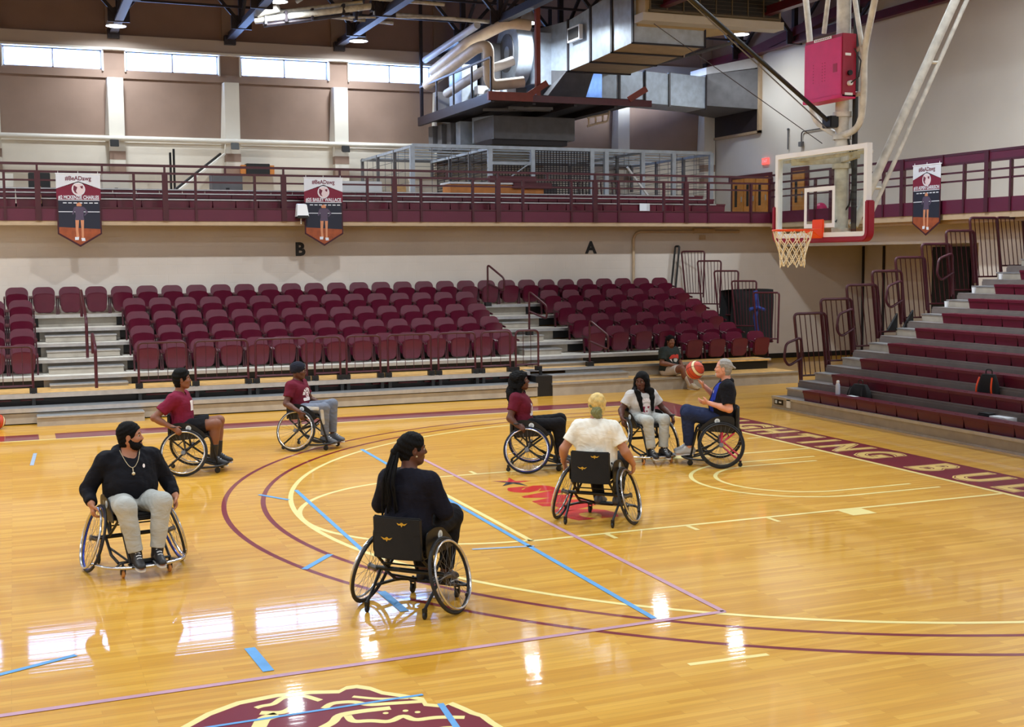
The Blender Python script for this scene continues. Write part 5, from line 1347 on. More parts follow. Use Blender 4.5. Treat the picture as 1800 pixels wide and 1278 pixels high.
# ------------------------------------------------------------------ people grown as one smooth surface from a distance field
class Field:
    def __init__(s, lo, hi, h):
        s.h = h; s.lo = np.array(lo, np.float32)
        s.n = np.ceil((np.array(hi)-np.array(lo))/h).astype(int)+1
        s.d = np.full(s.n, .3, np.float32)
        s.ax = [s.lo[i]+h*np.arange(s.n[i], dtype=np.float32) for i in range(3)]
    def region(s, lo, hi, mg=.07):
        a = np.clip(np.floor((np.array(lo)-mg-s.lo)/s.h).astype(int), 0, s.n); b = np.clip(np.ceil((np.array(hi)+mg-s.lo)/s.h).astype(int)+1, 0, s.n)
        sl = tuple(slice(int(a[i]), int(b[i])) for i in range(3))
        if any(b <= a): return None, None
        X = np.meshgrid(*[s.ax[i][sl[i]] for i in range(3)], indexing='ij', sparse=True)
        return sl, X
    def comb(s, sl, d, k, op):
        o = s.d[sl]
        if op == 'u':
            h = np.maximum(k-np.abs(o-d), 0)/k if k > 0 else 0
            s.d[sl] = np.minimum(o, d)-(h*h*k*.25 if k > 0 else 0)
        elif op == 's':
            d = -d; h = np.maximum(k-np.abs(o-d), 0)/k if k > 0 else 0
            s.d[sl] = np.maximum(o, d)+(h*h*k*.25 if k > 0 else 0)
    def cone(s, a, b, r1, r2, k=.03, op='u', ax=None, f=1.0, cut=None):
        """round cone; ax,f: stretch the section along ax by f; cut: flat end planes [(point, normal)]"""
        a = np.array(a, np.float32); b = np.array(b, np.float32); rm = max(r1, r2)*max(f, 1.0)
        sl, X = s.region(np.minimum(a, b)-rm, np.maximum(a, b)+rm)
        if sl is None: return s
        P = [X[i]-a[i] for i in range(3)]; B = b-a
        if f != 1.0:
            ax = np.array(ax, np.float32); ax = ax/np.linalg.norm(ax); q = P[0]*ax[0]+P[1]*ax[1]+P[2]*ax[2]
            P = [P[i]+ax[i]*q*(1/f-1) for i in range(3)]; qb = float(B@ax); B = B+ax*qb*(1/f-1)
        L2 = float(B@B)+1e-9
        t = np.clip((P[0]*B[0]+P[1]*B[1]+P[2]*B[2])/L2, 0, 1)
        d = np.sqrt((P[0]-B[0]*t)**2+(P[1]-B[1]*t)**2+(P[2]-B[2]*t)**2)-(r1+(r2-r1)*t)
        if cut:
            for p, n in cut:
                n = np.array(n, np.float32); n = n/np.linalg.norm(n)
                d = np.maximum(d, (X[0]-p[0])*n[0]+(X[1]-p[1])*n[1]+(X[2]-p[2])*n[2])
        s.comb(sl, d.astype(np.float32), k, op); return s
    def ell(s, c, r, M3=None, k=.02, op='u', bump=None):
        c = np.array(c, np.float32); rm = max(r)
        sl, X = s.region(c-rm, c+rm)
        if sl is None: return s
        P = [X[i]-c[i] for i in range(3)]
        if M3 is not None: P = [P[0]*M3[0][i]+P[1]*M3[1][i]+P[2]*M3[2][i] for i in range(3)]
        q = np.sqrt((P[0]/r[0])**2+(P[1]/r[1])**2+(P[2]/r[2])**2); g = np.sqrt((P[0]/r[0]**2)**2+(P[1]/r[1]**2)**2+(P[2]/r[2]**2)**2)+1e-6
        d = q*(q-1)/g
        if bump is not None: d = d+bump(X[0], X[1], X[2])
        s.comb(sl, d.astype(np.float32), k, op); return s
    def halfspace(s, p, n, k=0.0):
        """cut away everything on the side n points to"""
        n = np.array(n, np.float32); n = n/np.linalg.norm(n)
        X = np.meshgrid(*s.ax, indexing='ij', sparse=True)
        d = ((X[0]-p[0])*n[0]+(X[1]-p[1])*n[1]+(X[2]-p[2])*n[2]).astype(np.float32)
        s.d = np.maximum(s.d, d); return s
    def noise(s, amp, fr, seed=0):
        X = np.meshgrid(*s.ax, indexing='ij', sparse=True); rs = np.random.RandomState(seed); o = 0
        for i in range(4):
            v = rs.normal(size=3)*fr*(1+i*.6); o = o+np.sin(X[0]*v[0]+X[1]*v[1]+X[2]*v[2]+rs.rand()*6)/(1+i*.5)
        s.d = s.d+(amp*o).astype(np.float32); return s
    def mesh(s, name):
        d = s.d; d[0] = d[-1] = .3; d[:, 0] = d[:, -1] = .3; d[:, :, 0] = d[:, :, -1] = .3
        I = d < 0; n = np.array(d.shape)
        c = np.zeros(n-1, np.int8)
        for i in (0, 1):
            for j in (0, 1):
                for k in (0, 1): c += I[i:n[0]-1+i, j:n[1]-1+j, k:n[2]-1+k]
        cell = np.argwhere((c > 0) & (c < 8))
        if len(cell) == 0: return bpy.data.meshes.new(name)
        idx = np.full(n-1, -1, np.int32); idx[tuple(cell.T)] = np.arange(len(cell))
        acc = np.zeros((len(cell), 3)); cnt = np.zeros(len(cell))
        cor = [np.array(((q >> 0) & 1, (q >> 1) & 1, (q >> 2) & 1)) for q in range(8)]
        val = [d[tuple((cell+o).T)] for o in cor]
        for p in range(8):
            for q in range(p+1, 8):
                if np.abs(cor[p]-cor[q]).sum() != 1: continue
                m = (val[p] < 0) != (val[q] < 0); t = np.where(m, val[p]/(val[p]-val[q]+1e-12), 0)
                acc += np.where(m[:, None], cor[p]+(cor[q]-cor[p])*t[:, None], 0); cnt += m
        V = s.lo+(cell+acc/cnt[:, None])*s.h
        F = []
        for a in range(3):
            b, e = (a+1) % 3, (a+2) % 3
            sl0 = [slice(None)]*3; sl1 = [slice(None)]*3; sl0[a] = slice(0, n[a]-1); sl1[a] = slice(1, n[a])
            ch = np.argwhere(I[tuple(sl0)] != I[tuple(sl1)])
            ch = ch[(ch[:, b] > 0) & (ch[:, e] > 0) & (ch[:, b] < n[b]-1) & (ch[:, e] < n[e]-1)]
            ins = I[tuple(ch.T)]
            ub = np.zeros(3, int); ub[b] = 1; ue = np.zeros(3, int); ue[e] = 1
            q = np.stack([idx[tuple((ch-ub-ue).T)], idx[tuple((ch-ue).T)], idx[tuple(ch.T)], idx[tuple((ch-ub).T)]], 1)
            q[~ins] = q[~ins][:, ::-1]; F.append(q)
        F = np.concatenate(F)
        me = bpy.data.meshes.new(name)
        me.vertices.add(len(V)); me.vertices.foreach_set('co', V.astype(np.float32).ravel())
        me.loops.add(F.size); me.loops.foreach_set('vertex_index', F.astype(np.int32).ravel())
        me.polygons.add(len(F)); me.polygons.foreach_set('loop_start', np.arange(0, F.size, 4, dtype=np.int32)); me.polygons.foreach_set('loop_total', np.full(len(F), 4, np.int32))
        me.polygons.foreach_set('use_smooth', np.ones(len(F), bool))
        me.update(calc_edges=True); me.validate()
        return me

def skin(name, c): 
    m = mat(name, c, 0.5, noise=0.06, nscale=14, spec=.4)
    b = m.node_tree.nodes['Principled BSDF']; b.inputs['Subsurface Weight'].default_value = .08; b.inputs['Subsurface Radius'].default_value = (.02, .008, .005); b.inputs['Subsurface Scale'].default_value = .3
    return m
def cloth(name, c, rough=.9):
    m = mat(name, c, rough, noise=.09, nscale=7, spec=.25)
    nt = m.node_tree; N = nt.nodes.new; L_ = nt.links.new
    tc = N('ShaderNodeTexCoord'); mp = N('ShaderNodeMapping'); mp.inputs['Scale'].default_value = (6, 6, 11); mp.inputs['Rotation'].default_value = (.5, .35, 0)
    n = N('ShaderNodeTexNoise'); n.inputs['Scale'].default_value = 1.0; n.inputs['Detail'].default_value = 3.5; n.inputs['Distortion'].default_value = 1.2
    L_(tc.outputs['Object'], mp.inputs[0]); L_(mp.outputs[0], n.inputs['Vector'])
    bp = N('ShaderNodeBump'); bp.inputs['Strength'].default_value = .42; bp.inputs['Distance'].default_value = .035
    L_(n.outputs['Fac'], bp.inputs['Height']); L_(bp.outputs[0], nt.nodes['Principled BSDF'].inputs['Normal'])
    return m
EYE_W = mat('eye_white', srgb(178, 168, 158), .5); EYE_D = mat('dark_iris', srgb(24, 16, 14), .5)
SHOE_SOLE = mat('shoe_sole', srgb(206, 204, 200), .6)

def v3(*a): return np.array(a, float)
def unit(v): v = np.array(v, float); return v/np.linalg.norm(v)

def hand_prims(f, W, d, n, side, curl, k=.008, spread=.0):
    """palm, four bent fingers and a thumb; d: along the fingers, n: palm normal, side: towards the thumb"""
    d = unit(d); n = unit(n-d*np.dot(n, d)); t = np.cross(d, n); t = t if np.dot(t, side) > 0 else -t
    f.cone(W-d*.01, W+d*.075, .026, .036, .02, ax=n, f=.52)
    f.cone(W+d*.07+t*.024, W+d*.075-t*.026, .017, .016, .015, ax=n, f=.8)
    for off, ln, r in ((.027, .072, .0088), (.009, .080, .0092), (-.009, .074, .0088), (-.027, .058, .0078)):
        p = W+d*.085+t*off; a = curl*.55; dd = d+t*off*spread
        for j, frac in enumerate((.46, .32, .24)):
            v = unit(dd)*math.cos(a)+n*math.sin(a); q = p+v*ln*frac
            f.cone(p, q, r*(1-.1*j), r*(.9-.1*j), .006); p = q; a += curl*(.75 if j == 0 else .55)
    p = W+d*.022+t*.026; v = unit(d*.62+t*.68+n*.35); q = p+v*.042
    f.cone(p, q, .0145, .011, .014); v2 = unit(d*.86+t*.22+n*.42); f.cone(q, q+v2*.034, .011, .0088, .006)

def head_axes(yaw, pitch, roll=0.0):
    y, p, r = R(yaw), R(pitch), R(roll)
    fx = v3(math.cos(y)*math.cos(p), math.sin(y)*math.cos(p), math.sin(p)); ly = v3(-math.sin(y), math.cos(y), 0); uz = np.cross(fx, ly)
    ly2 = ly*math.cos(r)+uz*math.sin(r); uz2 = uz*math.cos(r)-ly*math.sin(r)
    return fx, ly2, uz2

def person(loc, rz, label, S):
    """S: joints in the local frame x forward, y left, z up"""
    g = S.get('g', 1.0); hs = S.get('hs', 1.0)
    J = dict(P=(-.06,0,.60), N=(-.08,0,1.0), H=(-.04,0,1.17), SL=(-.08,.185,.955), SR=(-.08,-.185,.955),
             EL=(-.12,.29,.70), ER=(-.12,-.29,.70), WL=(.06,.32,.56), WR=(.06,-.32,.56),
             KL=(.37,.13,.60), KR=(.37,-.13,.60), AL=(.37,.10,.19), AR=(.37,-.10,.19), hyaw=0, hpitch=0, hroll=0, fyaw=0)
    J.update(S)
    p = {k: np.array(v, float) for k, v in J.items() if isinstance(v, tuple) and len(v) == 3 and k.isupper()}
    lat = unit(p['SL']-p['SR']); mid = (p['SL']+p['SR'])/2
    fwd = unit(np.cross(lat, v3(0,0,1))) 
    allp = np.array(list(p.values())); lo = allp.min(0)-.24; hi = allp.max(0)+.24
    lo[2] = min(lo[2], -.02)
    h = S.get('res', .0075)
    fx, ly, uz = head_axes(J['hyaw'], J['hpitch'], J['hroll']); M3 = np.stack([fx, ly, uz], 1); Hc = p['H']
    def hp(x, y, z): return Hc+(fx*x+ly*y+uz*z)*hs
    waist = p['P']*.55+mid*.45+v3(.02,0,-.02)+fwd*S.get('belly', 0)*.5
    chest = p['P']*.22+mid*.78+fwd*.02
    hipL = p['P']+v3(.02,.085,-.03); hipR = p['P']+v3(.02,-.085,-.03)
    def torso(f, t=0.0, kk=.06):
        f.cone(p['P']+v3(0,.05,0), p['P']+v3(0,-.05,0), .115*g+t, .115*g+t, kk, ax=lat, f=1.15)
        f.cone(p['P'], waist, .112*g+t, .105*g+t, kk, ax=lat, f=1.32)
        f.cone(waist, chest, .105*g+t+S.get('belly',0)*.3, .112*g+t, kk, ax=lat, f=1.38)
        f.cone(chest+lat*.06, chest-lat*.06, .10*g+t, .10*g+t, kk, ax=lat, f=1.1)
        f.cone(p['SL']-lat*.03, p['SR']+lat*.03, .060*g+t, .060*g+t, .05)
        f.cone(p['N']-v3(0,0,.02), p['SL']-lat*.02, .052*g+t*.6, .052+t, .05); f.cone(p['N']-v3(0,0,.02), p['SR']+lat*.02, .052*g+t*.6, .052+t, .05)
        if S.get('bust'):
            for sd in (1, -1): f.ell(chest+fwd*(.075*g)+lat*sd*.075+v3(0,0,-.045), (.062*S['bust']+t, .07*S['bust']+t, .07*S['bust']+t), None, .05)
        if S.get('belly'):
            f.ell(waist+fwd*.04, (.12*g+t, .15*g+t, .12*g+t), None, .06)
        return f
    ga = g*S.get('arm', 1.0); gl = g*S.get('leg', 1.0)
    # ---- body
    f = Field(lo, hi, h)
    torso(f, -.006)
    f.cone(p['N']-v3(0,0,.05), hp(-.025,0,-.05), .058*min(g,1.12), .053*min(g,1.1), .03)
    for s_ in 'LR':
        sg = 1 if s_ == 'L' else -1
        f.cone(p['S'+s_], p['E'+s_], .054*ga, .042*ga, .035); f.cone(p['E'+s_], p['W'+s_], .042*ga, .0275*ga, .02)
        f.cone(p['E'+s_]*.75+p['W'+s_]*.25, p['E'+s_]*.6+p['W'+s_]*.4, .043*ga, .040*ga, .02)
        hip = hipL if s_ == 'L' else hipR; bare = S.get('bottom') == 'shorts'; lk = 1.0 if bare else .82
        f.cone(hip, p['K'+s_], .090*gl*lk, .060*gl*lk, .05)
        f.cone(p['K'+s_], p['A'+s_], .056*gl*lk, .038*gl, .03)
        if bare: cm = p['K'+s_]*.68+p['A'+s_]*.32-v3(.015,0,0); f.ell(cm, (.054*gl, .052*gl, .11), None, .03)
        fd = unit(v3(math.cos(R(J['fyaw'])), math.sin(R(J['fyaw'])), S.get('toe', -.12)))
        f.cone(p['A'+s_]+v3(-.02,0,-.05), p['A'+s_]+fd*.15+v3(0,0,-.055), .036, .030, .03)
        W = p['W'+s_]; dv = S.get('hd'+s_, unit(p['W'+s_]-p['E'+s_])); nv = S.get('hn'+s_, (0, -sg, 0)); tv = S.get('ht'+s_, (1, 0, .3))
        hand_prims(f, W, np.array(dv, float), np.array(nv, float), np.array(tv, float), S.get('curl'+s_, .75), spread=S.get('spread'+s_, 0))
    # head
    def E(x, y, z, r, k=.02, op='u'): f.ell(hp(x, y, z), tuple(q*hs for q in r), M3, k, op)
    E(-.012,0,.035,(.098,.076,.088)); E(.018,0,-.03,(.072,.062,.085),.03); E(.052,0,-.088,(.030,.034,.024),.03)
    f.cone(hp(-.015,.056,-.045), hp(.055,.02,-.092), .018*hs, .020*hs, .03); f.cone(hp(-.015,-.056,-.045), hp(.055,-.02,-.092), .018*hs, .020*hs, .03)
    for sd in (1, -1):
        E(.056,sd*.040,-.024,(.026,.024,.022),.025)
        E(.094,sd*.031,.006,(.014,.017,.011),.012,'s')
        f.cone(hp(.080,sd*.014,.025), hp(.070,sd*.046,.024), .010*hs, .009*hs, .014)
        E(-.004,sd*.077,-.005,(.020,.009,.031),.008); E(.0,sd*.084,-.003,(.010,.006,.018),.005,'s')
        E(.091,sd*.011,-.030,(.010,.009,.008),.008)
    f.cone(hp(.086,0,.012), hp(.104,0,-.022), .0085*hs, .0125*hs, .012)
    E(.084,0,-.054,(.012,.024,.0075),.010); E(.082,0,-.066,(.012,.021,.0075),.008); E(.097,0,-.0595,(.008,.024,.002),.004,'s')
    me = f.mesh('person'); me.materials.append(S['skin'])
    o = link('person', me); o.location = (loc[0], loc[1], loc[2] if len(loc) > 2 else 0); o.rotation_euler = (0, 0, R(rz))
    tag(o, label, 'person')
    # ---- face details
    for sd in (1, -1):
        eb = MB().ball(tuple(hp(.0745,sd*.031,.006)), .0125*hs, 12, 8).build('eye', EYE_W, o)
        MB().ball(tuple(hp(.0825,sd*.031,.006)), .0078*hs, 10, 6).build('iris', EYE_D, eb)
        if S.get('brow', True):
            MB().tube([tuple(hp(.088,sd*.014,.0265)), tuple(hp(.087,sd*.030,.0315)), tuple(hp(.074,sd*.050,.026))], [.0035,.0042,.0022], 6).build('eyebrow', S['hairm'], o)
    lf_ = Field(hp(.085,0,-.06)-.05, hp(.085,0,-.06)+.05, .003)
    lf_.ell(hp(.0845,0,-.054), (.0128*hs,.0245*hs,.0072*hs), M3, .003); lf_.ell(hp(.0825,0,-.066), (.0128*hs,.0215*hs,.0075*hs), M3, .003); lf_.ell(hp(.10,0,-.0595), (.010*hs,.026*hs,.0022*hs), M3, .003, 's')
    lm = lf_.mesh('lips'); lm.materials.append(S['lip']); link('lips', lm, o)
    # ---- clothes
    tt = S.get('tt', .012)
    sl = S.get('sleeve', 'short')
    f = Field(lo, hi, h)
    torso(f, tt)
    up = unit(mid-p['P'])
    f.halfspace(p['P']-v3(0,0,S.get('hem', .05)), (0,0,-1))
    ncut = S.get('neck', .0)
    if S.get('hood'):
        f.cone(p['N']+lat*.075-fwd*.04+v3(0,0,.035), p['N']-lat*.075-fwd*.04+v3(0,0,.035), .055, .055, .02)
        f.cone(p['N']-fwd*.11+v3(0,0,.01)+lat*.08, p['N']-fwd*.11+v3(0,0,.01)-lat*.08, .06, .06, .02)
        f.cone(p['N']+lat*.095-fwd*.02+v3(0,0,.02), p['N']+fwd*.125-v3(0,0,.10)+lat*.02, .045, .028, .012); f.cone(p['N']-lat*.095-fwd*.02+v3(0,0,.02), p['N']+fwd*.125-v3(0,0,.10)-lat*.02, .045, .028, .012)
        f.cone(p['N']+fwd*.06-v3(0,0,.03), p['N']+v3(0,0,.12)+fwd*.04, .062, .07, .02, 's')
    for s_ in 'LR':
        a, e, w_ = p['S'+s_], p['E'+s_], p['W'+s_]
        if sl == 'short':
            q = a+(e-a)*S.get('slen', .62); f.cone(a, q, .058*ga+tt, .060*ga+tt, .04, cut=[(q, q-a)])
        else:
            q = e+(w_-e)*.93
            f.cone(a, e, .056*ga+tt, .048*ga+tt, .04); f.cone(e, q, .047*ga+tt, .034*ga+tt*.8, .02, cut=[(q, w_-e)])
    # neck opening
    f.cone(p['N']-v3(0,0,.0)+fwd*.02, hp(-.02,0,-.03), .066*min(g,1.1), .066*min(g,1.1), .008, 's')
    f.cone(p['N']+fwd*.05-v3(0,0,.015+ncut), p['N']+v3(0,0,.1)+fwd*.05, .045, .055, .01, 's')
    f.noise(S.get('fold', .0022), 22, 3)
    me = f.mesh('shirt'); me.materials.append(S['top']); shirt = link(S.get('topname', 'shirt'), me, o)
    if S.get('topcat'): shirt['label'] = S['topcat']
    f = Field(lo, hi, h); t2 = .011
    cutz = p['P'][2]+.045
    f.cone(p['P']+v3(0,.05,0), p['P']+v3(0,-.05,0), .118*g+t2, .118*g+t2, .05, ax=lat, f=1.15)
    f.cone(p['P'], waist, .112*g+t2, .100*g+t2, .05, ax=lat, f=1.3); f.halfspace((0,0,cutz), (0,0,1))
    for s_ in 'LR':
        hip = hipL if s_ == 'L' else hipR; k_, a = p['K'+s_], p['A'+s_]
        if S.get('bottom') == 'shorts':
            q = hip+(k_-hip)*S.get('shortlen', .72); f.cone(hip, q, .096*gl+t2, .082*gl+t2, .05, cut=[(q, k_-hip)])
        else:
            q = k_+(a-k_)*.93
            f.cone(hip, k_, .092*gl+t2, .064*gl+t2, .05); f.cone(k_, q, .062*gl+t2, S.get('ankle_w', .048)*1.0+t2, .04, cut=[(q, a-k_)])
    f.noise(.002, 17, 9)
    me = f.mesh('trousers'); me.materials.append(S['bot']); tr = link(S.get('botname', 'trousers'), me, o)
    # shoes and socks
    for s_ in 'LR':
        a = p['A'+s_]; fd = unit(v3(math.cos(R(J['fyaw'])), math.sin(R(J['fyaw'])), S.get('toe', -.12)))
        f = Field(a-.22, a+.26, .006)
        f.cone(a+v3(-.025,0,-.045)-fd*.015, a+fd*.155+v3(0,0,-.058), .043, .037, .02); f.cone(a+v3(-.02,0,-.0), a+v3(-.01,0,-.05), .042, .045, .02, cut=[(a+v3(0,0,.0), (0,0,1))])
        f.cone(a+fd*.03, a+fd*.11+v3(0,0,-.05), .034, .030, .03)
        dn = np.cross(fd, np.cross(v3(0,0,1), fd)); dn = -unit(np.cross(np.cross(fd, v3(0,0,1)), fd)) if abs(fd[2]) < .9 else v3(0,0,-1)
        f.halfspace(a+v3(0,0,-.083), (0,0,-1))
        me = f.mesh('shoe'); me.materials.append(S['shoe']); sh = link('shoe', me, o)
        so = MB().prism([tuple(q[:2]) for q in round_path([(-.065,-.036,0),(.10,-.042,0),(.185,-.03,0),(.185,.03,0),(.10,.042,0),(-.065,.036,0)], .03, 4, True)], .016,
                        lambda x, y, z: tuple(a+fd*x*np.array([1,1,1])+np.cross(v3(0,0,1), fd)*y+v3(0,0,-.092+z))).build('sole', S.get('sole', SHOE_SOLE), sh)
        LC = S.get('lace', 'white'); lx = MB()
        for q in range(3):
            c0 = a+fd*(.045+.025*q)+v3(0,0,.027-.0155*q); sd_ = np.cross(v3(0,0,1), fd)
            lx.tube([tuple(c0-sd_*.022), tuple(c0+v3(0,0,.006)), tuple(c0+sd_*.022)], .0035, 5)
        lx.build('laces', LC, sh)
        if S.get('sock'):
            k_ = p['K'+s_]; f = Field(np.minimum(a, k_)-.12, np.maximum(a, k_)+.12, .007); q = a+(k_-a)*S.get('socklen', .38)
            f.cone(a-v3(0,0,.02), q, .042*gl, .048*gl, .01, cut=[(q, k_-a)]); me = f.mesh('sock'); me.materials.append(S['sock']); link('sock', me, o)
    # ---- hair
    def hair(name, fn, m=None, lo2=None, hi2=None, res=.006):
        f = Field(lo2 if lo2 is not None else Hc-.24, hi2 if hi2 is not None else Hc+.24, res); fn(f)
        me = f.mesh(name); me.materials.append(m or S['hairm']); return link(name, me, o)
    env = dict(p=p, hp=hp, Hc=Hc, M3=M3, hs=hs, fx=fx, ly=ly, uz=uz, lat=lat, fwd=fwd, mid=mid, shirt=shirt, trousers=tr, body=o, hair=hair, chest=chest, waist=waist, lo=lo, hi=hi)
    if S.get('hairfn'): S['hairfn'](env)
    return env
def cap(f, e, grow=.012, front=.0, nape=-.095):
    hp, M3, hs = e['hp'], e['M3'], e['hs']
    f.ell(hp(-.014,0,.037), tuple((r+grow)*hs for r in (.098,.077,.09)), M3, .01)
    f.ell(hp(-.035,0,-.035), tuple((r+grow*.6)*hs for r in (.066,.068,.075)), M3, .03)
    f.ell(hp(.098+front,0,-.03), (.062*hs,.10*hs,.098*hs), M3, .012, 's')
    for sd in (1, -1): f.ell(hp(.004,sd*.092,-.012), (.022*hs,.03*hs,.036*hs), M3, .008, 's'); f.ell(hp(.035,sd*.07,-.085), (.05*hs,.05*hs,.05*hs), M3, .01, 's')
    f.halfspace(hp(0,0,nape), tuple(-e['uz']))
def bvh(o):
    return BVHTree.FromPolygons([v.co.copy() for v in o.data.vertices], [tuple(q.vertices) for q in o.data.polygons])
def decal(e, target, name, V2, F2, c, right, up, m, lift=.003, grid=True):
    """print laid on cloth: 2D shape pushed along the view of the cloth until it meets it"""
    bv = bvh(target); right = Vector(unit(right)); up = Vector(unit(up)); n = right.cross(up); c = Vector(c)
    bm = bmesh.new(); vs = [bm.verts.new((x, y, 0)) for x, y in V2]
    for q in F2:
        try: bm.faces.new([vs[i] for i in q])
        except ValueError: pass
    if grid:
        bmesh.ops.triangulate(bm, faces=bm.faces[:])
        for _ in range(2):
            long = [ed for ed in bm.edges if ed.calc_length() > .025]
            if not long: break
            bmesh.ops.subdivide_edges(bm, edges=long, cuts=1); bmesh.ops.triangulate(bm, faces=bm.faces[:])
    for v in bm.verts:
        p = c+right*v.co.x+up*v.co.y+n*.4
        hit = bv.ray_cast(p, -n, .8)
        v.co = (hit[0]+n*lift) if hit[0] is not None else (p-n*.4)
    me = bpy.data.meshes.new(name); bm.to_mesh(me); bm.free(); me.materials.append(m)
    return link(name, me, target)
def arc_text(word, rad, size, span, yoff=0.0):
    V = []; F = []; n = len(word)
    for i, ch in enumerate(word):
        A = R(90+span/2-span*i/(n-1)); v, ff = text_geo(ch, size, .004)
        o = len(V)
        for q in v:
            r_ = rad+q[1]; a = A-(q[0])/rad; V.append((r_*math.cos(a), r_*math.sin(a)+yoff))
        F += [tuple(k+o for k in q) for q in ff]
    return V, F
def disc2(r, cx=0, cy=0, n=20, sy=1.0): return [(cx+r*math.cos(2*PI*i/n), cy+r*sy*math.sin(2*PI*i/n)) for i in range(n)], [tuple(range(n))]
# ------------------------------------------------------------------ the people in the picture
SK = {'tan': skin('tan_skin', srgb(176, 122, 94)), 'brown': skin('brown_skin', srgb(128, 82, 62)), 'dark': skin('dark_brown_skin', srgb(92, 56, 44)), 'pale': skin('fair_skin', srgb(222, 158, 132)), 'olive': skin('olive_skin', srgb(194, 138, 108))}
LIP = {k: mat(k+'_lips', c, .4) for k, c in (('dark', srgb(104, 52, 50)), ('brown', srgb(134, 72, 66)), ('pale', srgb(192, 112, 100)))}
HBLACK = mat('black_hair', srgb(12, 11, 12), .75, noise=.2, nscale=40, bump=.4, bscale=90, spec=.15)
HGREY = mat('grey_hair', srgb(150, 146, 140), .55, noise=.2, nscale=40, bump=.3, bscale=90)
HWHITE = mat('white_beard', srgb(206, 200, 192), .6, bump=.3, bscale=90)
HBLOND = mat('blond_hair', srgb(206, 176, 104), .6, noise=.25, nscale=30, bump=.4, bscale=80)
HGREEN = mat('green_dyed_hair', srgb(120, 124, 84), .6, noise=.25, nscale=30, bump=.4, bscale=80)
C_HOOD = cloth('black_hoodie_cloth', srgb(15, 16, 24)); C_GREY = cloth('grey_sweat_cloth', srgb(176, 178, 174)); C_MAROON = cloth('maroon_shirt_cloth', srgb(116, 26, 54))
C_MAROON2 = cloth('dark_maroon_shirt_cloth', srgb(98, 24, 44)); C_BLACK = cloth('black_trouser_cloth', srgb(17, 17, 22)); C_NAVY = cloth('dark_navy_jacket_cloth', srgb(17, 17, 30))
C_WHITE = cloth('white_shirt_cloth', srgb(234, 232, 222)); C_LGREY = cloth('light_grey_shirt_cloth', srgb(196, 194, 192)); C_JEAN = cloth('dark_blue_jeans', srgb(36, 46, 78)); C_STEEL = cloth('steel_grey_track_cloth', srgb(112, 118, 132))
C_GREEN = cloth('dark_green_shirt_cloth', srgb(44, 50, 48)); C_OFFW = cloth('off_white_shorts_cloth', srgb(196, 186, 178)); C_BLUE = cloth('royal_blue_panel_cloth', srgb(40, 62, 168)); C_CAP = cloth('dark_knit_cap', srgb(28, 30, 42))
C_POLO = cloth('black_polo_cloth', srgb(18, 18, 24)); C_TREAM = cloth('pale_stripe_cloth', srgb(198, 196, 190))
SHB = mat('black_shoe', srgb(30, 28, 30), .5); SHG = mat('grey_shoe', srgb(84, 84, 88), .55); SHT = mat('tan_shoe', srgb(176, 150, 112), .6); SHW = mat('white_black_shoe', srgb(170, 168, 166), .5)
PR_W = mat('white_shirt_print', srgb(236, 228, 230), .6); PR_M = mat('maroon_shirt_print', srgb(150, 30, 70), .6); PR_R = mat('red_shirt_print', srgb(206, 64, 56), .6)
GOLD = mat('pale_gold_chain', srgb(206, 190, 158), .3, .6)

def emblem_print(e, c, right, up, k=1.0):
    """round head-like badge in white and maroon"""
    V, F = disc2(.062*k, 0, 0, 20, 1.1); decal(e, e['shirt'], 'emblem_print', V, F, c, right, up, PR_W, .003)
    for pts in ([(-.045,.035),(-.012,.03),(-.02,-.005),(-.008,-.04),(-.035,-.03),(-.05,.0)], [(.015,.03),(.04,.035),(.035,.01),(.018,.012)], [(-.002,-.015),(.022,-.018),(.015,-.035),(.0,-.032)]):
        decal(e, e['shirt'], 'emblem_print', [(x*k, y*k) for x, y in pts], [tuple(range(len(pts)))], c, right, up, PR_M, .0048)

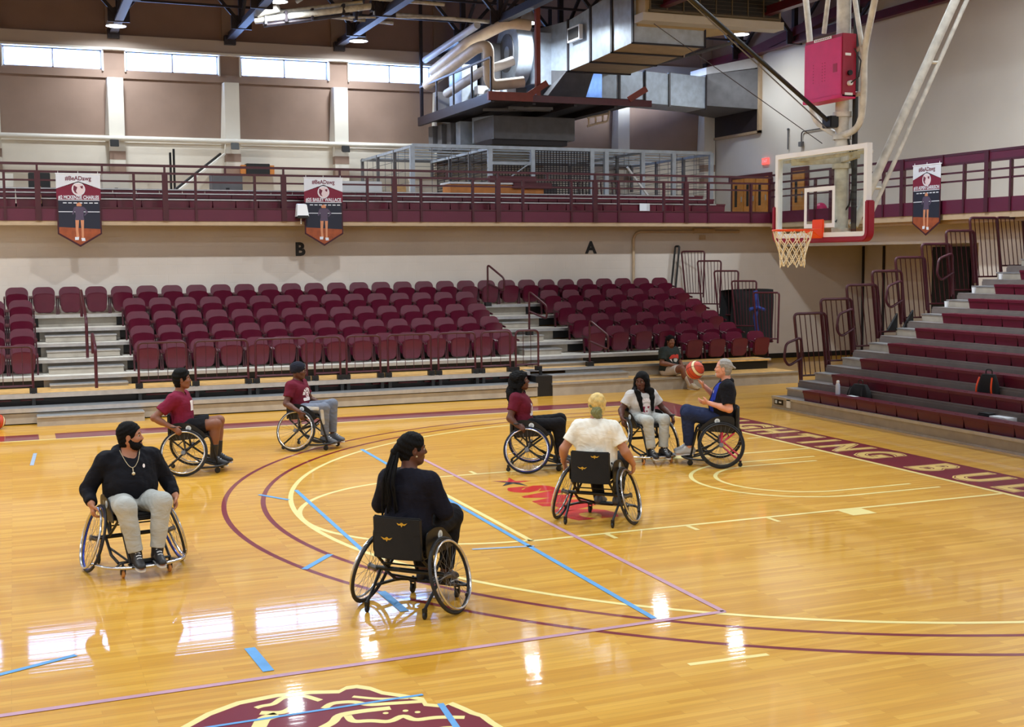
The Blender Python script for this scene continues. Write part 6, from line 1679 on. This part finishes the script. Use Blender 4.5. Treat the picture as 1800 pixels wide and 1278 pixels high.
# A: bearded man in a black hooded jacket
def hairA(e):
    e['hair']('hair', lambda f: (cap(f, e, .011), f.noise(.0016, 160, 4)))
    def beard(f):
        hp, M3 = e['hp'], e['M3']
        f.ell(hp(.035,0,-.075), (.062,.067,.058), M3, .01); f.cone(hp(-.002,.066,-.02), hp(.045,.045,-.085), .016, .03, .02); f.cone(hp(-.002,-.066,-.02), hp(.045,-.045,-.085), .016, .03, .02)
        f.ell(hp(.092,0,-.043), (.013,.033,.008), M3, .008)
        f.ell(hp(.11,0,-.058), (.03,.024,.013), M3, .006, 's'); f.ell(hp(.062,0,-.005), (.075,.058,.036), M3, .01, 's')
        f.ell(hp(-.02,0,-.13), (.07,.08,.05), M3, .01, 's'); f.noise(.0015, 160, 8)
    e['hair']('beard', beard)
    c = e['p']['N']; fw = e['fwd']; la = e['lat']
    pts = []
    bv = [bvh(e['shirt']), bvh(e['body'])]
    for i in range(25):
        a = R(12+156*i/24); q = Vector(c+la*.088*math.cos(a)+v3(0,0,.05-.15*math.sin(a)**2)); best = None
        for t_ in bv:
            hh = t_.ray_cast(q+Vector(fw)*.5, -Vector(fw), .7)
            if hh[0] is not None and (best is None or hh[3] < best[3]): best = hh
        if best is not None: pts.append(best[0]+Vector(fw)*.006)
    n = MB().tube(pts, .0032, 6, caps=True).build('necklace', GOLD, e['body'])
    q = pts[len(pts)//2]; hh = bv[0].ray_cast(q+Vector((0,0,-.05))+Vector(fw)*.3, -Vector(fw), .6)
    pq = (hh[0] if hh[0] is not None else q+Vector((0,0,-.05)))+Vector(fw)*.010
    MB().tube([q, pq], .005, 6).build('pendant_link', GOLD, n)
    MB().ball(tuple(pq), (.016,.016,.016), 14, 10).build('pendant', GOLD, n)
    V, F = disc2(.011, 0, 0, 12, 1.6); decal(e, e['shirt'], 'chest_logo', V, F, e['chest']+la*.10+v3(0,0,.03), -la*-1, v3(0,0,1), PR_W)
SA = dict(g=1.24, skin=SK['tan'], lip=LIP['brown'], hairm=HBLACK, top=C_HOOD, topname='hooded_jacket', bot=C_GREY, botname='sweatpants', sleeve='long', hood=True, fold=.003,
          P=(-.05,0,.60), N=(-.05,.0,1.0), H=(-.02,.01,1.155), SL=(-.05,.205,.955), SR=(-.09,-.205,.945), EL=(-.06,.34,.71), ER=(-.13,-.345,.70), WL=(.09,.36,.60), WR=(.04,-.36,.60),
          hdL=(.35,-.1,-.9), hdR=(.30,.1,-.92), hnL=(0,-1,0), hnR=(0,1,0), curlL=.7, curlR=.95, KL=(.37,.155,.61), KR=(.36,-.15,.60), AL=(.40,.095,.20), AR=(.41,-.085,.19), hyaw=62, hpitch=2,
          leg=.98, arm=.95, belly=.05, shoe=SHB, sock=SHB, hairfn=hairA, res=.0065, ankle_w=.052)
person(*CH['A'], 'bearded person in black hooded jacket and grey sweatpants seated in the nearest left wheelchair', SA)

# B: young man leaning forward in maroon shirt and black shorts
def hairB(e):
    def fn(f):
        cap(f, e, .014); f.ell(e['hp'](-.01,0,.085), (.095,.075,.06), e['M3'], .02); f.ell(e['hp'](.10,0,-.045), (.06,.1,.10), e['M3'], .01, 's'); f.noise(.003, 120, 4)
    e['hair']('hair', fn)
    V, F = rrect2(.10, .13); decal(e, e['shirt'], 'shirt_print', V, F, e['chest']+v3(0,0,-.02), e['lat'], v3(0,0,1), PR_W)
    wb_ = e['p']['WR']; MB().tube([tuple(wb_+v3(.034*math.cos(a*PI/8), 0, 0)+v3(0,.034*math.sin(a*PI/8),.012)) for a in range(16)], .006, 6, closed=True).build('wristband', SHB, e['body'])
def rrect2(w_, h): 
    q = rrect(w_, h, .015, 3); return q, [tuple(range(len(q)))]
SB = dict(g=1.02, skin=SK['brown'], lip=LIP['brown'], hairm=HBLACK, top=C_MAROON, bot=C_BLACK, botname='shorts', bottom='shorts', P=(-.07,0,.60), N=(-.10,0,1.0), H=(-.05,0,1.185),
          SL=(-.08,.19,.955), SR=(-.13,-.19,.945), EL=(-.20,.30,.72), ER=(-.36,-.29,.73), WL=(.04,.34,.60), WR=(-.12,-.335,.605), hdL=(.45,-.1,-.85), hdR=(.75,.12,-.62), hnL=(0,-1,-.2), hnR=(0,.9,-.4), curlR=1.0,
          KL=(.38,.14,.63), KR=(.38,-.13,.62), AL=(.36,.10,.19), AR=(.33,-.10,.18), hyaw=4, hpitch=2, shoe=SHB, sock=SHB, socklen=.42, leg=1.08, hairfn=hairB, slen=.66, tt=.018)
person(*CH['B'], 'person in maroon shirt and black shorts leaning in a wheelchair facing right', SB)

# C: man in a dark knit cap
def hairC(e):
    def fn(f):
        hp, M3 = e['hp'], e['M3']
        f.ell(hp(-.012,0,.045), (.116,.094,.094), M3, .01); f.ell(hp(-.03,0,.0), (.092,.086,.06), M3, .02); f.ell(hp(.12,0,-.05), (.075,.11,.095), M3, .008, 's'); f.halfspace(hp(0,0,-.03), tuple(-e['uz'])); f.noise(.0012, 120, 2)
    k = e['hair']('knit_cap', fn, C_CAP)
    V, F = [(-.016,-.002),(-.010,-.008),(.020,.008),(-.006,-.001),(-.012,.004)], [(0,1,2,3,4)]
    decal(e, k, 'cap_mark', V, F, e['hp'](.04,-.02,.06), e['ly'], e['uz'], PR_W, .002, grid=False)
    V, F = arc_text('BULLDOGS', .085, .052, 150); decal(e, e['shirt'], 'arched_lettering', V, F, e['chest']+v3(0,0,-.07), e['lat'], v3(0,0,1), PR_W)
    emblem_print(e, e['chest']+v3(0,0,-.065), e['lat'], v3(0,0,1), .72)
    V, F = rrect2(.20, .045); decal(e, e['shirt'], 'waist_band', V, F, e['waist']+v3(0,0,.0), e['lat'], v3(0,0,1), PR_W)
    for s in ('R', 'L'):
        k_, a = e['p']['K'+s], e['p']['A'+s]; sg = -1 if s == 'R' else 1
        V, F = rrect2(.22, .05); decal(e, e['trousers'], 'side_stripe', V, F, (e['p']['P']*.35+k_*.65)+v3(0,sg*.02,.0), v3(1,0,0) if sg < 0 else v3(-1,0,0), v3(0,0,1), C_TREAM)
        V, F = rrect2(.05, .22); decal(e, e['trousers'], 'side_stripe', V, F, k_*.7+a*.3, v3(1,0,0) if sg < 0 else v3(-1,0,0), v3(0,0,1), C_TREAM)
SCc = dict(g=1.0, skin=SK['dark'], lip=LIP['dark'], hairm=HBLACK, top=C_MAROON2, bot=C_STEEL, botname='track_trousers', P=(-.10,0,.58), N=(-.14,0,.95), H=(-.10,0,1.105), SL=(-.14,.19,.90), SR=(-.14,-.19,.90),
          EL=(-.08,.32,.66), ER=(-.17,-.28,.66), WL=(.10,.335,.60), WR=(.06,-.34,.56), hdL=(.4,-.1,-.9), hdR=(.35,.08,-.93), hnR=(0,1,0), hnL=(0,-1,0), KL=(.36,.13,.62), KR=(.35,-.13,.60), AL=(.36,.11,.19), AR=(.33,-.09,.18),
          hyaw=14, hpitch=-2, shoe=SHG, hairfn=hairC, brow=True, leg=.95)
person(*CH['C'], 'person in dark knit cap, maroon shirt and grey trousers seated in a wheelchair', SCc)

# D: woman in black with long braids
def hairD(e):
    hp = e['hp']
    e['hair']('hair', lambda f: (cap(f, e, .010), f.cone(hp(-.085,0,.03), hp(-.135,0,-.02), .045, .038, .03), f.noise(.0025, 130, 4)))
    rs = np.random.RandomState(4)
    t0 = hp(-.125,0,-.02); dn = v3(0,0,-1); bk_ = -e['fwd']; la = e['lat']
    for i in range(15):
        a = rs.uniform(-1, 1); b_ = rs.uniform(-.5, .6); ln = rs.uniform(.36, .52); pts = []; rr = []
        base = e['chest']
        for k in range(9):
            u = k/8; q = t0+la*(a*.03*(1-u)+a*.075*u)+v3(0,0,-1)*ln*u+bk_*(.015+.115*min(1,u*2.2)-.03*max(0,u-.5)+.012*b_)
            q = q+la*.004*math.sin(k*2.3+i); pts.append(tuple(q)); rr.append(.0125*(1-.35*u))
        MB().tube(pts, rr, 6).build('braid', HBLACK, e['body'])
    MB().ball(tuple(hp(.01,-.09,-.045)), .008, 10, 8).build('earring', GOLD, e['body'])
SD = dict(g=1.10, skin=SK['dark'], lip=LIP['dark'], hairm=HBLACK, top=C_NAVY, topname='jacket', bot=C_BLACK, sleeve='long', P=(-.05,0,.62), N=(-.01,0,1.06), H=(.045,-.01,1.235), SL=(.0,.19,1.0), SR=(-.01,-.19,1.0),
          EL=(.05,.29,.78), ER=(.04,-.285,.77), WL=(.28,.13,.73), WR=(.28,-.12,.73), hdL=(.7,-.6,-.1), hdR=(.7,.6,-.1), hnL=(0,-.2,-1), hnR=(0,.2,-1), curlL=.5, curlR=.5, KL=(.40,.14,.655), KR=(.41,-.15,.655), AL=(.40,.1,.20), AR=(.40,-.1,.20),
          hyaw=-48, hpitch=-3, shoe=SHB, hairfn=hairD, bust=.95, res=.0065, leg=1.12)
person(*CH['D'], 'person in black with long braids, seen from behind in the nearest wheelchair', SD)

# E: woman with long curly hair
def hairE(e):
    hp = e['hp']
    def fn(f):
        cap(f, e, .02, -.005, -.2)
        f.cone(hp(-.06,0,.03), hp(-.11,0,-.14), .085, .09, .05, ax=e['ly'], f=1.15)
        f.cone(hp(-.11,0,-.14), hp(-.15,0,-.36), .085, .06, .05, ax=e['ly'], f=1.3)
        f.cone(hp(-.02,.08,-.02), hp(.02,.11,-.22), .035, .03, .03); f.cone(hp(-.03,-.08,0), hp(-.07,-.11,-.2), .035, .03, .03)
        f.ell(hp(.095,0,-.04), (.068,.066,.10), e['M3'], .012, 's'); f.noise(.0055, 62, 4); f.noise(.003, 120, 5)
    e['hair']('hair', fn, lo2=e['Hc']-.42, hi2=e['Hc']+.24, res=.0065)
    emblem_print(e, e['chest']+v3(0,0,-.06)+e['lat']*-.02, e['lat'], v3(0,0,1), 1.0)
    V, F = rrect2(.14, .035); decal(e, e['shirt'], 'print_bar', V, F, e['chest']+v3(0,0,-.135)-e['lat']*.02, e['lat'], v3(0,0,1), PR_W)
    w_ = e['p']['WR']; MB().tube([tuple(w_+v3(-.012,0,.02)+v3(.030*math.cos(a*PI/8), .030*math.sin(a*PI/8), 0)) for a in range(16)], .010, 6, closed=True).build('wristwatch', SHB, e['body'])
SE = dict(g=1.0, hs=.97, skin=SK['dark'], lip=LIP['dark'], hairm=HBLACK, top=C_MAROON2, bot=C_BLACK, P=(-.08,0,.59), N=(-.14,0,.96), H=(-.10,0,1.125), SL=(-.13,.17,.915), SR=(-.15,-.17,.915),
          EL=(-.16,.28,.68), ER=(-.22,-.26,.68), WL=(.02,.33,.60), WR=(-.12,-.325,.60), hdL=(.5,-.1,-.85), hdR=(.85,.05,-.5), hnR=(.0,.7,-.7), hnL=(0,-1,0), curlR=1.0, KL=(.40,.12,.62), KR=(.40,-.12,.60), AL=(.40,.09,.18), AR=(.39,-.09,.18),
          hyaw=8, hpitch=8, shoe=SHB, hairfn=hairE, bust=.9, leg=.98)
person(*CH['E'], 'person with long curly black hair in maroon print shirt, seated in side view', SE)

# F: blond person seen from behind
def hairF(e):
    hp = e['hp']
    e['hair']('hair', lambda f: (cap(f, e, .014, .01, -.085), f.noise(.002, 110, 4)))
    def bun(f):
        f.ell(hp(-.105,0,-.045), (.04,.06,.05), e['M3'], .02); f.ell(hp(-.10,-.02,-.085), (.03,.035,.035), e['M3'], .02); f.cone(hp(-.09,.05,.01), hp(-.11,-.03,-.03), .02, .025, .02); f.cone(hp(-.09,-.05,.0), hp(-.11,.03,-.06), .018, .022, .02); f.noise(.005, 80, 6)
    b_ = e['hair']('hair_bun', bun, HGREEN); b_['label'] = 'greenish dyed twisted bun'
    w_ = e['p']['WL']; MB().tube([tuple(w_+v3(.0,0,.02)+v3(.036*math.cos(a*PI/8), .036*math.sin(a*PI/8), 0)) for a in range(16)], .006, 6, closed=True).build('wristband', SHB, e['body'])
SF = dict(g=1.17, skin=SK['tan'], lip=LIP['pale'], hairm=HBLOND, top=C_WHITE, bot=C_BLACK, P=(-.05,0,.60), N=(-.02,0,1.02), H=(.03,.0,1.185), SL=(-.02,.185,.965), SR=(-.02,-.185,.965),
          EL=(-.10,.315,.75), ER=(-.03,-.315,.74), WL=(-.02,.35,.61), WR=(.10,-.36,.60), hdL=(.45,-.1,-.85), hdR=(.5,.1,-.85), hnL=(0,-1,0), hnR=(0,1,0), KL=(.38,.15,.60), KR=(.38,-.15,.60), AL=(.40,.1,.19), AR=(.40,-.1,.19),
          hyaw=14, hpitch=0, shoe=SHG, hairfn=hairF, fold=.0035, slen=.66, arm=.92, hem=.10, belly=.03)
person(*CH['F'], 'person with blond bun and white shirt seen from behind in a wheelchair', SF)

# G: woman in grey facing the camera
def hairG(e):
    hp = e['hp']
    def fn(f):
        cap(f, e, .014, .0, -.3)
        f.cone(hp(-.05,0,.02), hp(-.08,0,-.18), .08, .085, .04, ax=e['ly'], f=1.1)
        for sd in (1, -1):
            f.cone(hp(.01,sd*.082,.02), hp(.03,sd*.092,-.12), .026, .034, .03); q0 = hp(.03,sd*.092,-.12); q1 = e['p']['N']+e['lat']*sd*.09+e['fwd']*.15-v3(0,0,.07); q2 = e['p']['N']+e['lat']*sd*.075+e['fwd']*.20-v3(0,0,.23); q3 = e['p']['N']+e['lat']*sd*.10+e['fwd']*.105+v3(0,0,.02); f.cone(q0, q3, .036, .036, .03); f.cone(q3, q1, .036, .034, .03); f.cone(q1, q2, .034, .018, .02)
        f.ell(hp(.10,0,-.035), (.072,.058,.10), e['M3'], .012, 's'); f.noise(.0012, 90, 4)
    e['hair']('hair', fn, lo2=e['Hc']-.40, hi2=e['Hc']+.24, res=.0065)
    V, F = arc_text('BULLDOGS', .17, .05, 62, -.10); decal(e, e['shirt'], 'arched_lettering', V, F, e['chest']+v3(0,0,-.06), e['lat'], v3(0,0,1), PR_W)
    emblem_print(e, e['chest']+v3(0,0,-.11), e['lat'], v3(0,0,1), 1.15)
    w_ = e['p']['WL']; MB().tube([tuple(w_+v3(-.01,0,.02)+v3(.031*math.cos(a*PI/8), .031*math.sin(a*PI/8), 0)) for a in range(16)], .010, 6, closed=True).build('wristwatch', SHB, e['body'])
SG = dict(g=.93, hs=.95, skin=SK['dark'], lip=LIP['dark'], hairm=HBLACK, top=C_LGREY, bot=C_GREY, botname='sweatpants', P=(-.08,0,.57), N=(-.09,0,.895), H=(-.06,-.01,1.045), SL=(-.08,.165,.855), SR=(-.09,-.165,.85),
          EL=(-.04,.30,.66), ER=(-.10,-.29,.66), WL=(.12,.36,.57), WR=(.02,-.335,.575), hdL=(.35,-.05,-.9), hdR=(.35,.05,-.93), hnL=(0,-1,0), hnR=(0,1,0), KL=(.34,.13,.57), KR=(.34,-.11,.56), AL=(.36,.10,.18), AR=(.37,-.08,.18),
          hyaw=-46, hpitch=-10, shoe=SHB, hairfn=hairG, bust=.9, leg=.98, ankle_w=.055)
person(*CH['G'], 'person with long straight black hair in grey print shirt and grey sweatpants', SG)

# H: grey-haired man holding a ball on his palm
def hairH(e):
    hp = e['hp']
    e['hair']('hair', lambda f: (cap(f, e, .006, -.03), f.ell(hp(.12,0,.06), (.085,.10,.075), e['M3'], .012, 's'), f.cone(hp(-.10,0,.03), hp(-.15,0,.012), .028, .012, .02), f.noise(.0012, 140, 4)))
    def goatee(f):
        f.ell(hp(.075,0,-.085), (.026,.030,.030), e['M3'], .01); f.ell(hp(.093,0,-.043), (.010,.026,.007), e['M3'], .006); f.ell(hp(.11,0,-.059), (.026,.026,.011), e['M3'], .004, 's'); f.noise(.001, 160, 2)
    e['hair']('goatee', goatee, HWHITE)
    c = e['chest']; la, fw = e['lat'], e['fwd']
    for sd in (1, -1):
        V, F = [(-.062,.15),(.03,.18),(.068,.10),(.06,-.20),(.0,-.24),(-.02,-.08)], [(0,1,2,3,4,5)]
        V = [(x*sd, y) for x, y in V]
        if sd < 0: F = [tuple(reversed(F[0]))]
        decal(e, e['shirt'], 'blue_panel', V, F, c+la*sd*.09+v3(0,0,-.02), la, v3(0,0,1), C_BLUE, .0055)
    V, F = rrect2(.028, .045); decal(e, e['shirt'], 'chest_logo', V, F, c+la*.085+v3(0,0,.03), la, v3(0,0,1), PR_W, .008)
    k = e['p']['N']
    f = lambda F_: (F_.cone(k+la*.06+fw*.035-v3(0,0,.0), k-la*.06+fw*.035-v3(0,0,.0), .035, .035, .02), F_.cone(k+la*.055-fw*.05+v3(0,0,.015), k-la*.055-fw*.05+v3(0,0,.015), .036, .036, .02), F_.cone(k+la*.075, k+la*.075-fw*.02, .03, .03, .02), F_.cone(k-la*.075, k-la*.075-fw*.02, .03, .03, .02), F_.cone(k-v3(0,0,.06), e['hp'](-.02,0,-.02), .062, .064, .006, 's'), F_.cone(k+fw*.10-v3(0,0,.06), k+fw*.06+v3(0,0,.10), .03, .06, .006, 's'))
    e['hair']('collar', f, C_POLO, lo2=k-.2, hi2=k+.2)
SH_ = dict(g=1.08, skin=SK['pale'], lip=LIP['pale'], hairm=HGREY, top=C_POLO, topname='polo_shirt', bot=C_JEAN, botname='jeans', P=(-.06,0,.60), N=(-.08,0,1.07), H=(-.03,0,1.245), SL=(-.08,.195,1.015), SR=(-.06,-.195,1.015),
          EL=(-.10,.27,.745), ER=(.02,-.285,.80), WL=(.155,.17,.81), WR=(.215,-.13,1.0), hdL=(.92,-.35,.12), hdR=(.62,.22,.72), hnL=(.1,-.6,.5), hnR=(-.65,.0,.7), htR=(0,1,.2), htL=(0,0,1), curlL=.35, curlR=.08, spreadL=8, spreadR=10,
          KL=(.42,.13,.66), KR=(.44,-.12,.67), AL=(.40,.1,.22), AR=(.42,-.1,.22), hyaw=-4, hpitch=3, shoe=SHW, hairfn=hairH, slen=.78, tt=.02, leg=1.02, belly=.03)
person(*CH['H'], 'person with grey hair in blue and black polo balancing a basketball on one palm', SH_)

# I: girl sitting on the low platform
def hairI(e):
    hp = e['hp']
    def fn(f):
        cap(f, e, .012, .0, -.07)
        f.cone(hp(-.06,0,.02), hp(-.10,0,-.12), .07, .06, .04, ax=e['ly'], f=1.2)
        for i in range(9): a = -1+i/4; f.cone(hp(-.02,.085*a,.085), hp(-.05,.11*a,.10), .012, .010, .008)
        f.ell(hp(.10,0,-.04), (.07,.066,.10), e['M3'], .012, 's'); f.noise(.003, 100, 4)
    e['hair']('hair', fn)
    for sd in (1, -1):
        for k in range(3): MB().tube([tuple(hp(-.02-.02*k,sd*.09,.0)), tuple(hp(-.02-.03*k,sd*.105,-.09)), tuple(hp(-.03-.03*k,sd*.10,-.2))], [.013,.012,.008], 6).build('braid', HBLACK, e['body'])
    c = e['chest']+v3(0,0,-.05)
    V, F = [(-.15,.0),(-.11,.06),(-.04,.075),(.0,.06),(.04,.075),(.11,.06),(.15,-.02),(.10,-.03),(.05,.0),(-.05,.0),(-.10,-.02)], [tuple(range(11))]
    decal(e, e['shirt'], 'red_print', V, F, c, e['lat'], v3(0,0,1), PR_R)
    V, F = [(-.14,-.02),(-.10,-.02),(-.07,-.09),(-.10,-.06)], [(0,1,2,3)]; decal(e, e['shirt'], 'white_print', V, F, c, e['lat'], v3(0,0,1), PR_W)
    V, F = [(-.04,-.01),(.05,-.01),(.10,-.045),(.03,-.09),(-.04,-.07)], [(0,1,2,3,4)]; decal(e, e['shirt'], 'white_print', V, F, c, e['lat'], v3(0,0,1), C_TREAM)
SI = dict(g=1.12, hs=.95, skin=SK['brown'], lip=LIP['brown'], hairm=HBLACK, top=C_GREEN, bot=C_OFFW, botname='shorts', bottom='shorts', P=(-.06,0,.375), N=(-.06,0,.80), H=(-.02,.02,.955), SL=(-.05,.185,.755), SR=(-.06,-.185,.755),
          EL=(.0,.285,.52), ER=(.0,-.29,.52), WL=(.20,.10,.475), WR=(.20,-.08,.475), hdL=(.6,-.7,-.1), hdR=(.6,.75,-.1), hnL=(-.2,-.2,-1), hnR=(-.2,.2,-1), curlL=.7, curlR=.7,
          KL=(.36,.11,.42), KR=(.37,-.10,.41), AL=(.50,.06,.10), AR=(.54,-.04,.10), fyaw=6, hyaw=-24, hpitch=-2, shoe=SHT, sock=C_OFFW, socklen=.55, hairfn=hairI, tt=.02, slen=.72, hem=.02, leg=.95, toe=-.15)
person((2.22, 9.78), -68, 'person in dark green print shirt sitting on the low platform behind the ball', SI)

# ------------------------------------------------------------------ basketballs
def ball_mat():
    m = bpy.data.materials.new('basketball_leather'); m.use_nodes = True
    nt = m.node_tree; N = nt.nodes.new; L_ = nt.links.new; b_ = nt.nodes['Principled BSDF']; b_.inputs['Roughness'].default_value = .55
    tc = N('ShaderNodeTexCoord'); sp = N('ShaderNodeSeparateXYZ'); L_(tc.outputs['Object'], sp.inputs[0])
    ab = N('ShaderNodeMath'); ab.operation = 'ABSOLUTE'; L_(sp.outputs['X'], ab.inputs[0])
    lo_ = N('ShaderNodeMath'); lo_.operation = 'GREATER_THAN'; lo_.inputs[1].default_value = .052; L_(ab.outputs[0], lo_.inputs[0])
    hi_ = N('ShaderNodeMath'); hi_.operation = 'LESS_THAN'; hi_.inputs[1].default_value = .082; L_(ab.outputs[0], hi_.inputs[0])
    mu = N('ShaderNodeMath'); mu.operation = 'MULTIPLY'; L_(lo_.outputs[0], mu.inputs[0]); L_(hi_.outputs[0], mu.inputs[1])
    mx = N('ShaderNodeMix'); mx.data_type = 'RGBA'; mx.inputs[6].default_value = srgb(198, 72, 40); mx.inputs[7].default_value = srgb(240, 218, 170)
    L_(mu.outputs[0], mx.inputs[0]); L_(mx.outputs[2], b_.inputs['Base Color'])
    v_ = N('ShaderNodeTexVoronoi'); v_.inputs['Scale'].default_value = 220; L_(tc.outputs['Object'], v_.inputs['Vector'])
    bp = N('ShaderNodeBump'); bp.inputs['Strength'].default_value = .15; bp.inputs['Distance'].default_value = .002; L_(v_.outputs['Distance'], bp.inputs['Height']); L_(bp.outputs[0], b_.inputs['Normal'])
    return m
BALLM = ball_mat()
def basketball(c, rot, label):
    o = MB().ball((0,0,0), .121, 40, 24).build('basketball', BALLM); o.location = c; o.rotation_euler = rot; tag(o, label, 'ball')
    mb = MB()
    mb.tube([(.1212*math.cos(2*PI*i/40), .1212*math.sin(2*PI*i/40), 0) for i in range(40)], .0022, 5, closed=True)
    mb.tube([(0, .1212*math.cos(2*PI*i/40), .1212*math.sin(2*PI*i/40)) for i in range(40)], .0022, 5, closed=True)
    for s in (1, -1):
        x = s*.052; r_ = math.sqrt(.1212**2-x*x); mb.tube([(x, r_*math.cos(2*PI*i/36), r_*math.sin(2*PI*i/36)) for i in range(36)], .0022, 5, closed=True)
        x = s*.082; r_ = math.sqrt(.1212**2-x*x); mb.tube([(x, r_*math.cos(2*PI*i/36), r_*math.sin(2*PI*i/36)) for i in range(36)], .0022, 5, closed=True)
    mb.build('ball_seams', 'black', o)
(cx_, cy_), hd_ = CH['H']
def loc2w(c, h, q): a = R(h); return (c[0]+q[0]*math.cos(a)-q[1]*math.sin(a), c[1]+q[0]*math.sin(a)+q[1]*math.cos(a), q[2])
basketball(loc2w(CH['H'][0], hd_, (.335,-.075,1.215)), (.3,.5,1.9), 'orange and cream basketball on the raised palm of the grey-haired man')
basketball((-10.62, 9.0, .122), (.6,.2,.4), 'orange and cream basketball on the floor at the left edge')
